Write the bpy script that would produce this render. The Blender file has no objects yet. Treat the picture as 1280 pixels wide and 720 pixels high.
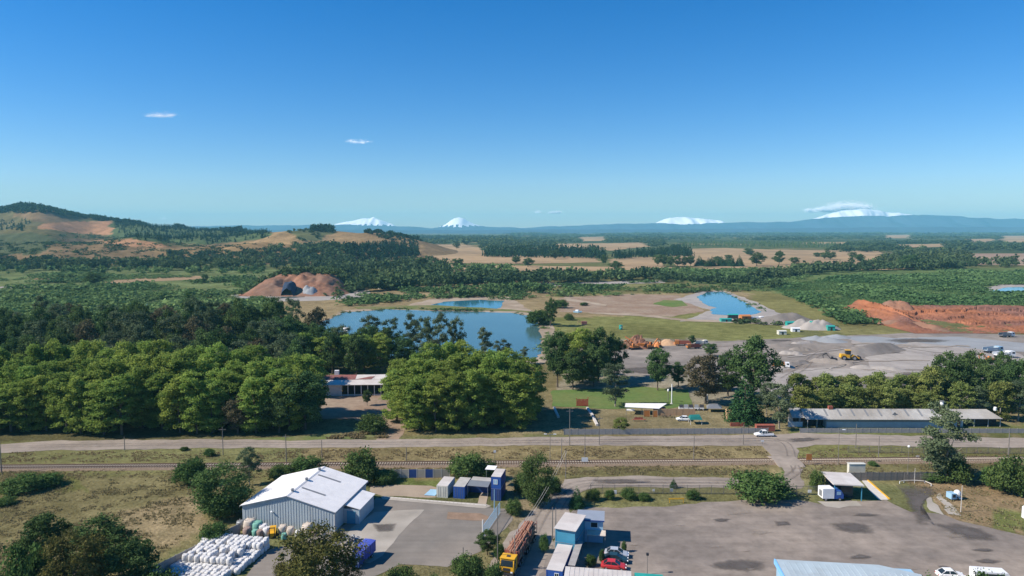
import bpy, bmesh, math, random
import numpy as np
from mathutils import Vector, Quaternion

# ------------------------------------------------------------------ camera, light, sky
S = bpy.context.scene
COL = S.collection
F, CX, CY, HOR, H = 870.0, 640.0, 360.0, 287.0, 57.0
PITCH = math.atan((CY - HOR) / F)
cam_d = bpy.data.cameras.new('camera')
cam = bpy.data.objects.new('camera', cam_d); COL.objects.link(cam)
cam.location = (0, 0, H); cam.rotation_euler = (math.pi / 2 - PITCH, 0, 0)
cam_d.sensor_width = 36; cam_d.lens = 36 * F / 1280; cam_d.clip_start = 1; cam_d.clip_end = 120000
S.camera = cam

SUN_EL, SUN_AZ = math.radians(40), math.radians(260)      # azimuth clockwise from +Y
w = bpy.data.worlds.new("World"); S.world = w; w.use_nodes = True
nt = w.node_tree; nt.nodes.clear()
sky = nt.nodes.new('ShaderNodeTexSky'); sky.sky_type = 'NISHITA'; sky.sun_disc = False
sky.sun_elevation = SUN_EL; sky.sun_rotation = SUN_AZ
sky.altitude = 0; sky.air_density = 1.0; sky.dust_density = 0.0; sky.ozone_density = 2.5
hs = nt.nodes.new('ShaderNodeHueSaturation'); hs.inputs['Saturation'].default_value = 1.5
hs.inputs['Hue'].default_value = 0.495
bg = nt.nodes.new('ShaderNodeBackground'); bg.inputs[1].default_value = 0.066
wo = nt.nodes.new('ShaderNodeOutputWorld')
tn = nt.nodes.new('ShaderNodeMix'); tn.data_type = 'RGBA'; tn.blend_type = 'MULTIPLY'; tn.inputs['Factor'].default_value = 1; tn.inputs['B'].default_value = (0.98, 1.09, 1.46, 1)
nt.links.new(sky.outputs[0], hs.inputs['Color']); nt.links.new(hs.outputs[0], tn.inputs['A']); nt.links.new(tn.outputs['Result'], bg.inputs[0]); nt.links.new(bg.outputs[0], wo.inputs[0])
sun_d = bpy.data.lights.new('sun', 'SUN'); sun_d.energy = 5.0; sun_d.angle = math.radians(0.5); sun_d.color = (1, 0.92, 0.80)
sun = bpy.data.objects.new('sun', sun_d); COL.objects.link(sun)
TS = Vector((math.sin(SUN_AZ) * math.cos(SUN_EL), math.cos(SUN_AZ) * math.cos(SUN_EL), math.sin(SUN_EL)))
sun.rotation_mode = 'QUATERNION'; sun.rotation_quaternion = TS.to_track_quat('Z', 'Y'); sun.location = (0, 0, 400)
S.view_settings.view_transform = 'Standard'; S.view_settings.look = 'None'
S.view_settings.exposure = 0.5; S.view_settings.gamma = 1.0; S.view_settings.use_curve_mapping = False
S.render.engine = 'CYCLES'
S.cycles.max_bounces = 4; S.cycles.diffuse_bounces = 3; S.cycles.glossy_bounces = 2; S.cycles.transmission_bounces = 2
S.cycles.transparent_max_bounces = 6; S.cycles.volume_bounces = 2
S.cycles.use_denoising = True
S.cycles.volume_step_rate = 1.0

HAZE_DENSITY = 6.3e-5
HAZE_COLOR = (0.31, 0.80, 1.0, 1)

# ------------------------------------------------------------------ geometry helpers
rnd = random.Random(7)
R = np.random.default_rng(11)
sp, cp = math.sin(PITCH), math.cos(PITCH)

def G(px, py, z=0.0):
    """ground point (x, y) seen through pixel px, py of the 1280x720 photograph, at height z"""
    a, b = (px - CX) / F, (CY - py) / F
    dx, dy, dz = a, cp + b * sp, -sp + b * cp
    t = (z - H) / dz
    return (dx * t, dy * t)

def X(px, d):
    return (px - CX) / F * d

def hgt(py, d):
    """height of a point at forward distance d seen at pixel row py"""
    b = (CY - py) / F
    return H + d * (-sp + b * cp) / (cp + b * sp)

def proj(x, y, z):
    zc = y * cp - (z - H) * sp
    yc = y * sp + (z - H) * cp
    zc = np.maximum(zc, 1e-3)
    return CX + F * x / zc, CY - F * yc / zc

def hashn(ix, iy, seed):
    n = (ix.astype(np.int64) * 374761393 + iy.astype(np.int64) * 668265263 + seed * 974711) & 0x7fffffff
    n = ((n ^ (n >> 13)) * 1274126177) & 0x7fffffff
    n = n ^ (n >> 16)
    return (n & 0xffff) / 65535.0

def vnoise(x, y, seed=0):
    x = np.asarray(x, float); y = np.asarray(y, float)
    ix, iy = np.floor(x), np.floor(y)
    fx, fy = x - ix, y - iy
    fx = fx * fx * (3 - 2 * fx); fy = fy * fy * (3 - 2 * fy)
    a = hashn(ix, iy, seed); b = hashn(ix + 1, iy, seed); c = hashn(ix, iy + 1, seed); d = hashn(ix + 1, iy + 1, seed)
    return (a * (1 - fx) + b * fx) * (1 - fy) + (c * (1 - fx) + d * fx) * fy

def fbm(x, y, seed=0, octv=4):
    s, a, t = 0, 1.0, 0
    for k in range(octv):
        s = s + a * vnoise(np.asarray(x) * 2 ** k, np.asarray(y) * 2 ** k, seed + k * 17); t += a; a *= 0.5
    return s / t

def inpoly(x, y, poly):
    x = np.asarray(x, float); y = np.asarray(y, float)
    inside = np.zeros(x.shape, bool)
    n = len(poly)
    for i in range(n):
        x1, y1 = poly[i]; x2, y2 = poly[(i + 1) % n]
        if y1 == y2: continue
        c = ((y1 > y) != (y2 > y)) & (x < (x2 - x1) * (y - y1) / (y2 - y1) + x1)
        inside ^= c
    return inside

class MB:
    def __init__(s): s.v = []; s.f = []
    def add(s, vs, fs):
        o = len(s.v); s.v += [tuple(p) for p in vs]; s.f += [tuple(i + o for i in f) for f in fs]; return s
    def box(s, x0, x1, y0, y1, z0, z1):
        return s.add([(x0, y0, z0), (x1, y0, z0), (x1, y1, z0), (x0, y1, z0), (x0, y0, z1), (x1, y0, z1), (x1, y1, z1), (x0, y1, z1)],
                     [(0, 3, 2, 1), (4, 5, 6, 7), (0, 1, 5, 4), (1, 2, 6, 5), (2, 3, 7, 6), (3, 0, 4, 7)])
    def slab(s, quad, t):
        """quad of four 3D points (counter-clockwise from above), thickened downwards by t"""
        vs = list(quad) + [(p[0], p[1], p[2] - t) for p in quad]
        return s.add(vs, [(0, 1, 2, 3), (7, 6, 5, 4), (0, 4, 5, 1), (1, 5, 6, 2), (2, 6, 7, 3), (3, 7, 4, 0)])
    def prism(s, prof, axis, a0, a1):
        """prof: polygon of (u, v); extruded along axis x or y. v is z"""
        n = len(prof)
        mk = (lambda u, v, a: (a, u, v)) if axis == 'x' else (lambda u, v, a: (u, a, v))
        vs = [mk(u, v, a0) for u, v in prof] + [mk(u, v, a1) for u, v in prof]
        fs = [tuple(range(n))[::-1], tuple(range(n, 2 * n))] + [(i, (i + 1) % n, n + (i + 1) % n, n + i) for i in range(n)]
        return s.add(vs, fs)
    def ext(s, poly, z0, z1):
        n = len(poly)
        vs = [(x, y, z0) for x, y in poly] + [(x, y, z1) for x, y in poly]
        return s.add(vs, [tuple(range(n))[::-1], tuple(range(n, 2 * n))] + [(i, (i + 1) % n, n + (i + 1) % n, n + i) for i in range(n)])
    def tube(s, p0, p1, r0, r1=None, n=6, caps=True):
        r1 = r0 if r1 is None else r1
        p0, p1 = Vector(p0), Vector(p1); d = (p1 - p0).normalized()
        a = d.orthogonal().normalized(); b = d.cross(a)
        vs = []
        for p, r in ((p0, r0), (p1, r1)):
            for i in range(n):
                t = 2 * math.pi * i / n
                vs.append(p + a * (math.cos(t) * r) + b * (math.sin(t) * r))
        fs = [(i, (i + 1) % n, n + (i + 1) % n, n + i) for i in range(n)]
        if caps: fs += [tuple(range(n))[::-1], tuple(range(n, 2 * n))]
        return s.add(vs, fs)
    def loft(s, rings, caps=True):
        n = len(rings[0]); vs = [p for r in rings for p in r]; fs = []
        for k in range(len(rings) - 1):
            for i in range(n):
                j = (i + 1) % n
                fs.append((k * n + i, k * n + j, (k + 1) * n + j, (k + 1) * n + i))
        if caps:
            fs.append(tuple(range(n))[::-1]); m = (len(rings) - 1) * n
            fs.append(tuple(range(m, m + n)))
        return s.add(vs, fs)
    def ball(s, c, rx, ry, rz, nu=10, nv=6, jit=0, zmin=None, rr=rnd):
        rings = []
        for j in range(1, nv):
            ph = math.pi * j / nv - math.pi / 2
            ring = []
            for i in range(nu):
                t = 2 * math.pi * i / nu; k = 1 + (rr.random() - .5) * jit
                z = c[2] + rz * math.sin(ph) * k
                if zmin is not None: z = max(z, zmin)
                ring.append((c[0] + rx * math.cos(ph) * math.cos(t) * k, c[1] + ry * math.cos(ph) * math.sin(t) * k, z))
            rings.append(ring)
        return s.loft(rings)

def mesh_of(name, mb, mats, smooth=False):
    me = bpy.data.meshes.new(name)
    me.from_pydata(mb.v, [], mb.f)
    for m in (mats if isinstance(mats, (list, tuple)) else [mats]): me.materials.append(m)
    if smooth: me.polygons.foreach_set('use_smooth', [True] * len(me.polygons))
    me.update()
    return me

def link(name, me, parent=None, **props):
    o = bpy.data.objects.new(name, me); COL.objects.link(o)
    if parent: o.parent = parent
    for k, v in props.items(): o[k] = v
    return o

def part(name, mb, mat, parent, smooth=False, **props):
    return link(name, mesh_of(name, mb, mat, smooth), parent, **props)

def tag(o, label, cat, group=None):
    o['label'] = label; o['category'] = cat
    if group: o['group'] = group
    return o

def thing(name, label, cat, loc=(0, 0, 0), rz=0, group=None):
    o = link(name, None); o.location = loc; o.rotation_euler = (0, 0, rz); o.empty_display_size = 0.5
    return tag(o, label, cat, group)

def kids(o): return [c for c in list(CHILD.get(o.name, []))]
CHILD = {}
def copy_tree(o, parent=None):
    c = o.copy(); COL.objects.link(c)
    if parent: c.parent = parent
    for ch in o.children: copy_tree(ch, c)
    return c

def struct(name, me, kind='structure', **p):
    o = link(name, me); o['kind'] = kind
    for k, v in p.items(): o[k] = v
    return o

# ------------------------------------------------------------------ materials
def srgb(r, g, b):
    f = lambda c: c / 12.92 if c <= 0.04045 else ((c + 0.055) / 1.055) ** 2.4
    return (f(r / 255), f(g / 255), f(b / 255))

def mul(c, k): return tuple(min(1, x * k) for x in c[:3])

def surf(name, c, rough=0.85, var=0.25, scale=0.4, c2=None, scale2=None, bump=0.0, bscale=None, metal=0.0, spec=0.3, coords='world', stretch=None, thr=(0.42, 0.62), soft=0.0, streak=0.0, softw=(-0.06, 0.16)):
    m = bpy.data.materials.new(name); m.use_nodes = True
    n = m.node_tree.nodes; L = m.node_tree.links
    b = n['Principled BSDF']
    b.inputs['Roughness'].default_value = rough; b.inputs['Metallic'].default_value = metal
    b.inputs['Specular IOR Level'].default_value = 0.0 if (rough > .8 and coords == 'world') else spec
    if coords == 'world':
        src = n.new('ShaderNodeNewGeometry').outputs['Position']
    else:
        src = n.new('ShaderNodeTexCoord').outputs['Object']
    if stretch:
        mp = n.new('ShaderNodeMapping'); mp.inputs['Scale'].default_value = stretch; L.new(src, mp.inputs[0]); src = mp.outputs[0]
    t = n.new('ShaderNodeTexNoise'); t.inputs['Scale'].default_value = scale; t.inputs['Detail'].default_value = 8; t.inputs['Roughness'].default_value = 0.65
    L.new(src, t.inputs['Vector'])
    r = n.new('ShaderNodeMapRange'); r.inputs[1].default_value = 0.25; r.inputs[2].default_value = 0.75
    r.inputs[3].default_value = 1 - var; r.inputs[4].default_value = 1 + var
    L.new(t.outputs['Fac'], r.inputs[0])
    base = n.new('ShaderNodeRGB'); base.outputs[0].default_value = (*c, 1); col = base.outputs[0]
    if c2 is not None:
        t2 = n.new('ShaderNodeTexNoise'); t2.inputs['Scale'].default_value = scale2 or scale * 0.2; t2.inputs['Detail'].default_value = 6
        L.new(src, t2.inputs['Vector'])
        r2 = n.new('ShaderNodeMapRange'); r2.inputs[1].default_value = thr[0]; r2.inputs[2].default_value = thr[1]
        L.new(t2.outputs['Fac'], r2.inputs[0])
        mx = n.new('ShaderNodeMix'); mx.data_type = 'RGBA'; L.new(r2.outputs[0], mx.inputs['Factor'])
        L.new(col, mx.inputs['A']); mx.inputs['B'].default_value = (*c2, 1); col = mx.outputs['Result']
    mu = n.new('ShaderNodeMix'); mu.data_type = 'RGBA'; mu.blend_type = 'MULTIPLY'; mu.inputs['Factor'].default_value = 1
    L.new(col, mu.inputs['A']); L.new(r.outputs[0], mu.inputs['B']); L.new(mu.outputs['Result'], b.inputs['Base Color'])
    if streak:
        mp2 = n.new('ShaderNodeMapping'); mp2.inputs['Scale'].default_value = (0.06, 1.1, 1); mp2.inputs['Rotation'].default_value = (0, 0, 0.12); L.new(n.new('ShaderNodeNewGeometry').outputs['Position'], mp2.inputs[0])
        t4 = n.new('ShaderNodeTexNoise'); t4.inputs['Scale'].default_value = 0.7; t4.inputs['Detail'].default_value = 5; L.new(mp2.outputs[0], t4.inputs['Vector'])
        r4 = n.new('ShaderNodeMapRange'); r4.inputs[1].default_value = 0.3; r4.inputs[2].default_value = 0.7; r4.inputs[3].default_value = 1 - streak; r4.inputs[4].default_value = 1 + streak; L.new(t4.outputs['Fac'], r4.inputs[0])
        m4 = n.new('ShaderNodeMix'); m4.data_type = 'RGBA'; m4.blend_type = 'MULTIPLY'; m4.inputs['Factor'].default_value = 1
        L.new(mu.outputs['Result'], m4.inputs['A']); L.new(r4.outputs[0], m4.inputs['B']); L.new(m4.outputs['Result'], b.inputs['Base Color'])
    if soft:
        ea = n.new('ShaderNodeAttribute'); ea.attribute_name = 'edge'
        t5 = n.new('ShaderNodeTexNoise'); t5.inputs['Scale'].default_value = soft; t5.inputs['Detail'].default_value = 7; t5.inputs['Roughness'].default_value = 0.7
        L.new(n.new('ShaderNodeNewGeometry').outputs['Position'], t5.inputs['Vector'])
        sb = n.new('ShaderNodeMath'); sb.operation = 'SUBTRACT'; L.new(ea.outputs['Fac'], sb.inputs[0]); L.new(t5.outputs['Fac'], sb.inputs[1])
        r5 = n.new('ShaderNodeMapRange'); r5.inputs[1].default_value = softw[0]; r5.inputs[2].default_value = softw[1]; L.new(sb.outputs[0], r5.inputs[0])
        L.new(r5.outputs[0], b.inputs['Alpha'])
    if bump:
        tb = n.new('ShaderNodeTexNoise'); tb.inputs['Scale'].default_value = bscale or scale * 4; tb.inputs['Detail'].default_value = 5
        L.new(src, tb.inputs['Vector'])
        bp = n.new('ShaderNodeBump'); bp.inputs['Strength'].default_value = 0.6; bp.inputs['Distance'].default_value = bump
        L.new(tb.outputs['Fac'], bp.inputs['Height']); L.new(bp.outputs[0], b.inputs['Normal'])
    return m

def paint(name, c, rough=0.45, var=0.10, metal=0.0, scale=0.7):
    return surf(name, c, rough=rough, var=var, scale=scale, metal=metal, spec=0.4, coords='object')

def zoned(name, attr='zone', big=0.02, var=0.3):
    """ground: colour attribute (kind of soil or cover) broken up by three sizes of noise"""
    m = bpy.data.materials.new(name); m.use_nodes = True
    n = m.node_tree.nodes; L = m.node_tree.links; b = n['Principled BSDF']
    b.inputs['Roughness'].default_value = 1.0; b.inputs['Specular IOR Level'].default_value = 0.0
    at = n.new('ShaderNodeAttribute'); at.attribute_name = attr
    pos = n.new('ShaderNodeNewGeometry').outputs['Position']
    col = at.outputs['Color']
    for sc, v, tint in ((big, var, (1.12, 1.0, 0.85)), (big * 9, var * 0.9, (0.85, 1.06, 0.8)), (big * 60, var * 0.9, (1.05, 1, 0.9))):
        t = n.new('ShaderNodeTexNoise'); t.inputs['Scale'].default_value = sc; t.inputs['Detail'].default_value = 6; t.inputs['Roughness'].default_value = 0.6
        L.new(pos, t.inputs['Vector'])
        r = n.new('ShaderNodeMapRange'); r.inputs[1].default_value = 0.3; r.inputs[2].default_value = 0.7
        L.new(t.outputs['Fac'], r.inputs[0])
        mx = n.new('ShaderNodeMix'); mx.data_type = 'RGBA'
        lo = [1 - v * 1.1 * (2 - k) for k in tint]; hi = [1 + v * k for k in tint]
        mx.inputs['A'].default_value = (*[max(0.2, q) for q in lo], 1); mx.inputs['B'].default_value = (*hi, 1)
        L.new(r.outputs[0], mx.inputs['Factor'])
        mu = n.new('ShaderNodeMix'); mu.data_type = 'RGBA'; mu.blend_type = 'MULTIPLY'; mu.inputs['Factor'].default_value = 1
        L.new(col, mu.inputs['A']); L.new(mx.outputs['Result'], mu.inputs['B']); col = mu.outputs['Result']
    L.new(col, b.inputs['Base Color'])
    tb = n.new('ShaderNodeTexNoise'); tb.inputs['Scale'].default_value = 1.6; tb.inputs['Detail'].default_value = 5
    L.new(pos, tb.inputs['Vector'])
    bp = n.new('ShaderNodeBump'); bp.inputs['Strength'].default_value = 0.8; bp.inputs['Distance'].default_value = 0.35
    L.new(tb.outputs['Fac'], bp.inputs['Height']); L.new(bp.outputs[0], b.inputs['Normal'])
    return m

def leafmat(name, dark, light, trans=0.25):
    m = bpy.data.materials.new(name); m.use_nodes = True
    n = m.node_tree.nodes; L = m.node_tree.links; n.clear()
    at = n.new('ShaderNodeAttribute'); at.attribute_name = 'tint'
    mx = n.new('ShaderNodeMix'); mx.data_type = 'RGBA'
    mx.inputs['A'].default_value = (*dark, 1); mx.inputs['B'].default_value = (*light, 1)
    L.new(at.outputs['Fac'], mx.inputs['Factor'])
    oi = n.new('ShaderNodeObjectInfo')
    r = n.new('ShaderNodeMapRange'); r.inputs[3].default_value = 0.84; r.inputs[4].default_value = 1.18; L.new(oi.outputs['Random'], r.inputs[0])
    r2 = n.new('ShaderNodeMapRange'); r2.inputs[3].default_value = 0.515; r2.inputs[4].default_value = 0.485
    mm = n.new('ShaderNodeMath'); mm.operation = 'MULTIPLY'; mm.inputs[1].default_value = 7.31; L.new(oi.outputs['Random'], mm.inputs[0])
    fr = n.new('ShaderNodeMath'); fr.operation = 'FRACT'; L.new(mm.outputs[0], fr.inputs[0]); L.new(fr.outputs[0], r2.inputs[0])
    h = n.new('ShaderNodeHueSaturation'); L.new(mx.outputs['Result'], h.inputs['Color']); L.new(r.outputs[0], h.inputs['Value']); L.new(r2.outputs[0], h.inputs['Hue'])
    d = n.new('ShaderNodeBsdfDiffuse'); t = n.new('ShaderNodeBsdfTranslucent'); ms = n.new('ShaderNodeMixShader'); ms.inputs[0].default_value = trans
    L.new(h.outputs[0], d.inputs[0]); L.new(h.outputs[0], t.inputs[0]); L.new(d.outputs[0], ms.inputs[1]); L.new(t.outputs[0], ms.inputs[2])
    o = n.new('ShaderNodeOutputMaterial'); L.new(ms.outputs[0], o.inputs[0])
    return m

def water(name, c, rough=0.06, ripple=0.05, scale=1.2):
    m = surf(name, c, rough=rough, var=0.12, scale=0.02, spec=0.5)
    n = m.node_tree.nodes; L = m.node_tree.links; b = n['Principled BSDF']
    b.inputs['IOR'].default_value = 1.33
    pos = n.new('ShaderNodeNewGeometry').outputs['Position']
    t = n.new('ShaderNodeTexNoise'); t.inputs['Scale'].default_value = scale; t.inputs['Detail'].default_value = 3; L.new(pos, t.inputs['Vector'])
    bp = n.new('ShaderNodeBump'); bp.inputs['Strength'].default_value = 0.4; bp.inputs['Distance'].default_value = ripple
    L.new(t.outputs['Fac'], bp.inputs['Height']); L.new(bp.outputs[0], b.inputs['Normal'])
    return m

M = {}
M['ground'] = zoned('ground_cover')
M['hill'] = zoned('hill_cover', big=0.004, var=0.28)
M['road'] = surf('dirt_road', (0.31, 0.262, 0.22), var=0.18, scale=0.5, c2=(0.25, 0.212, 0.178), scale2=0.08, bump=0.03, bscale=2)
M['road_s'] = surf('dirt_road', (0.31, 0.262, 0.22), var=0.18, scale=0.5, c2=(0.25, 0.212, 0.178), scale2=0.08, bump=0.03, bscale=2, soft=0.5, streak=0.07)
M['lot'] = surf('worn_asphalt', (0.24, 0.205, 0.175), var=0.16, scale=0.35, c2=(0.285, 0.24, 0.20), scale2=0.05, bump=0.02, bscale=3)
M['lot_s'] = surf('worn_asphalt', (0.205, 0.175, 0.152), var=0.28, scale=0.35, c2=(0.285, 0.238, 0.198), scale2=0.05, bump=0.02, bscale=3, soft=0.5, streak=0.07)
M['yard'] = surf('yard_asphalt', (0.20, 0.18, 0.158), var=0.14, scale=0.3, c2=(0.24, 0.21, 0.18), scale2=0.06, bump=0.02, bscale=3)
M['yard_s'] = surf('yard_asphalt', (0.20, 0.18, 0.158), var=0.14, scale=0.3, c2=(0.24, 0.21, 0.18), scale2=0.06, bump=0.02, bscale=3, soft=0.5, streak=0.07)
M['concrete'] = surf('pale_concrete', (0.40, 0.36, 0.31), var=0.16, scale=0.6, c2=(0.30, 0.27, 0.23), scale2=0.15)
M['concrete_s'] = surf('pale_concrete', (0.40, 0.36, 0.31), var=0.16, scale=0.6, c2=(0.30, 0.27, 0.23), scale2=0.15, soft=0.7)
M['wet'] = surf('damp_stain', (0.115, 0.102, 0.095), rough=0.9, var=0.2, scale=0.4, soft=0.5, softw=(-0.28, 0.42))
M['faint'] = surf('tyre_stain', (0.195, 0.165, 0.142), rough=0.9, var=0.2, scale=0.4, soft=1.2, softw=(0.0, 1.2))
M['dust'] = surf('dust_stain', (0.32, 0.27, 0.225), rough=0.95, var=0.2, scale=0.4, soft=0.6, softw=(-0.1, 0.9))
M['lawn'] = surf('mown_lawn', (0.105, 0.165, 0.05), var=0.18, scale=0.5, c2=(0.14, 0.17, 0.06), scale2=0.05)
M['lawn_s'] = surf('mown_lawn', (0.105, 0.165, 0.05), var=0.18, scale=0.5, c2=(0.14, 0.17, 0.06), scale2=0.05, soft=0.5)
M['grass'] = surf('rough_grass', (0.13, 0.155, 0.055), var=0.3, scale=0.8, c2=(0.2, 0.17, 0.09), scale2=0.1)
M['grass_s'] = surf('rough_grass', (0.13, 0.155, 0.055), var=0.3, scale=0.8, c2=(0.2, 0.17, 0.09), scale2=0.1, soft=0.4)
M['brown'] = surf('bare_brown_earth', (0.25, 0.175, 0.125), var=0.25, scale=0.5, c2=(0.30, 0.23, 0.17), scale2=0.06)
M['brown_s'] = surf('bare_brown_earth', (0.25, 0.175, 0.125), var=0.25, scale=0.5, c2=(0.30, 0.23, 0.17), scale2=0.06, soft=0.3)
M['tan'] = surf('tan_stubble', (0.36, 0.25, 0.145), var=0.25, scale=0.03, c2=(0.27, 0.19, 0.115), scale2=0.004)
M['tan_s'] = surf('tan_stubble', (0.36, 0.25, 0.145), var=0.25, scale=0.03, c2=(0.27, 0.19, 0.115), scale2=0.004, soft=0.05)
M['pink'] = surf('ploughed_field', (0.27, 0.185, 0.14), var=0.2, scale=0.03, c2=(0.3, 0.22, 0.16), scale2=0.004)
M['pink_s'] = surf('ploughed_field', (0.27, 0.185, 0.14), var=0.2, scale=0.03, c2=(0.3, 0.22, 0.16), scale2=0.004, soft=0.05)
M['gravel'] = surf('grey_gravel', (0.27, 0.235, 0.205), var=0.28, scale=0.15, c2=(0.19, 0.168, 0.15), scale2=0.03, bump=0.15, bscale=0.8)
M['gravel_s'] = surf('grey_gravel', (0.27, 0.235, 0.205), var=0.28, scale=0.15, c2=(0.19, 0.168, 0.15), scale2=0.03, bump=0.15, bscale=0.8, soft=0.12)
M['gravel2'] = surf('pale_gravel', (0.35, 0.315, 0.28), var=0.2, scale=0.15, c2=(0.30, 0.27, 0.25), scale2=0.03, bump=0.15, bscale=0.8)
M['gravel2_s'] = surf('pale_gravel', (0.35, 0.315, 0.28), var=0.2, scale=0.15, c2=(0.30, 0.27, 0.25), scale2=0.03, bump=0.15, bscale=0.8, soft=0.12)
M['greyblue'] = surf('blue_grey_gravel', (0.27, 0.28, 0.29), var=0.15, scale=0.1, bump=0.1)
M['greyblue_s'] = surf('blue_grey_gravel', (0.27, 0.28, 0.29), var=0.15, scale=0.1, bump=0.1, soft=0.15)
M['clay'] = surf('orange_clay', (0.31, 0.125, 0.065), var=0.4, scale=0.12, c2=(0.20, 0.10, 0.075), scale2=0.05, bump=0.4, bscale=0.3, stretch=(0.4, 0.4, 2.2))
M['clay2'] = surf('pale_orange_clay', (0.27, 0.14, 0.09), var=0.4, scale=0.1, c2=(0.20, 0.125, 0.09), scale2=0.04, bump=0.4, bscale=0.3)
M['sand'] = surf('sandy_shore', (0.36, 0.29, 0.22), var=0.2, scale=0.15, c2=(0.27, 0.21, 0.15), scale2=0.04)
M['sand_s'] = surf('sandy_shore', (0.36, 0.29, 0.22), var=0.2, scale=0.15, c2=(0.27, 0.21, 0.15), scale2=0.04, soft=0.2)
M['lake'] = water('lake_water', (0.06, 0.125, 0.13), ripple=.09)
M['channel'] = water('channel_water', (0.03, 0.16, 0.24))
M['rock'] = surf('haze_tinted_rock', (0.05, 0.07, 0.11), var=0.3, scale=0.002)  # blue pushed up in the rock colour, painting in some distance haze
M['snow'] = surf('mountain_snow', (0.92, 0.93, 0.95), var=0.03, scale=0.003)
M['ballast'] = surf('rail_ballast', (0.215, 0.16, 0.115), var=0.3, scale=2.0)
M['sleeper'] = surf('concrete_sleeper', (0.37, 0.315, 0.255), var=0.15, scale=2)
M['rail'] = surf('rusty_rail', (0.17, 0.10, 0.07), rough=0.5, var=0.2, scale=2, metal=0.4)
M['bark'] = surf('bark', (0.13, 0.10, 0.075), var=0.35, scale=3, coords='object', bump=0.03)
M['palebark'] = surf('pale_bark', (0.30, 0.26, 0.21), var=0.3, scale=2, coords='object')
M['white'] = paint('white_paint', (0.78, 0.78, 0.77), var=0.06)
M['roofwhite'] = surf('white_metal_roof', (0.80, 0.775, 0.75), rough=0.5, var=0.07, scale=0.5, c2=(0.66, 0.63, 0.60), scale2=0.35, coords='object', thr=(0.52, 0.8))
M['roofgrey'] = surf('grey_corrugated_roof', (0.44, 0.42, 0.385), rough=0.6, var=0.2, scale=0.5, c2=(0.34, 0.31, 0.27), scale2=0.12, coords='object')
M['roofpale'] = surf('pale_roof_sheet', (0.60, 0.56, 0.52), rough=0.6, var=0.12, scale=0.5, c2=(0.52, 0.47, 0.43), scale2=0.2, coords='object')
M['roofblue'] = surf('pale_blue_roof', (0.40, 0.47, 0.50), rough=0.5, var=0.12, scale=0.4, c2=(0.33, 0.37, 0.38), scale2=0.3, coords='object', thr=(0.48, 0.75))
M['rust'] = surf('rust_red_roof', (0.27, 0.10, 0.085), var=0.3, scale=0.6, c2=(0.20, 0.09, 0.08), scale2=0.2, coords='object')
M['wallgrey'] = surf('grey_blue_cladding', (0.43, 0.49, 0.52), rough=0.55, var=0.10, scale=0.4, c2=(0.34, 0.36, 0.36), scale2=0.4, coords='object', stretch=(1.5, 1.5, 0.25), thr=(0.5, 0.8))
M['wallwhite'] = surf('dirty_white_wall', (0.58, 0.57, 0.55), var=0.18, scale=0.6, coords='object')
M['wallblue'] = paint('pale_blue_wall', (0.36, 0.43, 0.48), var=0.12)
M['skylight'] = paint('grey_skylight', (0.22, 0.22, 0.22), var=0.2)
M['navy'] = paint('navy_blue_paint', (0.022, 0.06, 0.22), var=0.14)
M['blue'] = paint('blue_paint', (0.022, 0.085, 0.32), var=0.14)
M['turq'] = paint('turquoise_paint', (0.06, 0.27, 0.40), var=0.1)
M['lightblue'] = paint('light_blue_paint', (0.30, 0.48, 0.62), var=0.08)
M['tarpblue'] = paint('violet_blue_tarp', (0.075, 0.10, 0.42), var=0.12)
M['cream'] = paint('cream_container', (0.62, 0.60, 0.52), var=0.15)
M['controof'] = surf('container_roof', (0.42, 0.40, 0.37), var=0.2, scale=0.8, coords='object')
M['dark'] = paint('black_paint_and_shade', (0.03, 0.03, 0.035), rough=0.7)  # black parts, and shade painted into open bays
M['steel'] = paint('grey_steel', (0.25, 0.26, 0.27), rough=0.5, metal=0.3)
M['pole'] = surf('weathered_pole', (0.20, 0.18, 0.16), var=0.25, scale=2, coords='object')
M['yellow'] = paint('yellow_paint', (0.72, 0.38, 0.02), var=0.08)
M['orange'] = paint('orange_paint', (0.50, 0.185, 0.05), var=0.15)
M['red'] = paint('red_paint', (0.50, 0.035, 0.04), rough=0.3, var=0.06)
M['brickred'] = surf('brick_red_wall', (0.30, 0.09, 0.06), var=0.2, scale=1, coords='object')
M['silver'] = paint('silver_paint', (0.55, 0.57, 0.60), rough=0.3, metal=0.3, var=0.05)
M['darkteal'] = paint('dark_teal_paint', (0.02, 0.05, 0.065), rough=0.25, var=0.05)
M['teal'] = paint('teal_tarp', (0.03, 0.32, 0.27), var=0.15)
M['tealdark'] = paint('dark_teal_canopy', (0.02, 0.17, 0.15), var=0.15)
M['glass'] = paint('dark_glass', (0.02, 0.03, 0.04), rough=0.08)
M['tyre'] = paint('tyre_rubber', (0.025, 0.025, 0.025), rough=0.9)
M['rim'] = paint('wheel_rim', (0.4, 0.4, 0.42), rough=0.4, metal=0.5)
M['log'] = surf('log_bark', (0.30, 0.125, 0.075), var=0.35, scale=2.5, c2=(0.42, 0.22, 0.14), scale2=0.8, coords='object')
M['bag'] = surf('white_woven_bag', (0.64, 0.63, 0.62), rough=0.8, var=0.10, scale=1.5, coords='object', bump=0.05, bscale=3)
M['bagcream'] = surf('cream_woven_bag', (0.58, 0.50, 0.42), var=0.18, scale=1.5, coords='object')
M['bagteal'] = surf('teal_woven_bag', (0.18, 0.40, 0.33), var=0.15, scale=1.5, coords='object')
M['bagbrown'] = surf('brown_bale', (0.30, 0.22, 0.19), var=0.25, scale=2, coords='object')
M['bagblue'] = surf('blue_woven_bag', (0.06, 0.16, 0.46), var=0.25, scale=1.5, coords='object')
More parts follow.
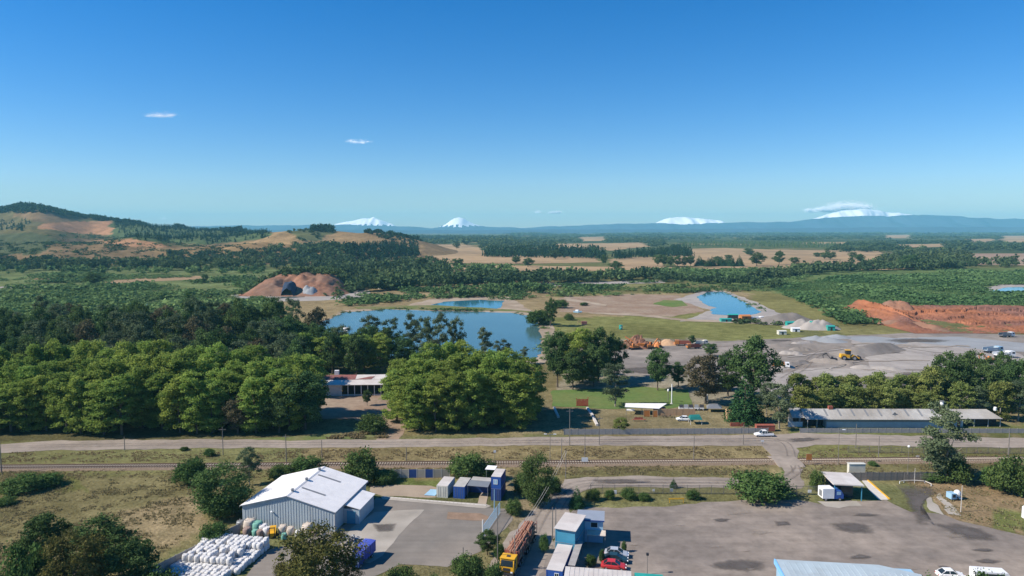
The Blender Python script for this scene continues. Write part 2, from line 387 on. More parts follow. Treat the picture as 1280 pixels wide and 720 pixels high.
M['scrap'] = surf('grey_scrap', (0.20, 0.19, 0.18), var=0.6, scale=1.5, coords='object')
M['timber'] = surf('tan_timber', (0.52, 0.33, 0.19), var=0.15, scale=1, coords='object')
M['lamp'] = paint('white_lamp_glass', (0.85, 0.85, 0.84))
M['palestone'] = surf('pale_kerb', (0.55, 0.51, 0.46), var=0.12, scale=1)
M['fencegrey'] = surf('grey_fence', (0.33, 0.31, 0.29), var=0.2, scale=1, coords='object')
M['dryg'] = leafmat('dry_grass_blades', (0.20, 0.165, 0.085), (0.32, 0.26, 0.15), 0.5)
LEAF = {
    'poplar': leafmat('poplar_leaves', (0.154, 0.251, 0.053), (0.327, 0.401, 0.093), 0.45),
    'oak': leafmat('oak_leaves', (0.043, 0.083, 0.031), (0.122, 0.188, 0.064)),
    'euc': leafmat('gum_leaves', (0.061, 0.093, 0.051), (0.173, 0.213, 0.112)),
    'willow': leafmat('willow_leaves', (0.103, 0.144, 0.036), (0.292, 0.328, 0.101), 0.3),
    'conifer': leafmat('conifer_needles', (0.018, 0.053, 0.021), (0.060, 0.128, 0.048), 0.1),
    'brown': leafmat('brownish_leaves', (0.083, 0.075, 0.045), (0.195, 0.165, 0.093)),
    'bush': leafmat('bush_leaves', (0.045, 0.090, 0.027), (0.135, 0.203, 0.063)),
    'bigbush': leafmat('dense_bush_leaves', (0.053, 0.098, 0.030), (0.135, 0.203, 0.068)),
    'olive': leafmat('olive_brown_leaves', (0.068, 0.075, 0.024), (0.203, 0.188, 0.063)),
    'far': leafmat('far_leaves', (0.037, 0.067, 0.034), (0.111, 0.156, 0.064)),
    'farpine': leafmat('far_pine_needles', (0.015, 0.039, 0.021), (0.042, 0.083, 0.039), 0.1),
    'scrub': leafmat('scrub_leaves', (0.070, 0.132, 0.050), (0.178, 0.256, 0.093)),
}

# ------------------------------------------------------------------ ground sheet
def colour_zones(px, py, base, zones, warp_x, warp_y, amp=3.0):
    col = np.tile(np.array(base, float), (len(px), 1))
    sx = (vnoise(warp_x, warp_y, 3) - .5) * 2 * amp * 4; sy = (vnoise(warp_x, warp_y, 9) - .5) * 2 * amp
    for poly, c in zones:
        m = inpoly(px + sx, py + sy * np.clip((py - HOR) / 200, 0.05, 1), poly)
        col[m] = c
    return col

DRY, OLIVE, GREEN, DIRT, BRN = (0.235, 0.175, 0.105), (0.145, 0.125, 0.065), (0.115, 0.145, 0.055), (0.29, 0.24, 0.19), (0.25, 0.19, 0.12)
VALLEY = (0.13, 0.155, 0.075)
def build_ground():
    a_front = np.radians(np.linspace(-52, 52, 420))
    a_back = np.radians(np.linspace(52, 308, 42)[1:-1])
    ang = np.concatenate([a_front, a_back])
    rad = np.concatenate([[8, 25, 50], np.geomspace(75, 19000, 360)])
    A, RR = np.meshgrid(ang, rad)
    x = (np.sin(A) * RR).ravel(); y = (np.cos(A) * RR).ravel()
    na, nr = len(ang), len(rad)
    verts = np.column_stack([x, y, np.zeros_like(x)])
    idx = np.arange(na * nr).reshape(nr, na)
    i0 = idx[:-1]; i1 = idx[1:]
    q = np.stack([i0, i1, np.roll(i1, -1, 1), np.roll(i0, -1, 1)], -1).reshape(-1, 4)[:, ::-1]
    faces = q.tolist() + [tuple(idx[0].tolist())]
    me = bpy.data.meshes.new('ground')
    me.from_pydata(verts.tolist(), [], faces)
    px, py = proj(x, y, 0.0)
    px = np.where(y > 5, px, -9999)
    zones = [
        ([(-900, 289), (2200, 289), (2200, 318), (-900, 318)], (0.065, 0.085, 0.045)),
        ([(-900, 318), (2200, 318), (2200, 345), (-900, 345)], (0.12, 0.125, 0.06)),
        ([(-900, 335), (340, 335), (420, 360), (420, 470), (-900, 470)], VALLEY),
        ([(330, 345), (700, 345), (1000, 345), (1010, 380), (900, 425), (640, 425), (330, 400)], BRN),
        ([(690, 345), (860, 345), (990, 352), (960, 360), (820, 366), (690, 372)], (0.16, 0.15, 0.075)),
        ([(680, 398), (860, 390), (990, 404), (1010, 424), (860, 428), (700, 424)], (0.165, 0.165, 0.07)),
        ([(930, 362), (1060, 362), (1100, 415), (1040, 418), (960, 392)], (0.18, 0.165, 0.075)),
        ([(830, 335), (2200, 335), (2200, 388), (1060, 388), (960, 364), (850, 352)], (0.105, 0.14, 0.06)),
        ([(1040, 380), (1110, 384), (1170, 420), (1060, 420)], (0.17, 0.155, 0.075)),
        ([(640, 425), (2200, 425), (2200, 505), (640, 505)], (0.24, 0.21, 0.175)),
        ([(300, 470), (700, 440), (700, 545), (300, 545)], (0.17, 0.14, 0.08)),
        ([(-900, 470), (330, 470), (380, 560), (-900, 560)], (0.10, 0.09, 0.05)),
        ([(640, 505), (2200, 500), (2200, 550), (640, 545)], (0.20, 0.165, 0.105)),
        ([(990, 532), (2200, 532), (2200, 548), (990, 545)], (0.14, 0.15, 0.065)),
        ([(-900, 552), (380, 552), (380, 578), (-900, 578)], (0.155, 0.15, 0.075)),
        ([(380, 552), (975, 552), (975, 605), (380, 605)], (0.215, 0.172, 0.10)),
        ([(640, 588), (960, 586), (960, 598), (640, 598)], (0.15, 0.135, 0.07)),
        ([(990, 552), (2200, 552), (2200, 575), (990, 575)], (0.165, 0.16, 0.07)),
        ([(990, 574), (2200, 574), (2200, 606), (990, 606)], (0.17, 0.15, 0.08)),
        ([(-900, 576), (380, 576), (380, 600), (-900, 604)], (0.155, 0.145, 0.07)),
        ([(-900, 598), (330, 592), (330, 655), (180, 700), (60, 1100), (-900, 1100)], (0.163, 0.14, 0.077)),
        ([(150, 640), (250, 620), (262, 660), (190, 690)], (0.22, 0.17, 0.11)),
        ([(0, 590), (90, 590), (110, 612), (0, 618)], (0.12, 0.12, 0.05)),
        ([(1120, 596), (2200, 590), (2200, 680), (1260, 668), (1190, 648)], (0.23, 0.165, 0.11)),
        ([(1250, 640), (2200, 640), (2200, 690), (1250, 665)], (0.14, 0.15, 0.06)),
        ([(700, 605), (1010, 605), (1010, 640), (700, 640)], (0.16, 0.15, 0.075)),
        ([(460, 598), (570, 598), (570, 612), (460, 612)], (0.13, 0.15, 0.055)),
        ([(620, 600), (700, 600), (680, 660), (600, 720), (560, 1100), (640, 1100), (640, 660)], (0.21, 0.17, 0.12)),
        ([(480, 690), (640, 660), (640, 1100), (440, 1100)], (0.17, 0.15, 0.085)),
    ]
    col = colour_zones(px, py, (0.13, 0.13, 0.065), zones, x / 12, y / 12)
    # far patchwork beyond the river: strips of woodland, stubble and pasture
    far = RR.ravel() > 1700
    u = fbm(x / 420 + 5, y / 900, 31, 3)
    pal = np.array([(0.05, 0.068, 0.036), (0.085, 0.10, 0.05), (0.075, 0.09, 0.042), (0.20, 0.155, 0.09), (0.06, 0.08, 0.04)])
    k = np.clip(((u - 0.28) / 0.44 * 5).astype(int), 0, 4)
    fc = pal[k]
    t3 = np.clip((RR.ravel() - 1700) / 700, 0, 1)[:, None]
    col = np.where(far[:, None], col * (1 - t3) + fc * t3, col)
    ca = me.color_attributes.new('zone', 'FLOAT_COLOR', 'POINT')
    ca.data.foreach_set('color', np.column_stack([col, np.ones(len(col))]).astype(np.float32).ravel())
    me.materials.append(M['ground']); me.update()
    struct('ground', me)
build_ground()

SOFT = {M[k].name: M[k + '_s'] for k in list(M) if k + '_s' in M}
def sheet(name, pxpoly, mat, z=0.05, jit=0.3, seg=None, seed=1, world=False, rim=None):
    pts = [Vector((*p, 0)) if world else Vector((*G(*p), 0)) for p in pxpoly]
    out = []
    n = len(pts)
    seg0 = seg or max(0.8, sum((p.length for p in pts)) / n * 0.012)
    for i in range(n):
        a, b = pts[i], pts[(i + 1) % n]
        Ld = (b - a).length
        dm = ((a + b) / 2).length
        sg = seg or max(0.8, dm * 0.012)
        k = max(1, min(60, int(Ld / sg)))
        for j in range(k):
            p = a.lerp(b, j / k)
            if jit:
                s = sg * 1.3
                p = p + Vector(((float(vnoise(p.x / s + 7, p.y / s, seed)) - .5) * 2 * jit * sg, (float(vnoise(p.x / s, p.y / s + 3, seed + 5)) - .5) * 2 * jit * sg, 0))
            out.append((p.x, p.y, z))
    area = sum(out[i][0] * out[(i + 1) % len(out)][1] - out[(i + 1) % len(out)][0] * out[i][1] for i in range(len(out)))
    if area < 0: out = out[::-1]
    me = bpy.data.meshes.new(name)
    soft = SOFT.get(mat.name, mat if mat.name in ('tyre_stain', 'dust_stain', 'damp_stain') else None)
    if soft is None:
        me.from_pydata(out, [], [tuple(range(len(out)))]); me.materials.append(mat); me.update()
        return struct(name, me)
    bm = bmesh.new(); vs = [bm.verts.new(p) for p in out]; f = bm.faces.new(vs)
    lay = bm.verts.layers.float.new('edge')
    t = rim if rim else seg0 * 1.1
    bmesh.ops.inset_region(bm, faces=[f], thickness=t, use_even_offset=False, use_boundary=True)
    outer = set(vs)
    for v in bm.verts: v[lay] = 1.0
    for v in bm.verts:
        if any(len(e.link_faces) == 1 for e in v.link_edges): v[lay] = 0.0
    bm.to_mesh(me); bm.free(); me.materials.append(soft); me.update()
    return struct(name, me)

def stain(name, pxpoly, mat, z):
    pts = [Vector((*G(*p), z)) for p in pxpoly]; n = len(pts); c = sum(pts, Vector()) / n; v = [tuple(c)]; ed = [1.0]; f = []
    ring = []
    for i in range(n):
        for j in range(4): ring.append(pts[i].lerp(pts[(i + 1) % n], j / 4))
    m = len(ring)
    for k, e in ((.6, .72), (1.25, 0.0)):
        for p in ring: v.append(tuple(c + (p - c) * k)); ed.append(e)
    for i in range(m):
        j = (i + 1) % m; f += [(0, 1 + i, 1 + j), (1 + i, 1 + m + i, 1 + m + j, 1 + j)]
    me = bpy.data.meshes.new(name); me.from_pydata(v, [], f); me.attributes.new('edge', 'FLOAT', 'POINT').data.foreach_set('value', ed); me.materials.append(mat); me.update()
    return struct(name, me)
# ------------------------------------------------------------------ roads, yards, water, fields
sheet('dirt_road', [(-260, 556), (0, 555), (60, 551), (160, 550), (320, 549.5), (480, 550), (640, 547), (800, 545), (950, 543.5), (1000, 541.5), (1060, 543), (1280, 548), (1500, 552),
                    (1500, 565), (1280, 560), (1100, 557), (1020, 556), (998, 561), (1000, 580), (1006, 606), (985, 606), (974, 578), (952, 557.5), (800, 557), (640, 557), (480, 560), (320, 560), (160, 562), (60, 563), (0, 566), (-260, 571)], M['road'], z=0.06)
sheet('access_road', [(1006, 601), (990, 599), (900, 597), (800, 595), (735, 596), (708, 600), (692, 612), (664, 642), (640, 665), (615, 700), (596, 740), (570, 800), (655, 800), (668, 740), (684, 700), (694, 670), (704, 650), (715, 632), (727, 614), (745, 609), (800, 609), (900, 609.5), (985, 610), (1006, 612)], M['road'], z=0.04)
sheet('parking_lot', [(716, 637), (726, 633), (780, 635), (830, 633), (880, 628), (930, 625), (975, 624), (1010, 626), (1038, 633), (1060, 626), (1108, 625), (1140, 640), (1180, 643), (1200, 651), (1260, 665), (1420, 700), (1500, 900), (560, 900), (655, 740), (690, 680)], M['lot'], z=0.03)
sheet('yard', [(470, 622), (520, 624), (575, 630), (632, 636), (642, 652), (620, 672), (600, 690), (560, 708), (500, 706), (470, 720), (430, 800), (250, 800), (330, 690), (420, 662), (440, 650)], M['yard'], z=0.03)
sheet('concrete_apron', [(468, 640), (531, 637), (504, 664), (478, 695), (462, 704), (428, 702), (425, 676), (440, 660)], M['concrete'], z=0.05, jit=0.15)
sheet('sandy_path', [(462, 607), (535, 607), (546, 610), (546, 622), (520, 622), (476, 620), (462, 614)], M['sand'], z=0.02)
sheet('beige_walk', [(600, 616), (611, 616), (607, 632), (596, 631)], M['sand'], z=0.07, jit=0.1)
sheet('tyre_scuffed_patch', [(560, 640), (600, 642), (618, 648), (600, 652), (560, 648)], M['brown'], z=0.06)
for i, pl in enumerate([[(1036, 655), (1060, 653), (1090, 657), (1092, 667), (1065, 668), (1045, 662)], [(885, 707), (910, 700), (935, 699), (960, 704), (958, 714), (925, 715), (895, 712)],
           [(1165, 655), (1195, 655), (1225, 661), (1248, 672), (1245, 677), (1210, 676), (1190, 668)], [(1120, 607), (1165, 607), (1172, 616), (1160, 622), (1150, 640), (1165, 652), (1150, 658), (1138, 640), (1130, 620)],
           [(967, 652), (985, 652), (990, 657), (970, 658)], [(465, 655), (495, 655), (492, 664), (472, 666)], [(984, 549), (1012, 547), (1030, 549), (1010, 552.5), (990, 553)], [(740, 600), (780, 599), (815, 602), (790, 605), (750, 605)]]):
    stain('damp_patch', pl, M['wet'], 0.09 + .002 * i)
for i in range(16):
    qx, qy = rnd.uniform(740, 1240), rnd.uniform(640, 714); qr = rnd.uniform(5, 16)
    stain('dust_patch' if i % 3 else 'damp_patch', [(qx + math.cos(k * .785) * qr * rnd.uniform(.6, 1.7), qy + math.sin(k * .785) * qr * .25 * rnd.uniform(.5, 1.3)) for k in range(8)], M['dust'] if i % 3 else M['wet'], 0.12 + .003 * i)
def ruts(name, px_line, mats, z, w=.55, gap=1.7):
    """a pair of wheel ruts following a smooth line over the ground"""
    P = [Vector(G(*p)) for p in px_line]; L_ = []
    for i in range(len(P) - 1):
        p0, p1, p2, p3 = P[max(i - 1, 0)], P[i], P[i + 1], P[min(i + 2, len(P) - 1)]
        for k in range(8):
            t = k / 8; L_.append(.5 * ((2 * p1) + (p2 - p0) * t + (2 * p0 - 5 * p1 + 4 * p2 - p3) * t * t + (3 * p1 - p0 - 3 * p2 + p3) * t ** 3))
    L_.append(P[-1])
    for q in (-gap / 2, gap / 2):
        v, ed, f = [], [], []; n = len(L_)
        for i, p in enumerate(L_):
            d = (L_[min(i + 1, n - 1)] - L_[max(i - 1, 0)]).normalized(); nn = Vector((-d.y, d.x)); e = min(1, min(i, n - 1 - i) / 4)
            for o, g in ((-w, 0), (0, e), (w, 0)): c = p + nn * (q + o * (1 + .5 * (vnoise(p.x / 3, p.y / 3, 5) - .5))); v.append((c.x, c.y, z)); ed.append(g)
        for i in range(n - 1):
            for j in range(2): f.append((i * 3 + j, i * 3 + j + 1, i * 3 + j + 4, i * 3 + j + 3))
        me = bpy.data.meshes.new(name); me.from_pydata(v, [], f); me.attributes.new('edge', 'FLOAT', 'POINT').data.foreach_set('value', ed); me.materials.append(mats); me.update(); struct(name, me)
        z += .004
for i, (ln, m_) in enumerate((([(985, 609), (900, 603), (800, 602), (735, 603), (705, 612), (680, 640), (655, 690), (630, 740)], 'faint'), ([(1000, 575), (995, 590), (960, 604), (860, 606), (760, 607), (712, 618), (690, 650)], 'faint'), ([(-50, 561), (200, 556), (480, 555), (700, 552), (900, 551), (975, 552), (990, 575), (998, 600)], 'faint'), ([(1300, 554), (1100, 551), (1000, 550), (800, 551), (500, 556)], 'faint'), ([(965, 468), (1010, 452), (1060, 455), (1120, 466), (1200, 470)], 'dust'), ([(970, 480), (1000, 462), (1030, 440), (1090, 436), (1200, 446)], 'faint'))):
    ruts('wheel_ruts', ln, M[m_], .22 + .01 * i, w=.6 if i < 4 else 1.2, gap=1.8 if i < 4 else 3)
for i, pl in enumerate([[(1151, 619), (1158, 618), (1172, 632), (1180, 643), (1168, 640)], [(1169, 618), (1176, 618), (1204, 645), (1186, 643)], [(1025, 628), (1070, 627), (1075, 632), (1050, 636), (1033, 634)]]):
    sheet('concrete_patch', pl, M['concrete'], z=0.07, jit=0.4, seed=i)
sheet('park_lawn', [(690, 488), (740, 486), (800, 484), (862, 487), (866, 505), (835, 511), (760, 511), (690, 508)], M['lawn'], z=0.05)
sheet('dirt_court', [(385, 496), (420, 494), (478, 494), (500, 510), (508, 535), (500, 551), (470, 551), (475, 535), (440, 524), (385, 524)], M['brown'], z=0.04)
sheet('roadside_grass', [(300, 549), (385, 545), (420, 538), (480, 537), (478, 546), (440, 549), (360, 551)], M['grass'], z=0.07)
sheet('lake_shore', [(385, 410), (430, 388), (500, 384), (545, 372), (640, 371), (655, 384), (688, 398), (695, 420), (690, 450), (650, 462), (560, 462), (400, 440)], M['sand'], z=0.06)
sheet('lake', [(392, 408), (430, 391), (480, 387), (560, 389), (640, 391), (662, 395), (672, 402), (676, 418), (678, 440), (668, 449), (600, 455), (500, 450), (405, 432)], M['lake'], z=0.12)
sheet('upper_pond', [(538, 382), (556, 377), (600, 375), (630, 376), (629, 384), (618, 387), (560, 387)], M['channel'], z=0.12)
sheet('grassy_bank', [(440, 384), (540, 381.5), (640, 387), (690, 392), (690, 394), (640, 389), (540, 387.5), (445, 386.5)], M['grass'], z=0.14)
sheet('channel_shore', [(845, 374), (880, 364), (905, 363), (950, 380), (975, 392), (975, 403), (890, 400), (850, 402), (870, 396), (886, 388), (865, 380)], M['gravel2'], z=0.05)
sheet('channel', [(872, 371), (885, 365.5), (903, 365), (922, 373), (942, 384), (952, 390), (935, 396), (893, 393), (888, 390), (893, 385), (878, 378)], M['channel'], z=0.12)
sheet('far_pond_shore', [(1222, 362), (1250, 356), (1340, 356), (1340, 370), (1238, 367)], M['gravel2'], z=0.1)
sheet('far_pond', [(1238, 364), (1258, 359.5), (1340, 358), (1340, 368), (1246, 366)], M['channel'], z=0.2)
sheet('gravel_flat', [(730, 437), (800, 434), (870, 428), (960, 424), (1040, 420), (1150, 416), (1400, 420), (1400, 480), (1180, 500), (1000, 512), (900, 480), (860, 470), (770, 470), (760, 455)], M['gravel'], z=0.06)
sheet('pale_gravel_flat', [(1060, 424), (1140, 422), (1240, 433), (1280, 445), (1280, 462), (1180, 462), (1090, 461), (1080, 440)], M['gravel2'], z=0.09)
sheet('haul_road', [(960, 470), (1010, 461), (1090, 461), (1180, 466), (1180, 474), (1090, 470), (1010, 476), (985, 495), (965, 495)], M['gravel2'], z=0.1)
sheet('grey_pond', [(1056, 421), (1090, 420), (1140, 425), (1135, 430), (1095, 433), (1072, 427)], M['greyblue'], z=0.11)
sheet('wet_gravel_band', [(1120, 423), (1200, 421), (1290, 430), (1290, 440), (1240, 438), (1160, 430)], M['greyblue'], z=0.1)
sheet('river_gravel', [(290, 369), (340, 366), (420, 364), (462, 363), (462, 372), (400, 376), (300, 378)], M['gravel2'], z=0.1)
sheet('river_gravel', [(600, 357), (650, 354), (740, 352.5), (830, 350.5), (832, 353.5), (740, 356.5), (650, 358.5)], M['gravel2'], z=0.1)
sheet('river', [(150, 380), (220, 376.5), (300, 373), (380, 370), (380, 371.5), (300, 376), (220, 380), (150, 383)], M['lake'], z=0.15)
sheet('river', [(-80, 360), (0, 358.6), (80, 359), (80, 360), (0, 360.3), (-80, 361.5)], M['gravel2'], z=0.15)
sheet('bare_strip', [(125, 352), (190, 345.5), (250, 345), (255, 349), (190, 352), (140, 357)], M['tan'], z=0.15)
sheet('bare_strip', [(40, 347.5), (75, 347), (78, 349), (45, 349.5)], M['tan'], z=0.15)
sheet('dirt_track', [(697, 362), (703, 362), (716, 374), (740, 378), (760, 381), (758, 383), (735, 380), (708, 376)], M['sand'], z=0.12)
sheet('dirt_track', [(735, 390), (800, 393), (860, 399), (960, 403), (1030, 411), (1030, 413), (960, 405.5), (860, 401.5), (800, 395.5), (735, 392)], M['sand'], z=0.13)
sheet('brown_flat', [(700, 372), (780, 368), (850, 369), (868, 380), (880, 389), (840, 396), (760, 391), (700, 390)], M['brown'], z=0.03)
sheet('green_patch', [(815, 380), (830, 375), (855, 376), (862, 382), (840, 384)], M['lawn'], z=0.09)
FIELDS = [[(522, 308), (545, 305), (578, 305.5), (600, 310), (612, 318), (690, 320), (745, 322), (750, 328), (650, 330), (560, 329), (538, 322)],
          [(500, 333), (560, 331), (700, 333), (825, 334), (900, 335), (900, 338), (700, 339), (500, 340)],
          [(762, 325), (790, 321), (825, 322), (830, 334), (770, 335)], [(835, 312), (900, 310), (960, 312), (1100, 314), (1110, 335), (960, 337), (850, 333)],
          [(745, 305), (800, 303), (812, 308), (760, 314)], [(727, 297), (755, 297), (757, 301), (730, 302)], [(1020, 318), (1080, 320), (1170, 335), (1100, 338), (980, 337)],
          [(1110, 295), (1136, 294.5), (1137, 297), (1112, 297.5)], [(1215, 300), (1232, 299.7), (1232, 302.5), (1216, 302.5)], [(960, 294), (1040, 293.8), (1040, 295.5), (962, 296)]]
FAR_FIELDS = [[(692, 305), (750, 304), (812, 305), (760, 313), (700, 312)], [(1000, 303), (1062, 302.5), (1064, 305), (1000, 305.6)], [(1105, 294), (1140, 293.5), (1140, 297.5), (1108, 298)], [(1210, 299), (1240, 298.5), (1240, 303), (1212, 303)], [(1252, 295), (1400, 294), (1400, 303), (1255, 303)],
              [(725, 296.5), (757, 296), (758, 301), (728, 302)], [(1120, 306), (1180, 305), (1185, 309), (1125, 310)]]
AVOID = [f for f in FAR_FIELDS] + [[(x, y + (3 if k >= len(f) // 2 else 0)) for k, (x, y) in enumerate(f)] for f in FAR_FIELDS] + [[(x, y + 2.2) for x, y in f] for f in FAR_FIELDS]
FIELDS = [f for f in FIELDS if f not in ([(727, 297), (755, 297), (757, 301), (730, 302)],)][:7] + FAR_FIELDS
for i, pl in enumerate(FIELDS): sheet('field', pl, M['tan'], z=0.3 + 0.05 * i, jit=0.5, seed=i)
sheet('ploughed_field', [(1165, 318), (1220, 317), (1400, 317), (1400, 330), (1300, 332), (1200, 331), (1170, 326)], M['pink'], z=0.3, jit=0.3)
sheet('pasture', [(505, 345), (560, 342), (640, 345), (640, 349), (560, 349), (505, 350)], M['grass'], z=0.25)

# railway
def build_railway():
    p0 = Vector((*G(0, 585), 0)); p1 = Vector((*G(960, 577), 0)); d = (p1 - p0).normalized()
    a, b = p0 - d * 60, p0 + d * 340
    L_ = (b - a).length; rz = math.atan2(d.y, d.x)
    t = thing('railway_track', 'railway track of concrete sleepers running straight across the dry grass', 'railway', (a.x, a.y, 0), rz)
    bm = MB(); bm.prism([(-2.6, 0.01), (2.6, 0.01), (1.7, 0.25), (-1.7, 0.25)], 'x', 0, L_); part('ballast', bm, M['ballast'], t)
    sl = MB()
    for i in range(int(L_ / 0.62)): sl.box(i * 0.62, i * 0.62 + 0.27, -1.3 + rnd.uniform(-.03, .03), 1.3, 0.24, 0.37)
    part('sleepers', sl, M['sleeper'], t, kind='stuff')
    for s in (-0.84, 0.84): part('rail', MB().box(0, L_, s - 0.04, s + 0.04, 0.37, 0.53), M['rail'], t)
build_railway()
def level_crossing():
    a = Vector((*G(957, 583), 0)); b = Vector((*G(1004, 583), 0)); y0 = G(980, 577)[1]
    me = mesh_of('level_crossing', MB().prism([(y0 - 4.2, .062), (y0 - 2.2, .56), (y0 + 2.2, .56), (y0 + 4.2, .062)], 'x', a.x + 3.0, b.x + .3), M['road'])
    struct('level_crossing', me)
level_crossing()

# ------------------------------------------------------------------ hills, clay cuts, mountains
HPX = np.arange(-330, 660, 3.0); HD = np.concatenate([np.arange(900, 2800, 14.0), np.arange(2800, 4200, 50.0)])
CREST = [  # distance, front width, back width, crest rows in the photograph (before trees)
    (2300, 620, 1300, [(-330, 262), (-100, 268), (-40, 270), (0, 264), (22, 260.5), (45, 259), (62, 262), (80, 266.5), (110, 272), (145, 277), (180, 281), (215, 284), (250, 286), (300, 288.5), (335, 292), (380, 298), (430, 306), (500, 320), (660, 330)]),
    (1750, 380, 420, [(-330, 283), (-60, 284), (0, 290), (40, 283), (70, 287), (110, 293), (150, 297), (220, 299), (280, 297), (320, 292.5), (350, 289), (395, 287.5), (430, 289), (460, 292), (500, 297), (530, 303), (560, 312), (600, 322), (660, 330)]),
    (1330, 300, 300, [(-330, 304), (0, 304), (60, 302), (110, 306), (165, 301.5), (200, 303), (230, 309), (280, 311), (330, 306), (380, 307), (430, 308), (480, 312), (520, 319), (560, 326), (660, 332)]),
]
def hill_height(px, d):
    px = np.asarray(px, float); d = np.asarray(d, float); zs = []
    for d0, wf, wb, cr in CREST:
        cr = np.array(cr); yc = np.interp(px, cr[:, 0], cr[:, 1])
        zc = np.maximum(H - d0 * (yc - HOR) / F, -8)
        dd = d0 + (vnoise(px / 60, px * 0, d0) - .5) * 160
        t = np.where(d < dd, (dd - d) / wf, (d - dd) / wb)
        sh = np.where(t < 1, 0.5 + 0.5 * np.cos(np.pi * np.clip(t, 0, 1)), 0)
        zs.append((zc + 4) * sh - 4)
    z = np.max(zs, 0)
    x = (px - CX) / F * d
    amp = np.clip(z / 25, 0, 1)
    z = z + amp * ((fbm(x / 130, d / 130, 4) - .5) * 22 + (fbm(x / 40, d / 40, 8) - .5) * 5)
    return z
def build_hills():
    P, D = np.meshgrid(HPX, HD); z = hill_height(P, D); x = (P - CX) / F * D
    n, m = P.shape
    v = np.column_stack([x.ravel(), D.ravel(), z.ravel()])
    idx = np.arange(n * m).reshape(n, m)
    q = np.stack([idx[:-1, :-1], idx[:-1, 1:], idx[1:, 1:], idx[1:, :-1]], -1).reshape(-1, 4)
    me = bpy.data.meshes.new('hills'); me.from_pydata(v.tolist(), [], q.tolist())
    px, py = proj(v[:, 0], v[:, 1], v[:, 2])
    OL, BR, TN, DG, OR = (0.115, 0.10, 0.055), (0.185, 0.125, 0.078), (0.25, 0.165, 0.095), (0.045, 0.065, 0.035), (0.34, 0.185, 0.115)
    zones = [([(-400, 240), (320, 240), (320, 300), (200, 312), (-400, 320)], OL),
             ([(20, 262), (60, 262), (95, 275), (60, 280), (20, 272)], BR),
             ([(-400, 300), (120, 298), (330, 318), (330, 345), (-400, 345)], BR),
             ([(90, 276), (200, 278), (340, 288), (340, 297), (260, 306), (160, 300), (138, 296)], (0.075, 0.10, 0.05)),
             ([(48, 280), (90, 277), (139, 276), (140, 294), (100, 292), (70, 287), (50, 286)], OR),
             ([(120, 301), (165, 298), (200, 304), (210, 309), (150, 308)], OR),
             ([(180, 312), (260, 309), (330, 300), (345, 290), (400, 286), (470, 290), (530, 300), (530, 322), (420, 318), (330, 322), (220, 325)], TN),
             ([(360, 284), (395, 282), (415, 290), (400, 302), (370, 300)], (0.09, 0.095, 0.05)),
             ([(-60, 298), (40, 290), (75, 300), (40, 318), (-60, 320)], (0.075, 0.085, 0.05))]
    col = colour_zones(px, py, BR, zones, v[:, 0] / 60, v[:, 1] / 60, 2)
    ca = me.color_attributes.new('zone', 'FLOAT_COLOR', 'POINT')
    ca.data.foreach_set('color', np.column_stack([col, np.ones(len(col))]).astype(np.float32).ravel())
    me.materials.append(M['hill']); me.polygons.foreach_set('use_smooth', [True] * len(me.polygons)); me.update()
    struct('hills', me)
    return px, py, v
HILLPX, HILLPY, HILLV = build_hills()

def mountain(name, mat, d, prof, depth, seed, rough=1.0, step=4, base=-1.5, snow=None):
    """a range: crest rows by column, with a front and a back slope and ribs"""
    xs = np.arange(prof[0][0], prof[-1][0] + 1, step); pr = np.array(prof)
    yc = np.interp(xs, pr[:, 0], pr[:, 1]); zc = np.maximum(H - d * (yc - HOR) / F, 2)
    zc = zc + (fbm(xs / 14, xs * 0, seed, 4) - .5) * 22 * rough
    rows = [(-1, 0), (-.8, .12), (-.6, .34), (-.42, .5), (-.25, .72), (-.1, .9), (0, 1), (.3, .7), (.7, .25), (1, 0)]
    v = []
    for t, k in rows:
        for i, px in enumerate(xs):
            dd = d + t * depth + (vnoise(px / 9, t * 3, seed) - .5) * depth * .25
            rib = 1 + (fbm(px / 11, t * 4 + 3, seed + 4, 3) - .5) * 0.7 * (1 - abs(2 * k - 1)) * rough
            v.append((float((px - CX) / F * d), float(dd), float(base + (zc[i] - base) * k * rib)))
    m = len(xs); f = []
    for r in range(len(rows) - 1):
        for i in range(m - 1): f.append((r * m + i, r * m + i + 1, (r + 1) * m + i + 1, (r + 1) * m + i))
    me = bpy.data.meshes.new(name); me.from_pydata(v, [], f)
    me.materials.append(mat)
    if snow:
        me.materials.append(M['snow'])
        for p in me.polygons:
            c = sum((Vector(v[i]) for i in p.vertices), Vector()) / len(p.vertices)
            pp = c.x / d * F + CX
            if c.z > snow + 14 * math.sin(pp * 0.9): p.material_index = 1
    me.polygons.foreach_set('use_smooth', [True] * len(f)); me.update()
    return struct(name, me)
mountain('mountains', M['rock'], 14000, [(-500, 283), (0, 284), (240, 283), (300, 282), (400, 281), (440, 281), (480, 282), (540, 285), (575, 284), (600, 283), (625, 284), (650, 285), (690, 283), (740, 280.5), (780, 280), (820, 278.5), (850, 280.5), (880, 279.5), (915, 277.5), (950, 278), (985, 277), (1005, 275), (1025, 273), (1060, 270.5), (1085, 269.5), (1110, 270.5), (1150, 269), (1190, 270), (1215, 272), (1250, 273.5), (1290, 273), (1400, 276), (1700, 280)], 1700, 5, rough=1.7)
mountain('foothills', M['rock'], 11000, [(-500, 289), (300, 288), (420, 287), (600, 288), (690, 286.5), (760, 287), (900, 286), (1000, 285), (1120, 284), (1240, 283.5), (1400, 285), (1700, 287)], 1200, 15, rough=0.6)
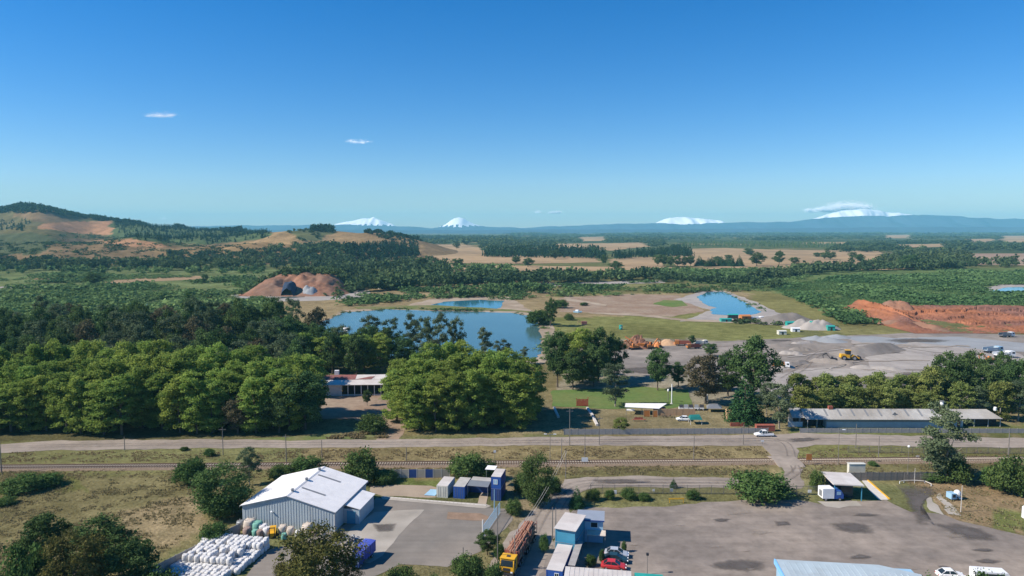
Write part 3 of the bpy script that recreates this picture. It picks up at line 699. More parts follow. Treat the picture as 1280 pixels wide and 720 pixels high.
mountain('snowy_mountain', M['rock'], 15000, [(405, 288), (420, 280), (432, 277.5), (446, 275), (455, 273), (463, 273.5), (467, 271.5), (472, 274), (482, 277), (492, 280), (505, 288)], 900, 25, rough=1.3, step=1.5, snow=140)
mountain('snowy_mountain', M['rock'], 15000, [(535, 289), (550, 283), (558, 280), (564, 275.5), (569, 272.8), (574, 272), (579, 273), (586, 277), (594, 280.5), (606, 284), (615, 289)], 900, 35, rough=0.3, step=1.5, snow=130)
mountain('snowy_mountain', M['rock'], 15000, [(795, 288), (815, 280), (826, 275.5), (834, 272.5), (845, 271.5), (862, 272), (880, 273.5), (897, 276), (915, 281), (930, 288)], 900, 45, rough=1.5, step=1.5, snow=140)
mountain('snowy_mountain', M['rock'], 15000, [(985, 286), (1010, 275), (1030, 269), (1045, 265), (1060, 262), (1075, 262), (1090, 262.5), (1105, 265), (1120, 266.5), (1135, 268.5), (1160, 272), (1190, 282)], 900, 55, rough=1.8, step=1.5, snow=250)

def mound(name, mat, cxy, wx, wy, fn, nx=40, ny=30, seed=1, kind='structure', smooth=True, rz=0):
    """heightfield on a local grid; fn(u, v) -> height with u, v in -1..1"""
    U, V = np.meshgrid(np.linspace(-1, 1, nx), np.linspace(-1, 1, ny))
    z = fn(U, V)
    x, y = U * wx / 2, V * wy / 2
    c, s_ = math.cos(rz), math.sin(rz)
    v = np.column_stack([(x * c - y * s_).ravel(), (x * s_ + y * c).ravel(), z.ravel()])
    idx = np.arange(nx * ny).reshape(ny, nx)
    q = np.stack([idx[:-1, :-1], idx[:-1, 1:], idx[1:, 1:], idx[1:, :-1]], -1).reshape(-1, 4)
    me = bpy.data.meshes.new(name); me.from_pydata(v.tolist(), [], q.tolist())
    for m in (mat if isinstance(mat, list) else [mat]): me.materials.append(m)
    if smooth: me.polygons.foreach_set('use_smooth', [True] * len(q))
    me.update(); o = link(name, me); o.location = (cxy[0], cxy[1], 0)
    if kind: o['kind'] = kind
    return o
edge = lambda u, v, p=4: np.clip(1 - np.abs(u) ** p, 0, 1) * np.clip(1 - np.abs(v) ** p, 0, 1)
# orange cut in the hillside on the left, with a dark pit
def clay_fn(u, v):
    z = 15.5 * np.exp(-((u + .02) / .82) ** 4) * np.clip((v + .9) / .75, 0, 1) ** .8 * np.clip((1 - v) / .4, 0, 1)
    z *= 0.70 + 0.6 * fbm(u * 6 + 3, v * 6, 3); z += (fbm(u * 22, v * 22, 13) - .5) * 3.0 * np.clip(z / 6, 0, 1)
    z -= 9 * np.exp(-((u + .2) / .16) ** 2 - ((v + .3) / .2) ** 2)
    return np.maximum(z * edge(u, v, 8), -1) - 0.6
mound('clay_hillside', M['clay2'], (X(378, 640), 640), 100, 110, clay_fn, 60, 44)
def clay_plants():
    rng = np.random.default_rng(8); P = []; hs = []
    cx, cy = X(378, 640), 640
    for k in range(900):
        u, v = rng.uniform(-1, 1), rng.uniform(-1, 1)
        if not (v > .0 + .5 * rng.random() or abs(u + .02) > .62 + .2 * rng.random() or rng.random() < .03): continue
        if u < -.3 and v < .0 and rng.random() < .7: continue
        z = float(clay_fn(np.array(u), np.array(v))); P.append((cx + u * 50, cy + v * 55, max(z, 0) - .4)); hs.append(rng.uniform(2, 5) if v < 0 else rng.uniform(4, 9))
    mass('hill_scrub', P[:190], np.array(hs[:190]), np.array(hs[:190]) * 1.1, 'round', LEAF['far'], 'trees and scrub growing over the back of the orange hillside', 71)
mound('grey_rock_face', M['greyblue'], (X(387, 603), 603), 30, 22, lambda u, v: 9 * np.exp(-(u * 1.7) ** 2 - (v * 1.6) ** 2) * (0.5 + fbm(u * 5, v * 5, 9)) - .8, 24, 18)
mound('dark_pit', M['rock'], (X(361, 601), 601), 13, 16, lambda u, v: 13 * np.clip(1.25 - u ** 6 - .6 * v * v - .35 * np.abs(u), 0, 1) * (0.8 + .3 * fbm(u * 4, v * 4, 5)) - .8, 18, 14)
# orange workings on the right
def work_fn(u, v):
    bank = 6.5 * np.exp(-((u + .72 + .25 * (v < 0) * (-v)) / .10) ** 2) * np.clip((v + 1) * 2, 0, 1)
    ter = 1.7 * np.floor(3.9 * np.clip((v + .62) * 0.8 + .55 * (fbm(u * 4, v * 4, 6) - .5), 0, 1)) * (u > -.7) - 3.2 * np.exp(-((u + .45) / .13) ** 2 - ((v + .1) / .35) ** 2)
    heap = 2.2 * np.exp(-((v + .72) / .12) ** 2) * np.clip(np.sin((u + .1) * 5) * .5 + .6, 0, 1) * (u > -.15) * (u < .75)
    return .75 * (bank + ter + heap + (fbm(u * 14, v * 14, 2) - .5) * 2.4 + (fbm(u * 45, v * 40, 21) - .5) * 1.6) * edge(u, v, 10) + 0.15
mound('orange_workings', M['clay'], (X(1226, 440), 440), 150, 122, work_fn, 170, 120, smooth=False)
mound('orange_bank', M['clay2'], (X(1119, 475), 470), 30, 40, lambda u, v: 9 * np.exp(-(u * 1.6) ** 4 - (v * 1.5) ** 4) * (.6 + .8 * fbm(u * 4, v * 4, 8)) + (fbm(u * 15, v * 15, 81) - .5) * 2 - 1.4, 26, 22)
mound('orange_bank', M['clay2'], (X(1084, 480), 480), 18, 14, lambda u, v: 5 * np.exp(-(u * 1.6) ** 2 - (v * 1.7) ** 2) * (.5 + fbm(u * 5, v * 5, 18)) - .6, 22, 18)
mound('orange_spoil_ridge', M['clay2'], (X(1150, 400), 405), 44, 12, lambda u, v: 4.5 * np.clip(1 - np.abs(v) * 1.2, 0, 1) * np.clip(1.1 - u * u, 0, 1) * (.7 + .6 * fbm(u * 5, v * 3, 28)) - .5, 40, 12, rz=math.radians(-58))
mound('gravel_bank', M['gravel'], (X(1090, 322), 322), 46, 22, lambda u, v: 4.2 * np.clip(1.05 - u ** 4, 0, 1) * np.clip(1 - np.abs(v - .2 * u) * 1.25, 0, 1) * (.7 + .5 * fbm(u * 4, v * 3, 12)) - .4, 40, 20, rz=math.radians(24))
mound('gravel_bank', M['gravel'], (X(1010, 335), 335), 60, 14, lambda u, v: 2.2 * np.clip(1 - u ** 4, 0, 1) * np.clip(1 - np.abs(v) * 1.2, 0, 1) * (.6 + .7 * fbm(u * 5, v * 3, 22)) - .3, 40, 14, rz=math.radians(4))
rr_ = random.Random(77)
for i in range(9):
    px, py = rr_.uniform(975, 1120), rr_.uniform(426, 462); L0 = rr_.uniform(10, 26)
    mound('spoil_ridge', M['gravel'] if i % 2 else M['gravel2'], G(px, py), L0, rr_.uniform(5, 9), (lambda k, hh: lambda u, v: hh * np.clip(1.05 - u ** 4, 0, 1) * np.clip(1 - np.abs(v) * 1.2, 0, 1) * (.4 + 1.0 * fbm(u * 4, v * 2, k)) - .25)(200 + i, rr_.uniform(.9, 2.4)), 26, 12, rz=rr_.uniform(-.5, .7))
for i in range(16):
    qx, qy = rr_.uniform(760, 1270), rr_.uniform(425, 470); qr = rr_.uniform(10, 40)
    stain('gravel_stain', [(qx + math.cos(k * .785) * qr * rr_.uniform(.6, 1.7), qy + math.sin(k * .785) * qr * .13 * rr_.uniform(.5, 1.3)) for k in range(8)], M['wet'] if i % 2 else M['dust'], 0.14 + .004 * i)
for i in range(12):
    x0, y0 = rr_.uniform(960, 1150), rr_.uniform(430, 474); dx, dy = rr_.uniform(30, 90), rr_.uniform(-10, 8)
    sheet('wheel_track', [(x0, y0), (x0 + dx * .5, y0 + dy * .7 - .3), (x0 + dx, y0 + dy), (x0 + dx, y0 + dy + .9), (x0 + dx * .5, y0 + dy * .7 + .8), (x0, y0 + 1.1)], M['gravel2'] if i % 2 else M['road'], z=0.21 + .004 * i, jit=.4, seed=i, rim=.8)
for px, d, h_, wd, lab in [(984, 425, 7.0, 46, 'long dark grey gravel heap behind the teal netting'), (1025, 398, 6.4, 26, 'tallest pointed pale gravel heap beside the lake channel'), (1006, 402, 5.2, 24, 'rounded grey gravel heap left of the pointed pale heap')]:
    o = mound('gravel_heap', M['gravel2'] if px > 1000 else M['gravel'], (X(px, d), d), wd, wd * .55, (lambda hh, ss: lambda u, v: hh * np.clip(1.08 - np.sqrt(u * u + v * v * 1.1), 0, 1) * (.62 + .7 * fbm(u * 3.5, v * 3.5, ss)) - .3)(h_, int(px)), 30, 24, kind=None)
    tag(o, lab, 'gravel heap')

# ------------------------------------------------------------------ foliage meshes
def leaves(centers, radii, n, size, rng, squash=1.0, core=None, jag=1.0):
    centers = np.asarray(centers, float); radii = np.asarray(radii, float)
    p = radii ** 2; p /= p.sum()
    k = rng.choice(len(centers), n, p=p)
    dv = rng.normal(size=(n, 3)); dv /= np.linalg.norm(dv, axis=1)[:, None]
    dv[:, 2] = np.where(dv[:, 2] < -0.3, -dv[:, 2] * .6, dv[:, 2])
    pos = centers[k] + dv * (radii[k] * (0.20 + 1.10 * rng.random(n) ** .9))[:, None] * np.array([1, 1, squash])
    cc = centers.mean(0) if core is None else np.array(core)
    out = pos - cc; out /= (np.linalg.norm(out, axis=1)[:, None] + 1e-6)
    nn = dv * .8 + out * .5 + rng.normal(size=(n, 3)) * jag; nn /= np.linalg.norm(nn, axis=1)[:, None]
    ref = rng.normal(size=(n, 3)); t = np.cross(nn, ref); t /= np.linalg.norm(t, axis=1)[:, None]
    b = np.cross(nn, t)
    s1 = size * (0.55 + .9 * rng.random(n)); s2 = s1 * (0.5 + .5 * rng.random(n))
    t = t * s1[:, None] / 2; b = b * s2[:, None] / 2
    v = np.stack([pos - t, pos - b * .9, pos + t, pos + b], 1).reshape(-1, 3)
    ct = rng.random(len(centers))
    tint = np.clip(.40 * ct[k] + .60 * rng.random(n), 0, 1)
    return v, np.repeat(tint, 4)

def leaf_mesh(name, v, tint, mat):
    n = len(v) // 4
    me = bpy.data.meshes.new(name)
    me.vertices.add(4 * n); me.vertices.foreach_set('co', v.astype(np.float32).ravel())
    me.loops.add(4 * n); me.loops.foreach_set('vertex_index', np.arange(4 * n, dtype=np.int32))
    me.polygons.add(n); me.polygons.foreach_set('loop_start', np.arange(0, 4 * n, 4, dtype=np.int32))
    me.update(calc_edges=True)
    a = me.attributes.new('tint', 'FLOAT', 'POINT'); a.data.foreach_set('value', tint.astype(np.float32))
    me.materials.append(mat)
    return me

def crown_points(kind, h, wd, rng):
    """clump centres and radii of a crown for a tree h high and wd wide"""
    r = wd / 2; c = []; ra = []
    if kind in ('oak', 'brown', 'olive'):
        z0, z1 = .06 * h, .98 * h
        for i in range(105):
            u = rng.random() * 2 - 1; a = rng.random() * 2 * math.pi; q = math.sqrt(1 - u * u)
            f = .30 + .52 * rng.random() ** .6
            lump = 1 + .22 * math.sin(3 * a + u * 4 + rng.random())
            c.append((q * math.cos(a) * r * f * lump, q * math.sin(a) * r * f * lump, (z0 + z1) / 2 + (u * .96 + .05) * (z1 - z0) / 2 * (f + .12))); ra.append(r * (.11 + .14 * rng.random()))
    elif kind in ('poplar', 'willow'):
        z0, z1 = .04 * h, .97 * h
        for i in range(110):
            t = rng.random() ** .85; a = rng.random() * 2 * math.pi
            prof = min(1.0, (t + .16) * 2.2) ** .5 * max(0.0, 1 - (max(0, t - .55) / .5) ** 2) ** .5
            f = prof * (.25 + .55 * rng.random() ** .7)
            c.append((math.cos(a) * r * f, math.sin(a) * r * f, z0 + t * (z1 - z0) * .95)); ra.append(r * (.12 + .16 * rng.random()))
    elif kind == 'euc':
        for i in range(44):
            t = .16 + .80 * rng.random() ** .85; a = rng.random() * 2 * math.pi; f = (.20 + .65 * rng.random()) * math.sin(math.pi * min(1, t * .9)) ** .5
            c.append((math.cos(a) * r * f, math.sin(a) * r * f, t * h)); ra.append(r * (.15 + .13 * rng.random()))
    elif kind == 'conifer':
        for j in range(17):
            t = .04 + .92 * j / 16; rr = r * (1 - t) ** .85 + .1
            m = max(1, int(2 + 7 * (1 - t)))
            for i in range(m):
                a = 2 * math.pi * (i + rng.random() * .7) / m
                c.append((math.cos(a) * rr * .68, math.sin(a) * rr * .68, t * h - rr * .08)); ra.append(max(.3, rr * (.34 + .12 * rng.random())))
    elif kind == 'bigbush':
        for i in range(90):
            u = rng.random() * 1.9 - .92; a = rng.random() * 2 * math.pi; q = math.sqrt(max(0, 1 - u * u)); f = .40 + .30 * rng.random() ** .5
            c.append((q ** .7 * math.cos(a) * r * f, q ** .7 * math.sin(a) * r * f, max(.6, h * (.47 + .47 * u * (f + .28))))); ra.append(r * (.22 + .08 * rng.random()))
    elif kind == 'bush':
        for i in range(110):
            u = rng.random() * .92; a = rng.random() * 2 * math.pi; q = math.sqrt(max(0, 1 - u * u)); f = .3 + .5 * rng.random() ** .7
            c.append((q * math.cos(a) * r * f, q * math.sin(a) * r * f, .10 * h + u * h * .74 * (f + .28))); ra.append(min(r, h) * (.17 + .14 * rng.random()))
    return c, ra

def trunk_mb(h, wd, kind, rng, base_r):
    mb = MB()
    lean = rng.uniform(-.03, .03)
    top = (lean * h, rng.uniform(-.02, .02) * h, h * (.9 if kind == 'conifer' else .55))
    mb.tube((0, 0, -.1), (top[0] * .5, top[1] * .5, top[2] * .5), base_r, base_r * .7, 7)
    mb.tube((top[0] * .5, top[1] * .5, top[2] * .5 - .02), top, base_r * .7, base_r * (.1 if kind == 'conifer' else .4), 6)
    if kind != 'conifer':
        for i in range(5):
            a = i * 1.26 + rng.random() * .6; z = h * (.2 + .28 * rng.random()); L_ = wd * (.25 + .15 * rng.random())
            mb.tube((top[0] * z / top[2], top[1] * z / top[2], z), (math.cos(a) * L_, math.sin(a) * L_, z + h * .22), base_r * .4, base_r * .12, 5)
    return mb

PROTO = {}
SPEC = {  # kind: height, width, leaf count, leaf size, trunk radius, variants
    'oak': (16, 13, 12500, .46, .35, 5), 'poplar': (21, 10, 14000, .42, .30, 6), 'euc': (18, 11, 8500, .42, .28, 4), 'willow': (11, 7.5, 7000, .38, .2, 4),
    'conifer': (14, 8.5, 6500, .44, .28, 3), 'brown': (16, 13, 8500, .50, .35, 2), 'olive': (15, 13, 14000, .34, .3, 2), 'bush': (6, 8, 6500, .34, .10, 5), 'bigbush': (12, 12, 15000, .36, .25, 1),
}
def protos():
    for k, (h, wd, n, ls, br, nv) in SPEC.items():
        for i in range(nv):
            rng = np.random.default_rng(hash((k, i)) % 1000 if False else (sum(map(ord, k)) * 7 + i * 131))
            c, ra = crown_points(k, h, wd, rng)
            v, t = leaves(c, ra, n, ls, rng)
            cm = leaf_mesh(k + '_crown', v, t, LEAF[k])
            rr = random.Random(i * 3 + len(k))
            tm = mesh_of(k + '_trunk', trunk_mb(h, wd, k, rr, br), M['palebark' if k in ('euc', 'willow') else 'bark'])
            PROTO[(k, i)] = (cm, tm)
protos()
NAMEOF = {'oak': 'broadleaf_tree', 'poplar': 'poplar_tree', 'euc': 'gum_tree', 'willow': 'willow_tree', 'conifer': 'conifer_tree', 'brown': 'broadleaf_tree', 'olive': 'broadleaf_tree', 'bush': 'bush', 'bigbush': 'bush'}
CNT = {}
def tree(kind, x, y, h, wd, label, group=None, z=0.0, cat=None, var=None, name=None):
    i = CNT.get(kind, 0); CNT[kind] = i + 1
    sh, sw, *_ = SPEC[kind]; nv = SPEC[kind][5]
    cm, tm = PROTO[(kind, var if var is not None else i % nv)]
    nm = name or NAMEOF[kind]
    r = link(nm, None); r.location = (x, y, z); r.rotation_euler = (0, 0, rnd.uniform(0, 6.28)); r.empty_display_size = .5
    e = rnd.uniform(.88, 1.14)
    r.scale = (wd / sw * e, wd / sw / e, h / sh)
    isb = nm == 'bush'
    link('stem' if isb else 'trunk', tm, r); link('foliage' if isb else 'crown', cm, r)
    tag(r, label, cat or ('bush' if isb else 'tree'), group)
    return r
def tpx(kind, px, base_py, top_py, wpx, label, group=None, **k):
    """tree standing on the ground at pixel px, base_py whose top shows at row top_py"""
    x, y = G(px, base_py); return tree(kind, x, y, hgt(top_py, y), wpx / F * y, label, group, **k)

# --- bright poplar grove along the dirt road (left)
def rows(kind, pxs, d, h, wd, label, group, jd=3.2, jp=5, jh=.09, skip=None):
    for p in pxs:
        dd = d + rnd.uniform(-jd, jd); pp = p + rnd.uniform(-jp, jp)
        if skip and skip(pp, dd): continue
        if skip is None and kind != 'poplar' and 372 < pp and dd < 268: continue
        hh = (h(pp) if callable(h) else h) * (1 + rnd.uniform(-jh, jh))
        k = kind if isinstance(kind, str) else rnd.choice(kind)
        tree(k, X(pp, dd), dd, hh, wd * (1 + rnd.uniform(-.15, .15)), label, group)
gl = 'tall bright green poplar in the dense grove left of the long rusty-roofed building'
grove_h = lambda p: float(np.interp(p, [-60, 0, 60, 120, 220, 300, 380], [19, 20.5, 22.5, 23.5, 23.2, 21.5, 19.5]))
rows('poplar', range(-50, 365, 24), 193, lambda p: grove_h(p) * .76, 11, 'lower bright green poplar in the front row of the grove along the dirt road', 'poplars of the grove by the dirt road')
rows('poplar', range(-40, 380, 24), 201, lambda p: grove_h(p) * .90, 11.5, 'bright green poplar in the middle of the grove left of the rusty-roofed building', 'poplars of the grove by the dirt road')
rows('poplar', range(-55, 385, 23), 210, grove_h, 11.5, 'tall bright green poplar at the back of the grove, against the dark wood', 'poplars of the grove by the dirt road')
tree('oak', X(376, 195), 195, 17.5, 15, 'dark round tree closing the right end of the bright poplar grove')
tree('oak', X(343, 192), 192, 12, 11, 'lower dark tree beside the round dark tree at the grove end')
tree('brown', X(290, 191), 191, 11, 9, 'brownish thin tree in front of the poplar grove by the road')
# --- middle poplar clump
gm = 'bright green poplar in the rounded clump between the rusty-roofed building and the lawn'
mid_h = lambda p: float(np.interp(p, [480, 500, 540, 600, 640, 665], [17.5, 20, 22.5, 23.2, 22.5, 18.5]))
rows('poplar', range(503, 662, 21), 195.5, lambda p: mid_h(p) * .76, 10.5, 'lower poplar at the road side of the rounded middle clump', 'poplars of the middle clump', jp=4)
rows('poplar', range(494, 668, 21), 202, lambda p: mid_h(p) * .90, 11, 'bright green poplar in the heart of the rounded middle clump', 'poplars of the middle clump', jp=4)
rows('poplar', range(500, 664, 20), 210, mid_h, 11, 'tall poplar at the lake side of the rounded middle clump', 'poplars of the middle clump', jp=4)
rows('bush', range(505, 660, 36), 192.5, 5, 8, 'leafy green bush under the middle poplar clump', 'bushes under the middle poplar clump', jd=1)
# --- dark wood behind the grove
gd = 'dark green broadleaf tree in the thick wood behind the poplar grove'
dk_h = lambda p: float(np.interp(p, [-60, 0, 60, 140, 240, 330, 400, 500], [18, 20, 23, 24.5, 25, 23, 19, 17]))
for d, k in ((238, .80), (256, .84), (274, .88), (293, .93), (313, .97), (333, .98)):
    rows(['oak', 'oak', 'euc', 'oak', 'brown', 'oak', 'euc'], np.arange(-60 + rnd.uniform(0, 20), 470 if d < 300 else 400, 10.5 / d * F), d, lambda p: dk_h(p) * k, 12.5, {238: 'dark tree in the row of the wood just behind the bright grove', 256: 'dark tree in the near half of the wood behind the grove', 274: 'dark green tree in the middle of the wood behind the grove', 293: 'dark tree past the middle of the wood behind the grove', 313: 'dark tree in the far half of the wood toward the pale scrub', 333: 'dark tree at the far edge of the wood against the pale scrub'}[d], 'trees of the dark wood', jd=7, jp=9, jh=.17)
gb = 'dark rounded tree in the belt just behind the rusty-roofed building'
rows(['oak', 'oak', 'brown'], range(388, 512, 24), 264, 15, 12, gb, 'trees behind the rusty-roofed building')
rows(['oak', 'poplar', 'oak'], range(375, 520, 26), 276, 15.5, 12, gb, 'trees behind the rusty-roofed building')
rows(['oak', 'oak', 'euc'], range(370, 505, 27), 292, 16, 12, gb, 'trees behind the rusty-roofed building')
# --- loose trees in front of the lake
for px, d, h_, wd in ((513, 282, 23, 9), (530, 276, 22, 10), (551, 272, 24, 10), (569, 276, 22, 9), (606, 285, 17, 8), (628, 270, 14, 8), (488, 296, 19, 10), (462, 300, 20, 11)):
    tree('euc', X(px, d), d, h_, wd, 'loose grey-green gum tree standing against the lake water', 'gum trees in front of the lake')
tree('euc', X(655, 292), 292, 7.5, 6, 'small spreading tree on the near lake bank')
# --- trees by the ponds and the park
tpx('oak', 697, 484, 409, 42, 'large dark tree at the left of the lawn with its shadow on the grass')
tpx('oak', 716, 487, 436, 44, 'dark low tree next to the large dark tree behind the lawn')
for px, by, ty, wd, kd in ((728, 478, 407, 44, 'poplar'), (748, 477, 408, 46, 'oak'), (768, 474, 416, 34, 'oak'), (742, 483, 428, 42, 'oak'), (712, 470, 414, 30, 'poplar')):
    tpx(kd, px, by, ty, wd, 'leafy tree in the cluster between the lake and the lawn', 'cluster of trees between the lake and the lawn')
tpx('euc', 769, 508, 455, 40, 'lone grey-green tree with a bare trunk standing on the lawn edge')
tpx('oak', 822, 488, 432, 38, 'dark tree standing before the small pond behind the lawn')
tpx('brown', 882, 504, 440, 58, 'brown-tinged broad tree at the right end of the lawn')
tpx('oak', 848, 484, 452, 26, 'small tree left of the brown-tinged tree by the pond')
tpx('oak', 941, 505, 418, 66, 'tallest dark green tree right of the brown-tinged tree')
tpx('oak', 910, 495, 438, 40, 'dark tree between the brown-tinged tree and the tallest tree')
tpx('conifer', 931, 527, 468, 50, 'dark conifer with a pointed top beside the tan timber box')
tpx('euc', 974, 536, 480, 46, 'thin grey tree left of the long grey-roofed shed')
tpx('euc', 958, 520, 478, 36, 'small grey tree behind the conifer')
tpx('oak', 888, 446, 428, 20, 'small round dark tree by the orange quarry trucks', var=1)
tpx('oak', 865, 432, 418, 10, 'tiny upright tree between the orange quarry trucks')
tpx('oak', 688, 408, 372, 20, 'dark upright tree on the point of the lake shore')
tpx('bush', 672, 406, 385, 34, 'pale willow bush at the lake shore by the dark upright tree')
tpx('bush', 700, 385, 373, 22, 'pale bush behind the dark upright tree at the lake')
tpx('bush', 711, 400, 391, 15, 'small dark bush on the brown flat beside the lake')
tpx('bush', 730, 382, 377, 12, 'tiny green bush on the brown flat')
# yellow-green row behind the long shed
for px in range(1008, 1185, 15):
    tree('willow', X(px + rnd.uniform(-3, 3), 211), 211 + rnd.uniform(-2, 2), 8.5 * (1 + rnd.uniform(-.15, .15)), 7.5, 'lower yellow-green willow in the front line behind the long shed', 'front willows behind the long shed')
for px in range(1003, 1192, 11):
    tree('willow', X(px + rnd.uniform(-3, 3), 218), 218 + rnd.uniform(-3, 4), 11.0 * (1 + rnd.uniform(-.1, .1)), 7.4, 'yellow-green willow in the row behind the long grey-roofed shed', 'willow row behind the long shed')
for px, d, h_, wd, kd in ((1172, 214, 15, 9, 'willow'), (1188, 222, 18, 10, 'oak'), (1205, 216, 17.5, 10, 'oak'), (1222, 224, 18.5, 10, 'oak'), (1240, 215, 16, 10, 'oak'), (1258, 222, 18, 10, 'oak'), (1276, 212, 17, 10, 'oak'), (1295, 216, 18, 10, 'oak'), (1212, 208, 11, 8, 'willow'), (1235, 207, 10, 8, 'euc'), (1262, 205, 12, 9, 'willow'), (1285, 204, 12, 9, 'euc'), (1310, 210, 16, 9, 'oak')):
    tree(kd, X(px, d), d, h_, wd, 'dark tree in the thick clump behind the right end of the long shed', 'trees behind the right end of the long shed')
tpx('euc', 1180, 600, 508, 72, 'feathery green tree standing in front of the long shed at the right')
tpx('bush', 1192, 600, 568, 56, 'dense dark bush at the foot of the feathery tree')
tpx('bush', 1164, 601, 590, 30, 'low dark bush left of the feathery tree')
tpx('bush', 1266, 617, 566, 58, 'large dark bush at the right edge beside the bare earth')
tpx('bush', 1240, 608, 578, 36, 'yellow-green bush left of the large dark bush')
tpx('bush', 948, 622, 584, 86, 'wide low spreading bush at the edge of the parking lot')
# bushes along the railway and the yard
for px, by, ty, wd, kd, lab in ((238, 606, 569, 46, 'bush', 'round green bush beyond the big bush, beside the rails'), (279, 645, 581, 80, 'bigbush', 'biggest dense green bush left of the white-roofed warehouse'), (312, 606, 560, 34, 'euc', 'thin tree between the big bush and the warehouse roof'),
                           (385, 594, 568, 46, 'bush', 'green bush behind the ridge of the warehouse roof'), (352, 598, 580, 40, 'bush', 'low bush behind the bright slope of the warehouse roof'), (451, 602, 556, 52, 'bush', 'round dark green bush right of the warehouse roof'), (480, 602, 585, 40, 'bush', 'low hedge-like bush beside the round dark bush'),
                           (584, 600, 562, 58, 'bush', 'bush behind the blue containers'), (609, 600, 572, 34, 'bush', 'bush behind the tall blue container tower'), (672, 632, 568, 50, 'bigbush', 'leafy tree beside the curve of the access road'), (655, 615, 590, 36, 'bush', 'low bush left of the tree at the road curve'), (690, 616, 592, 30, 'bush', 'shady bush right of the tree at the road curve'),
                           (643, 643, 620, 26, 'bush', 'small pale bush right of the tall blue tower'), (721, 634, 607, 22, 'conifer', 'dark cone-shaped bush at the corner of the fenced lawn'), (741, 625, 610, 22, 'bush', 'first round bush inside the fence, next to the dark cone'), (762, 624, 611, 16, 'bush', 'second round bush inside the fence'), (786, 624, 609, 22, 'bush', 'third round bush inside the fence, the roundest'),
                           (805, 625, 615, 20, 'bush', 'flat bush at the end of the row inside the fence'), (866, 624, 610, 20, 'bush', 'yellowish bush inside the fence beside the yellow barrier'), (842, 610, 597, 10, 'conifer', 'tiny fir behind the fence'), (466, 540, 515, 42, 'bush', 'wide bush at the edge of the brown dirt court'),
                           (459, 507, 486, 13, 'oak', 'lone small tree standing in the brown dirt court'), (1022, 612, 586, 24, 'bush', 'dusty bush left of the gatehouse'), (1091, 582, 576, 14, 'bush', 'small dark bush on the grass behind the gatehouse'), (680, 690, 664, 14, 'bush', 'narrow green bush between the log truck and the blue units'),
                           (609, 694, 662, 30, 'oak', 'dark shrub left of the log truck'), (585, 722, 688, 46, 'bush', 'bright green bush at the bottom left of the log truck'), (617, 735, 700, 34, 'bush', 'dark bush beside the yellow truck cab'), (624, 700, 676, 18, 'bush', 'small dark bush next to the yellow cab'), (502, 735, 708, 50, 'bush', 'pale weedy bush at the bottom of the yard'), (538, 750, 716, 40, 'bush', 'brownish weedy bush at the bottom of the yard'), (738, 708, 690, 16, 'bush', 'bush in the shade between the blue units'), (752, 704, 684, 9, 'bush', 'strip of green bush left of the parked cars'), (780, 690, 675, 8, 'bush', 'small yellow-green shrub behind the silver car'),
                           (30, 613, 592, 60, 'bush', 'low green thicket at the left edge of the field'), (62, 606, 590, 40, 'bush', 'green thicket beside the rails at the left'), (8, 630, 620, 30, 'bush', 'small dark thicket at the left edge of the field'), (262, 570, 560, 16, 'bush', 'small dark bush on the verge below the grove'), (230, 563, 558, 12, 'bush', 'tiny bush on the verge below the grove'),
                           (268, 680, 650, 44, 'bush', 'bush at the foot of the big bush by the bag pile')):
    tpx(kd, px, by, ty, wd, lab)
# foreground trees, bottom edge
for px, d, ty, wd, kd, lab in ((34, 112, 641, 9, 'oak', 'dark green tree at the bottom left edge'), (105, 108, 648, 11.5, 'oak', 'broad dark tree at the bottom left below the field'), (70, 98, 662, 11, 'olive', 'olive-brown tree in front of the broad dark tree at the bottom left'), (145, 102, 672, 9, 'oak', 'dark tree right of the broad tree at the bottom left'), (10, 98, 668, 9, 'bush', 'green shrub in the bottom left corner'), (182, 99, 702, 7, 'bush', 'low bush right of the bottom left trees'),
                               (386, 99, 657, 13.5, 'olive', 'olive-brown bushy tree in front of the warehouse'), (422, 103, 694, 6, 'olive', 'lower right side growth of the olive-brown tree before the warehouse'), (352, 101, 697, 8, 'olive', 'lower left growth of the olive-brown tree before the warehouse'),
                               (1190, 95, 716, 6, 'bush', 'leafy tree top at the bottom edge near the white roofs'), (1262, 96, 708, 7, 'bush', 'leafy tree top at the bottom right corner'), (1225, 94, 718, 5, 'bush', 'low leafy top between the two bottom right bushes')):
    tree(kd, X(px, d), d, hgt(ty, d), wd, lab)

# ------------------------------------------------------------------ middle distance and far vegetation
def far_template(kind, n, seed):
    rng = np.random.default_rng(seed)
    if kind == 'round':
        c = [(rng.normal() * .2, rng.normal() * .2, .22 + .52 * rng.random()) for _ in range(8)]; ra = [.22 + .12 * rng.random() for _ in range(8)]
        v, t = leaves(c, ra, n, .27, rng)
    elif kind == 'pine':
        c = [(0, 0, .15 + .13 * i) for i in range(7)]; ra = [.30 * (1 - i / 7.5) + .03 for i in range(7)]
        v, t = leaves(c, ra, n, .22, rng)
    else:
        c = [(rng.normal() * .42, rng.normal() * .42, .12 + .45 * rng.random() ** 1.5) for _ in range(9)]; ra = [.20 + .22 * rng.random() for _ in range(9)]
        v, t = leaves(c, ra, n, .28, rng)
        v[:, 2] = np.maximum(v[:, 2], 0)
    return v, t
FT = {k: [far_template(k, n, s + 50) for s in range(7)] for k, n in (('round', 70), ('pine', 40), ('shrub', 64))}
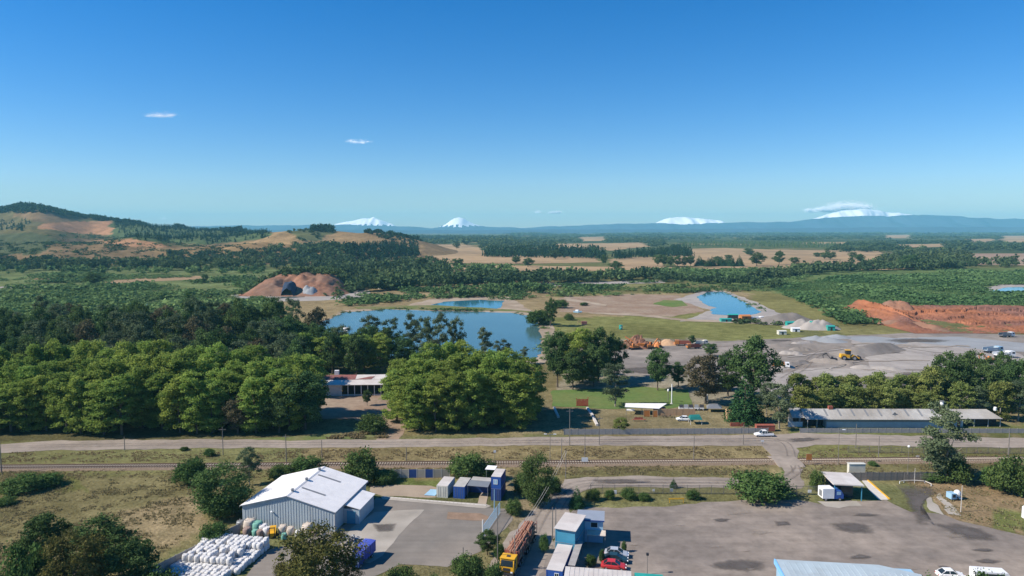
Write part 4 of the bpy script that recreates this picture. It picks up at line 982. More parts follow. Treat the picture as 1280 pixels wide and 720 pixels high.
def mass(name, pts, hs, ws, kind, mat, label, seed=1, dens=1.0):
    """one mesh of many plants nobody could count"""
    rng = np.random.default_rng(seed); V = []; T = []
    for (x, y, z), h_, w_ in zip(pts, hs, ws):
        v, t = FT[kind][rng.integers(7)]
        a = rng.random() * 6.28; c, s = math.cos(a), math.sin(a)
        q = np.empty_like(v)
        q[:, 0] = (v[:, 0] * c - v[:, 1] * s) * w_ + x; q[:, 1] = (v[:, 0] * s + v[:, 1] * c) * w_ + y; q[:, 2] = v[:, 2] * h_ + z
        V.append(q); T.append(np.clip(t * .45 + rng.random() * .25 + (float(fbm(x / 110, y / 110, seed + 7, 3)) - .5) * 1.5 + .15, 0, 1))
    if not V: return
    o = link(name, leaf_mesh(name, np.concatenate(V), np.concatenate(T), mat)); o['kind'] = 'stuff'; o['label'] = label
    return o
def scatter_px(poly, n, seed, clump=0, avoid=()):
    """n ground points, even over the ground inside a polygon given in photograph pixels"""
    rng = np.random.default_rng(seed)
    w_ = [G(*p) for p in poly]; xs = [p[0] for p in w_]; ys = [p[1] for p in w_]
    out = []
    tries = 0
    while len(out) < n and tries < 60:
        tries += 1
        x = rng.uniform(min(xs), max(xs), 4000); y = rng.uniform(min(ys), max(ys), 4000)
        m = inpoly(x, y, w_)
        if clump: m &= (fbm(x / clump, y / clump, seed, 3) + rng.normal(size=4000) * .05) > .5
        for av in avoid: m &= ~inpoly(*proj(x, y, 0.0), av)
        out += list(zip(x[m], y[m]))
    return [(x, y, 0.0) for x, y in out[:n]]
def forest(name, poly, n, h0, h1, kind, leaf, label, seed, wr=.9, clump=0, avoid=()):
    pts = scatter_px(poly, n, seed, clump, avoid); rng = np.random.default_rng(seed + 1)
    pa = np.array(pts) if len(pts) else np.zeros((0, 3)); big = fbm(pa[:, 0] / 55, pa[:, 1] / 55, seed + 3, 3) if len(pts) else np.zeros(0)
    hs = (h0 + (h1 - h0) * np.clip((big - .3) * 2.5, 0, 1) ** 1.3 * rng.uniform(.6, 1.3, len(pts))) if kind == 'shrub' else h0 * .55 + (h1 - h0 * .55) * rng.random(len(pts)) ** .8; ws = np.maximum(hs, (h0 + h1) * .32) * wr * rng.uniform(.6, 1.5, len(pts))
    return mass(name, pts, hs, ws, kind, LEAF[leaf], label, seed)
clay_plants()
# scrub plains
RED = [(1060, 382), (1300, 382), (1300, 430), (1100, 420)]
forest('scrub_thicket', [(965, 362), (1010, 352), (1100, 344), (1200, 340), (1420, 338), (1420, 386), (1290, 387), (1180, 385), (1110, 378), (1085, 396), (1050, 396), (1005, 376)], 4300, 1.2, 5.6, 'shrub', 'scrub', 'dense green willow scrub covering the flat plain', 3, 1.7, avoid=([(1222, 360), (1250, 356), (1420, 356), (1420, 368), (1238, 367)],))
forest('scrub_thicket', [(815, 337), (960, 337), (1010, 346), (1000, 354), (900, 353), (820, 348)], 900, 2, 8, 'shrub', 'scrub', 'green scrub along the river plain', 4, 1.5)
forest('scrub_thicket', [(-80, 345), (120, 342), (330, 350), (330, 366), (210, 374), (120, 384), (-80, 396)], 1700, 1.5, 6.5, 'shrub', 'scrub', 'pale green scrub in the left valley', 5, 1.6, clump=60)
forest('scrub_thicket', [(-80, 376), (130, 366), (330, 372), (340, 400), (-80, 420)], 1100, 2, 8, 'shrub', 'scrub', 'pale green scrub before the dark wood', 6, 1.4)
forest('scrub_thicket', [(470, 358), (700, 358), (830, 352), (830, 358), (700, 368), (640, 376), (530, 372), (430, 385), (430, 378)], 420, 3, 6, 'shrub', 'scrub', 'green scrub between the river and the lake', 7, 1.5, clump=40)
forest('scrub_thicket', [(690, 362), (980, 356), (980, 364), (860, 366), (700, 372)], 160, 2, 5, 'shrub', 'scrub', 'scattered scrub on the brown river flat', 8, 1.6, clump=30)
forest('scrub_thicket', [(1035, 392), (1075, 398), (1090, 405), (1060, 405)], 40, 3, 5, 'shrub', 'scrub', 'scrub beside the orange bank', 9, 1.5)
forest('dark_hedge', [(920, 402), (1000, 404), (1040, 410), (1040, 412), (1000, 407), (920, 404)], 60, 2.5, 4, 'shrub', 'far', 'dark hedge below the gravel heaps', 10, 1.4)
forest('shore_scrub', [(392, 432), (405, 436), (500, 455), (600, 460), (600, 453), (500, 447.5), (405, 429)], 70, 1, 3.5, 'shrub', 'scrub', 'reeds and scrub on the near lake bank', 31, 1.6)
forest('shore_scrub', [(400, 403), (430, 389), (500, 385.6), (640, 389.3), (664, 393), (664, 396), (640, 391.5), (500, 387.6), (432, 391.5)], 60, .8, 2.5, 'shrub', 'scrub', 'reeds and scrub on the far lake bank', 32, 1.6)
forest('shore_scrub', [(672, 402), (684, 402), (692, 425), (684, 450), (676, 450), (679, 425)], 36, 1, 4, 'shrub', 'scrub', 'scrub on the right lake bank', 33, 1.5)
forest('shore_scrub', [(900, 362), (925, 371), (950, 384), (958, 392), (952, 392), (940, 384.5), (915, 371.5)], 26, .8, 2.2, 'shrub', 'scrub', 'scrub on the bank of the blue channel', 34, 1.5)
# tree belts
forest('tree_belt', [(-90, 341), (330, 338), (330, 332), (-90, 331)], 330, 11, 18, 'round', 'far', 'dark tree belt at the foot of the hills', 11)
forest('tree_belt', [(-90, 346), (30, 343), (330, 344), (330, 340), (-90, 341)], 110, 6, 12, 'round', 'scrub', 'lighter trees along the foot of the hills', 12)
forest('tree_belt', [(338, 333), (440, 332), (470, 330), (560, 332), (560, 345), (520, 352), (440, 356), (425, 348), (400, 337), (338, 338)], 300, 9, 16, 'round', 'far', 'dark wood around the orange hillside', 13)
forest('tree_belt', [(420, 360), (520, 352), (640, 349), (760, 348), (820, 346), (820, 350), (700, 355), (560, 360), (440, 367)], 360, 9, 15, 'round', 'far', 'dark tree belt along the river', 14)
forest('tree_belt', [(540, 372), (560, 366), (680, 362), (690, 366), (600, 372)], 60, 6, 10, 'round', 'scrub', 'low trees on the near river bank', 15)
forest('tree_belt', [(820, 347), (960, 352), (990, 362), (960, 360), (820, 352)], 120, 6, 10, 'round', 'far', 'dark bushes along the river plain', 16)
forest('tree_belt', [(990, 345), (1060, 340), (1200, 337), (1215, 334), (1060, 336), (990, 340)], 200, 9, 15, 'round', 'far', 'dark tree belt beyond the scrub plain', 17)
forest('tree_belt', [(930, 352), (1000, 348), (1000, 342), (950, 344)], 70, 8, 13, 'round', 'far', 'dark trees at the corner of the scrub plain', 18)
forest('tree_belt', [(1160, 336), (1420, 333), (1420, 328), (1160, 331)], 150, 8, 16, 'round', 'far', 'trees along the ploughed field', 19)
forest('tree_belt', [(1090, 332), (1165, 334), (1220, 330), (1200, 318), (1120, 318)], 170, 10, 18, 'round', 'far', 'grey-green grove beyond the plain', 20)
forest('tree_belt', [(520, 338), (590, 336), (640, 338), (640, 342), (520, 344)], 90, 7, 12, 'round', 'scrub', 'light green trees before the stubble field', 21)
forest('pine_forest', [(598, 321), (640, 317), (750, 316), (760, 324), (700, 323), (620, 322)], 500, 16, 24, 'pine', 'farpine', 'dark pine forest behind the stubble field', 22, .6)
forest('pine_forest', [(752, 323), (830, 316), (850, 311), (870, 322), (822, 321), (770, 325)], 360, 14, 20, 'pine', 'farpine', 'dark diagonal pine belt in the fields', 23, .6)
forest('pine_forest', [(820, 318), (850, 309), (980, 310), (1090, 313), (1090, 307), (980, 303), (850, 303)], 1100, 9, 14, 'pine', 'scrub', 'mid-green plantation across the plain', 24, .6)
forest('woodland', [(600, 312), (830, 310), (830, 300), (600, 302)], 650, 11, 18, 'round', 'far', 'dark woodland on the far plain', 25, 1.2, clump=160, avoid=AVOID)
forest('woodland', [(480, 306), (640, 306), (640, 297), (480, 297)], 700, 14, 24, 'round', 'far', 'far woodland left of the plain', 26, 1.4, clump=200, avoid=AVOID)
forest('woodland', [(1040, 316), (1420, 314), (1420, 303), (1040, 304)], 750, 10, 17, 'round', 'far', 'dark woodland on the far right plain', 27, 1.3, clump=150, avoid=AVOID)
forest('woodland', [(640, 300), (1420, 302), (1420, 294), (640, 294)], 1700, 10, 17, 'round', 'far', 'woodland patchwork toward the horizon', 28, 2.2, clump=330, avoid=AVOID)
forest('woodland', [(640, 295), (1420, 295), (1420, 291.2), (640, 291.2)], 1700, 16, 26, 'round', 'far', 'last woods below the mountains', 29, 5, clump=800, avoid=AVOID)
# woods on the hills
def hill_forest(name, poly, n, h0, h1, kind, leaf, label, seed, wr=.6):
    rng = np.random.default_rng(seed)
    m = np.where(inpoly(HILLPX, HILLPY, poly) & (HILLV[:, 2] > 1))[0]
    if not len(m): return
    k = rng.choice(m, n); P = HILLV[k]
    d = P[:, 1] + rng.uniform(-8, 8, n); px = P[:, 0] / P[:, 1] * F + CX + rng.uniform(-1.5, 1.5, n)
    z = hill_height(px, d); x = (px - CX) / F * d
    hs = rng.uniform(h0, h1, n)
    mass(name, list(zip(x, d, z - 2.0)), hs, hs * wr * rng.uniform(.8, 1.3, n), kind, LEAF[leaf], label, seed)
hill_forest('hill_pines', [(140, 275), (200, 277), (340, 288), (335, 298), (260, 305), (190, 301), (150, 296)], 2600, 8, 14, 'pine', 'farpine', 'young pine plantation over the back of the hill', 41, .7)
hill_forest('hill_pines', [(-100, 262), (15, 258), (60, 260), (140, 276), (300, 286), (300, 289), (140, 278.5), (60, 266), (15, 266), (-100, 272)], 1300, 10, 17, 'round', 'farpine', 'dark trees along the hill crest', 42, .9)
hill_forest('hill_pines', [(18, 255), (62, 255), (64, 266), (16, 267)], 90, 16, 24, 'round', 'farpine', 'tall dark trees on the hill top', 53, .8)
hill_forest('hill_pines', [(-100, 274), (40, 276), (30, 288), (-100, 296)], 500, 9, 15, 'pine', 'farpine', 'dark wood on the left hillside', 43, .7)
hill_forest('hill_scrub', [(-100, 300), (330, 305), (330, 330), (-100, 335)], 600, 4, 8, 'shrub', 'far', 'scattered scrub over the lower hills', 44, 1.4)
hill_forest('hill_scrub', [(60, 290), (200, 296), (240, 308), (60, 306)], 260, 5, 9, 'shrub', 'far', 'scrub on the mid hillside', 45, 1.3)
hill_forest('hill_scrub', [(360, 286), (395, 284), (412, 292), (402, 304), (366, 302)], 160, 6, 10, 'round', 'far', 'trees on the brown knoll', 46, 1)
hill_forest('hill_pines', [(392, 284), (416, 285), (416, 291), (392, 290)], 70, 14, 20, 'round', 'farpine', 'dark clump crowning the brown knoll', 47, .8)
hill_forest('hill_pines', [(276, 284), (305, 286), (305, 293), (276, 292)], 70, 14, 20, 'round', 'farpine', 'dark clump on the saddle between the hills', 48, .8)
hill_forest('hill_pines', [(455, 288), (490, 292), (530, 300), (520, 304), (460, 296)], 120, 9, 15, 'round', 'farpine', 'trees along the falling end of the brown hill', 49, .9)
hill_forest('hill_pines', [(430, 312), (480, 305), (524, 303), (524, 322), (470, 326), (430, 326)], 700, 12, 18, 'pine', 'farpine', 'dark pine block on the slope of the brown hill', 50, .7)
hill_forest('hill_scrub', [(338, 310), (440, 308), (440, 335), (338, 335)], 330, 8, 15, 'round', 'far', 'wooded foot of the brown hill', 51, 1)
hill_forest('hill_scrub', [(200, 318), (338, 312), (338, 335), (200, 335)], 220, 7, 12, 'round', 'far', 'trees at the foot of the left hills', 52, 1)
# single trees that can be told apart in the fields
gf = 'dark tree standing in the tree row between the tan fields'
for px in list(range(824, 872, 8)) + list(range(876, 925, 8)):
    tpx('oak' if px < 872 else 'conifer', px + rnd.uniform(-2, 2), 333 + rnd.uniform(-.5, .5), 318 + rnd.uniform(-2, 3), 12, gf, 'tree rows between the tan fields')
for px, by, ty, wd, lab in ((946, 333, 315, 22, 'broad dark tree alone on the tan field right of the tree rows'), (571, 311.5, 301.5, 10, 'lone dark tree on the wide stubble field'), (527, 340, 321, 18, 'round dark tree before the stubble field, left of three'), (549, 338, 325, 12, 'smallest round dark tree before the stubble field'), (572, 338, 322, 18, 'round dark tree before the stubble field, right of three'),
                            (755, 331, 318, 10, 'slim dark tree left of the tan field'), (770, 338, 326, 20, 'spreading dark tree on the tan field edge'), (974, 331, 313, 14, 'dark upright tree at the left of the pale field'), (993, 330, 321, 16, 'low dark tree at the left of the pale field'), (1038, 325, 314, 14, 'small tree in the middle of the pale field'), (1075, 328, 317, 12, 'small tree right of the middle of the pale field'),
                            (1138, 335, 318, 28, 'large grey-green tree beyond the plain'), (117, 357, 340, 26, 'round dark tree alone in the left valley scrub'), (256, 354, 342, 9, 'small dark tree alone in the left valley'), (645, 330, 320, 14, 'tree at the left end of the brown field'), (660, 334, 322, 16, 'second tree of the brown field edge'), (694, 324, 312, 18, 'dark tree beside the pine forest'), (743, 322, 309, 14, 'upright dark tree at the end of the pine forest')):
    tpx('oak', px, by, ty, wd, lab)
for i in range(16):
    px = rnd.uniform(850, 1105); by = rnd.uniform(317, 334)
    if 930 < px < 1000 and by > 328: continue
    tpx('oak', px, by, by - rnd.uniform(5, 10), rnd.uniform(7, 15), 'small dark tree scattered over the pale field beyond the scrub plain', 'trees scattered over the pale field')
# rough grass tufts in the near fields
def tufts(name, poly, n, seed, h0, h1, label, clump=3.0):
    rng = np.random.default_rng(seed)
    w_ = [G(*p) for p in poly]; xs = [p[0] for p in w_]; ys = [p[1] for p in w_]
    x = rng.uniform(min(xs), max(xs), n * 5); y = rng.uniform(min(ys), max(ys), n * 5)
    m = inpoly(x, y, w_) & ((fbm(x / clump, y / clump, seed, 3) + rng.normal(size=n * 5) * .06) > .5)
    x, y = x[m][:n], y[m][:n]; n = len(x)
    k = 4
    a = rng.random((n, k)) * 6.28; hh = rng.uniform(h0, h1, (n, 1)) * rng.uniform(.6, 1.1, (n, k)); wd = hh * .45
    cx, cy = x[:, None] + rng.normal(size=(n, k)) * .15, y[:, None] + rng.normal(size=(n, k)) * .15
    c, s = np.cos(a), np.sin(a); ln = rng.normal(size=(n, k, 2)) * .35 * hh[..., None]
    q = np.stack([np.stack([cx - c * wd, cy - s * wd, cx * 0], -1), np.stack([cx + c * wd, cy + s * wd, cx * 0], -1),
                  np.stack([cx + c * wd * .5 + ln[..., 0], cy + s * wd * .5 + ln[..., 1], hh], -1), np.stack([cx - c * wd * .5 + ln[..., 0], cy - s * wd * .5 + ln[..., 1], hh], -1)], 2)
    tint = np.repeat(np.clip(rng.random((n, 1)) * .7 + rng.random((n, k)) * .3, 0, 1).ravel(), 4)
    o = link(name, leaf_mesh(name, q.reshape(-1, 3), tint, M['dryg'])); o['kind'] = 'stuff'; o['label'] = label
tufts('dry_grass', [(-60, 590), (250, 590), (240, 660), (150, 735), (-60, 735)], 5000, 61, .14, .34, 'tussocks of dry grass over the left field')
tufts('dry_grass', [(-60, 566), (960, 558), (960, 572), (-60, 579)], 3500, 62, .14, .3, 'dry grass between the dirt road and the rails')
tufts('dry_grass', [(-60, 589), (960, 581), (960, 594), (640, 594), (500, 598), (-60, 596)], 3500, 63, .14, .3, 'dry grass below the rails')
tufts('dry_grass', [(1000, 560), (1400, 562), (1400, 600), (1000, 600)], 2500, 64, .14, .3, 'grass right of the level crossing')
tufts('dry_grass', [(1130, 605), (1400, 600), (1400, 670), (1280, 665), (1200, 648)], 1800, 65, .12, .3, 'weeds on the bare earth at the right')
tufts('dry_grass', [(400, 549), (480, 538), (490, 548)], 500, 66, .3, .8, 'grass at the corner of the dirt court')


# ------------------------------------------------------------------ buildings
def frame_from(p0, p1):
    """origin and heading of a wall running from ground point p0 to p1"""
    d = Vector((p1[0] - p0[0], p1[1] - p0[1])); return d.length, math.atan2(d.y, d.x)

def ribs(mb, x0, x1, y, z0, ztop, step=0.45, out=-1, w=.06):
    """upright ribs of sheet cladding standing proud of a wall in the plane y"""
    k = int((x1 - x0) / step)
    for i in range(1, k):
        x = x0 + (x1 - x0) * i / k; zt = ztop(x) if callable(ztop) else ztop
        y0, y1 = sorted((y + out * .002, y + out * .045))
        mb.box(x - w, x + w, y0, y1, z0, zt - .05)

def warehouse():
    W, L_, E, RZ = 18.7, 16.0, 4.0, 6.5
    p0 = G(302.7, 631.5, E); p1 = G(418, 639.6, E)
    W, rz = frame_from(p0, p1)
    t = thing('warehouse', 'large warehouse with a bright white gable roof and grey ribbed walls', 'warehouse', (*p0, 0), rz)
    top = lambda x: E + (RZ - E) * (1 - abs(x - W / 2) / (W / 2))
    fw = MB(); fw.add([(0, 0, 0), (W, 0, 0), (W, 0, E), (W / 2, 0, RZ), (0, 0, E), (0, .15, 0), (W, .15, 0), (W, .15, E), (W / 2, .15, RZ), (0, .15, E)],
                      [(0, 1, 2, 3, 4), (9, 8, 7, 6, 5), (0, 5, 6, 1), (1, 6, 7, 2), (2, 7, 8, 3), (3, 8, 9, 4), (4, 9, 5, 0)])
    g = part('gable_wall', fw, M['wallgrey'], t)
    rb = MB(); ribs(rb, 0, W, 0, 0.02, top, .55); part('cladding_ribs', rb, M['wallgrey'], g, kind='stuff')
    bw = MB(); bw.add([(x, L_ - y, z) for x, y, z in fw.v], [f[::-1] for f in fw.f]); part('gable_wall', bw, M['wallgrey'], t)
    for nm, x in (('side_wall', 0.0), ('side_wall', W - .15)):
        s = part(nm, MB().box(x, x + .15, .152, L_ - .152, 0, E - .02), M['wallgrey'], t)
        r2 = MB()
        for i in range(1, 28):
            y = i * (L_ / 28)
            if x == 0: r2.box(-.045, -.002, y - .06, y + .06, .02, E - .08)
            elif not 4 < y < 12.2: r2.box(W + .002, W + .045, y - .06, y + .06, .02, E - .08)
        part('cladding_ribs', r2, M['wallgrey'], s, kind='stuff')
    o = .35; k = (RZ - E) / (W / 2)
    for side in (0, 1):
        xe = -o if side == 0 else W + o; ze = E - o * k + .1
        q = [(xe, -o, ze), (W / 2, -o, RZ + .1), (W / 2, L_ + o, RZ + .1), (xe, L_ + o, ze)]
        if side: q = [q[1], q[0], q[3], q[2]]
        rf = part('roof_slope', MB().slab(q, .09), M['roofwhite'], t)
        sm = MB(); n = 30
        for i in range(n + 1):                                   # standing seams from ridge to eave
            y = -o + (L_ + 2 * o) * i / n
            a = (xe, y, ze + .002); b = (W / 2 + (.02 if side else -.02), y, RZ + .1)
            sm.tube((a[0], a[1], a[2] + .01), (b[0], b[1], b[2] + .01), .03, n=4)
        part('roof_seams', sm, M['roofwhite'], rf, kind='stuff')
    for side in (0, 1):
        xg = -.43 if side == 0 else W + .35
        part('gutter', MB().box(xg, xg + .12, -.3, L_ + .3, E - .22, E - .08), M['steel'], t)
    for y in (2.0, 8.0, 14.0):
        v_ = part('roof_vent', MB().tube((W / 2, y, RZ + .1), (W / 2, y, RZ + .55), .28, n=10), M['steel'], t); part('vent_cap', MB().tube((W / 2, y, RZ + .553), (W / 2, y, RZ + .68), .4, .15, 10), M['steel'], v_)
    part('ridge_cap', MB().prism([(W / 2 - .3, RZ + .06), (W / 2, RZ + .16), (W / 2 + .3, RZ + .06), (W / 2, RZ + .19)], 'y', -o, L_ + o), M['roofwhite'], t)
    for y in (4.3, 11.6):
        x0, x1 = W / 2 + .7, W / 2 + 5.6
        zz = lambda x: E + (RZ - E) * (1 - (x - W / 2) / (W / 2)) + .14
        part('skylight', MB().slab([(x0, y, zz(x0)), (x1, y, zz(x1)), (x1, y + .55, zz(x1)), (x0, y + .55, zz(x0))], .03), M['skylight'], t)
    part('wall_lamp', MB().ball((W * .33, -.25, 3.2), .22, .22, .16), M['lamp'], t)
    part('corner_trim', MB().box(W - .06, W + .06, -.06, .06, 0, E - .1), M['roofpale'], t)
    a = part('annex_wall', MB().box(W + .003, W + 3.2, 4.2, 12, 0, 2.9), M['wallgrey'], t)
    part('annex_roof', MB().slab([(W + .36, 4.0, 3.75), (W + 3.5, 4.0, 3.05), (W + 3.5, 12.2, 3.05), (W + .36, 12.2, 3.75)], .1), M['roofwhite'], t)
    d = part('annex_door', MB().box(W + .7, W + 2.4, 4.13, 4.19, 0, 2.5), M['turq'], t)
    part('handle', MB().box(W + 2.1, W + 2.2, 4.08, 4.13, 1.0, 1.2), M['steel'], d)
    part('downpipe', MB().tube((W + 3.25, 4.1, 0), (W + 3.25, 4.1, 2.9), .07), M['lightblue'], t)
    return p0, rz, W
WP, WRZ, WW = warehouse()
def wl(u, v):
    """world point from warehouse coordinates: u along its front wall, v behind (+) or before (-) it"""
    c, s = math.cos(WRZ), math.sin(WRZ); return (WP[0] + u * c - v * s, WP[1] + u * s + v * c)

# white bulk bags, stacked in rows before the gable wall
def bag_mesh(seed, mat, sx=.98, sy=.98, sz=1.05, name='bulk_bag'):
    rr = random.Random(seed); rings = []
    for z, k in ((0, .86), (.12, 1.0), (.5, 1.06), (.85, 1.0), (.97, .84), (1.0, .45)):
        ring = []
        for i in range(12):
            a = 2 * math.pi * i / 12 + .26; c, s = math.cos(a), math.sin(a)
            p = (abs(c) ** 3.2 + abs(s) ** 3.2) ** (-1 / 3.2)
            q = k * p * .5 * (1 + (rr.random() - .5) * .09)
            ring.append((c * q * sx, s * q * sy, z * sz + (rr.random() - .5) * .05))
        rings.append(ring)
    mb = MB().loft(rings)
    for i in range(4):
        a = math.pi / 4 + i * math.pi / 2
        x, y = math.cos(a) * .5 * sx, math.sin(a) * .5 * sy
        mb.tube((x, y, sz * .92), (x * .7, y * .7, sz * 1.12), .035, n=4)
    return mesh_of(name, mb, mat, True)
BAGS = [bag_mesh(i, M['bag']) for i in range(5)]
def bag(me, name, label, cat, u, v, z, group, s=1.0, rz=None):
    o = link(name, me); o.location = (*wl(u, v), z); o.rotation_euler = (rnd.uniform(-.06, .06), rnd.uniform(-.06, .06), WRZ + rnd.uniform(-.35, .35) if rz is None else rz)
    o.scale = (s * rnd.uniform(.94, 1.06), s * rnd.uniform(.94, 1.06), s * rnd.uniform(.92, 1.08))
    return tag(o, label, cat, group)
nb = 0
for j in range(14):
    for i in range(12):
        u = -1.4 + i * 1.0 + rnd.uniform(-.14, .14) - j * .02; v = -8.4 - j * 1.02 + rnd.uniform(-.14, .14)
        if (j > 10 and i < 1) or (j > 9 and i > 10) or (j < 2 and i < 1): continue
        lay = 1
        if j < 3 or (j < 9 and 1 <= i < 10 and rnd.random() < .72): lay = 2
        if j < 1 and 1 < i < 10: lay = 2
        for k in range(lay):
            if k == 0 and lay == 2 and 0 < i < 11 and 0 < j < 8 and rnd.random() < .75: pass
            bag(rnd.choice(BAGS), 'bulk_bag', 'white woven bulk bag in the big pile before the grey gable wall', 'bulk bag', u + (rnd.uniform(-.1, .1) if k else 0), v, k * 1.0, 'white bulk bags in the pile'); nb += 1
BB = bag_mesh(31, M['bagblue'])
for i in range(13):
    bag(BB, 'bulk_bag', 'blue bag in the row along the near edge of the white bag pile', 'bulk bag', -2.6 + i * .85, -23.2 - rnd.uniform(0, .9), 0, 'blue bags along the white pile', s=.8)
for me, nm, lab, u, v, s in ((bag_mesh(41, M['bagcream'], 1, .95, 1.05, 'bale'), 'bale', 'large cream bale at the left end of the gable wall', 2.5, -1.9, 2.0), (bag_mesh(42, M['bagteal'], name='bale'), 'bale', 'teal bale beside the large cream bale', 4.2, -1.9, 1.7), (bag_mesh(43, M['bagbrown'], name='bale'), 'bale', 'brown bale in front of the large cream bale', 3.3, -4.0, 1.4),
                         (bag_mesh(44, M['bag'], name='bale'), 'bale', 'round white bag beside the teal bale', 5.5, -2.0, 1.5), (bag_mesh(45, M['steel'], name='bale'), 'bale', 'grey bale at the left corner of the warehouse', .6, -1.7, 1.6), (bag_mesh(46, M['bagteal'], name='bale'), 'bale', 'small teal bale before the teal bale', 4.9, -4.0, 1.1),
                         (bag_mesh(47, M['bagbrown'], name='bale'), 'bale', 'dull brown bale beside the small teal bale', 5.9, -3.9, 1.2), (bag_mesh(48, M['bag'], name='bale'), 'bale', 'tall white bag before the wall left of the yellow cart', 7.0, -3.4, 1.5), (bag_mesh(49, M['bagcream'], name='bale'), 'bale', 'cream bale right of the yellow cart', 9.4, -2.2, 1.5),
                         (bag_mesh(50, M['bagcream'], name='bale'), 'bale', 'second cream bale right of the yellow cart', 11.0, -2.2, 1.4), (bag_mesh(51, M['bagteal'], name='bale'), 'bale', 'green bale near the foot of the olive-brown tree', 10.9, -4.4, 1.1), (bag_mesh(52, M['bagcream'], name='bale'), 'bale', 'topmost pinkish bale heaped at the middle of the gable wall', 14.2, -1.7, 1.9),
                         (bag_mesh(53, M['bag'], name='bale'), 'bale', 'white bag beside the heaped pinkish bale', 12.9, -2.9, 1.2), (bag_mesh(54, M['bagbrown'], name='bale'), 'bale', 'brown bale right of the heaped pinkish bale', 15.8, -1.9, 1.4), (bag_mesh(55, M['bagcream'], name='bale'), 'bale', 'flat cream bale at the right end of the gable wall', 17.3, -2.0, 1.0)):
    bag(me, nm, lab, 'bale', u, v, 0, 'bales along the gable wall', s=s)

def cart(x, y, rz):
    t = thing('yellow_cart', 'small yellow cart standing between the bag pile and the bales', 'cart', (x, y, 0), rz)
    part('body', MB().prism([(-1, .45), (1, .45), (1, 1.0), (.2, 1.15), (-.4, 1.7), (-1, 1.7)], 'y', -.55, .55), M['yellow'], t)
    part('mast', MB().box(1.02, 1.14, -.5, -.38, .2, 2.2).box(1.02, 1.14, .38, .5, .2, 2.2).box(1.02, 1.14, -.38, .38, 2.0, 2.12), M['dark'], t)
    for sx in (-.65, .65):
        for sy in (-.6, .6): part('wheel', MB().tube((sx, sy - .1, .33), (sx, sy + .1, .33), .33, n=10), M['tyre'], t)
cart(*wl(8.2, -3.6), WRZ - 1.2)
def scrap_pile():
    x, y = G(431, 679); t = thing('scrap_pile', 'heap of grey scrap metal at the right corner of the warehouse', 'scrap heap', (x, y, 0))
    rr = random.Random(5)
    for i in range(34):
        a = rr.random() * 6.28; r = rr.random() ** .6 * 3; hz = max(.1, 1.7 * (1 - r / 3.4) * rr.random() ** .4)
        b = MB()
        if rr.random() < .55: b.box(-.5, .5, -.32, .32, -.22, .22)
        else: b.tube((-.8, 0, 0), (.8, 0, 0), .12, n=6)
        p = part('scrap_piece', b, rr.choice([M['scrap'], M['scrap'], M['steel'], M['dark'], M['palestone']]), t)
        p.location = (math.cos(a) * r, math.sin(a) * r * .8, hz); p.rotation_euler = (rr.uniform(-.7, .7), rr.uniform(-.7, .7), rr.random() * 6.28); k = rr.uniform(.7, 1.3); p.scale = (k, k, k)
scrap_pile()

# ------------------------------------------------------------------ containers
def container(name, label, p, rz, L_, mat, roofmat, W=2.44, Hh=2.6, z=0, doors=True, group=None, windows=(), cat='container'):
    """p: near left ground corner; x across the front, y along the length"""
    t = thing(name, label, cat, (p[0], p[1], z), rz, group)
    part('body', MB().box(.02, W - .02, .02, L_ - .02, .12, Hh - .06), mat, t)
    part('roof', MB().box(0, W, 0, L_, Hh - .058, Hh), roofmat, t)
    cpm = mesh_of('corner_post', MB().box(0, .12, 0, .12, 0, Hh - .06), mat); slm = mesh_of('bottom_rail', MB().box(.1, W - .1, 0, .1, 0, .12), mat)
    for x in (-.02, W - .1):
        for y in (-.02, L_ - .1): link('corner_post', cpm, t).location = (x, y, 0)
    for y in (-.02, L_ - .08): link('bottom_rail', slm, t).location = (0, y, 0)
    rb = MB(); n = int(L_ / .4)
    for i in range(1, n):
        y = L_ * i / n
        rb.box(-.025, .018, y - .07, y + .07, .15, Hh - .12); rb.box(W - .018, W + .025, y - .07, y + .07, .15, Hh - .12)
    part('wall_ribs', rb, mat, t, kind='stuff')
    if doors:
        for x0, x1 in ((.12, W / 2 - .01), (W / 2 + .01, W - .12)):
            d = part('door', MB().box(x0, x1, -.03, .018, .16, Hh - .12), mat, t)
            b = MB()
            for q in (.3, .7): b.tube((x0 + (x1 - x0) * q, -.06, .2), (x0 + (x1 - x0) * q, -.06, Hh - .2), .025, n=5)
            part('lock_bar', b, M['steel'], d)
    for x0, x1, z0, z1, m in windows:
        wd = part('window', MB().box(x0, x1, -.03, .018, z0, z1), m, t)
        part('frame', MB().box(x0 - .06, x0, -.045, .018, z0 - .06, z1 + .06).box(x1, x1 + .06, -.045, .018, z0 - .06, z1 + .06).box(x0, x1, -.045, .018, z1, z1 + .06).box(x0, x1, -.045, .018, z0 - .06, z0).box((x0 + x1) / 2 - .02, (x0 + x1) / 2 + .02, -.04, -.031, z0, z1), M['white'], wd)
    return t
CR = math.radians(-11)
pw = G(545.8, 621.5); container('shipping_container', 'cream white shipping container beside the two blue ones', pw, CR, 5.6, M['cream'], M['roofpale'])
pb = G(566.8, 622.5); container('shipping_container', 'small blue shipping container next to the cream white one', pb, CR, 5.6, M['blue'], M['controof'])
pt = G(613.9, 625.4)
container('shipping_container', 'blue container standing at the bottom of the two-storey tower', pt, CR, 5.0, M['navy'], M['controof'], W=2.1, windows=(), doors=True)
container('container_office', 'blue upper container of the two-storey tower with a white framed window', pt, CR, 5.0, M['blue'], M['roofpale'], W=2.1, z=2.61, doors=False, windows=((.55, 1.35, 1.0, 1.9, M['lightblue']),))
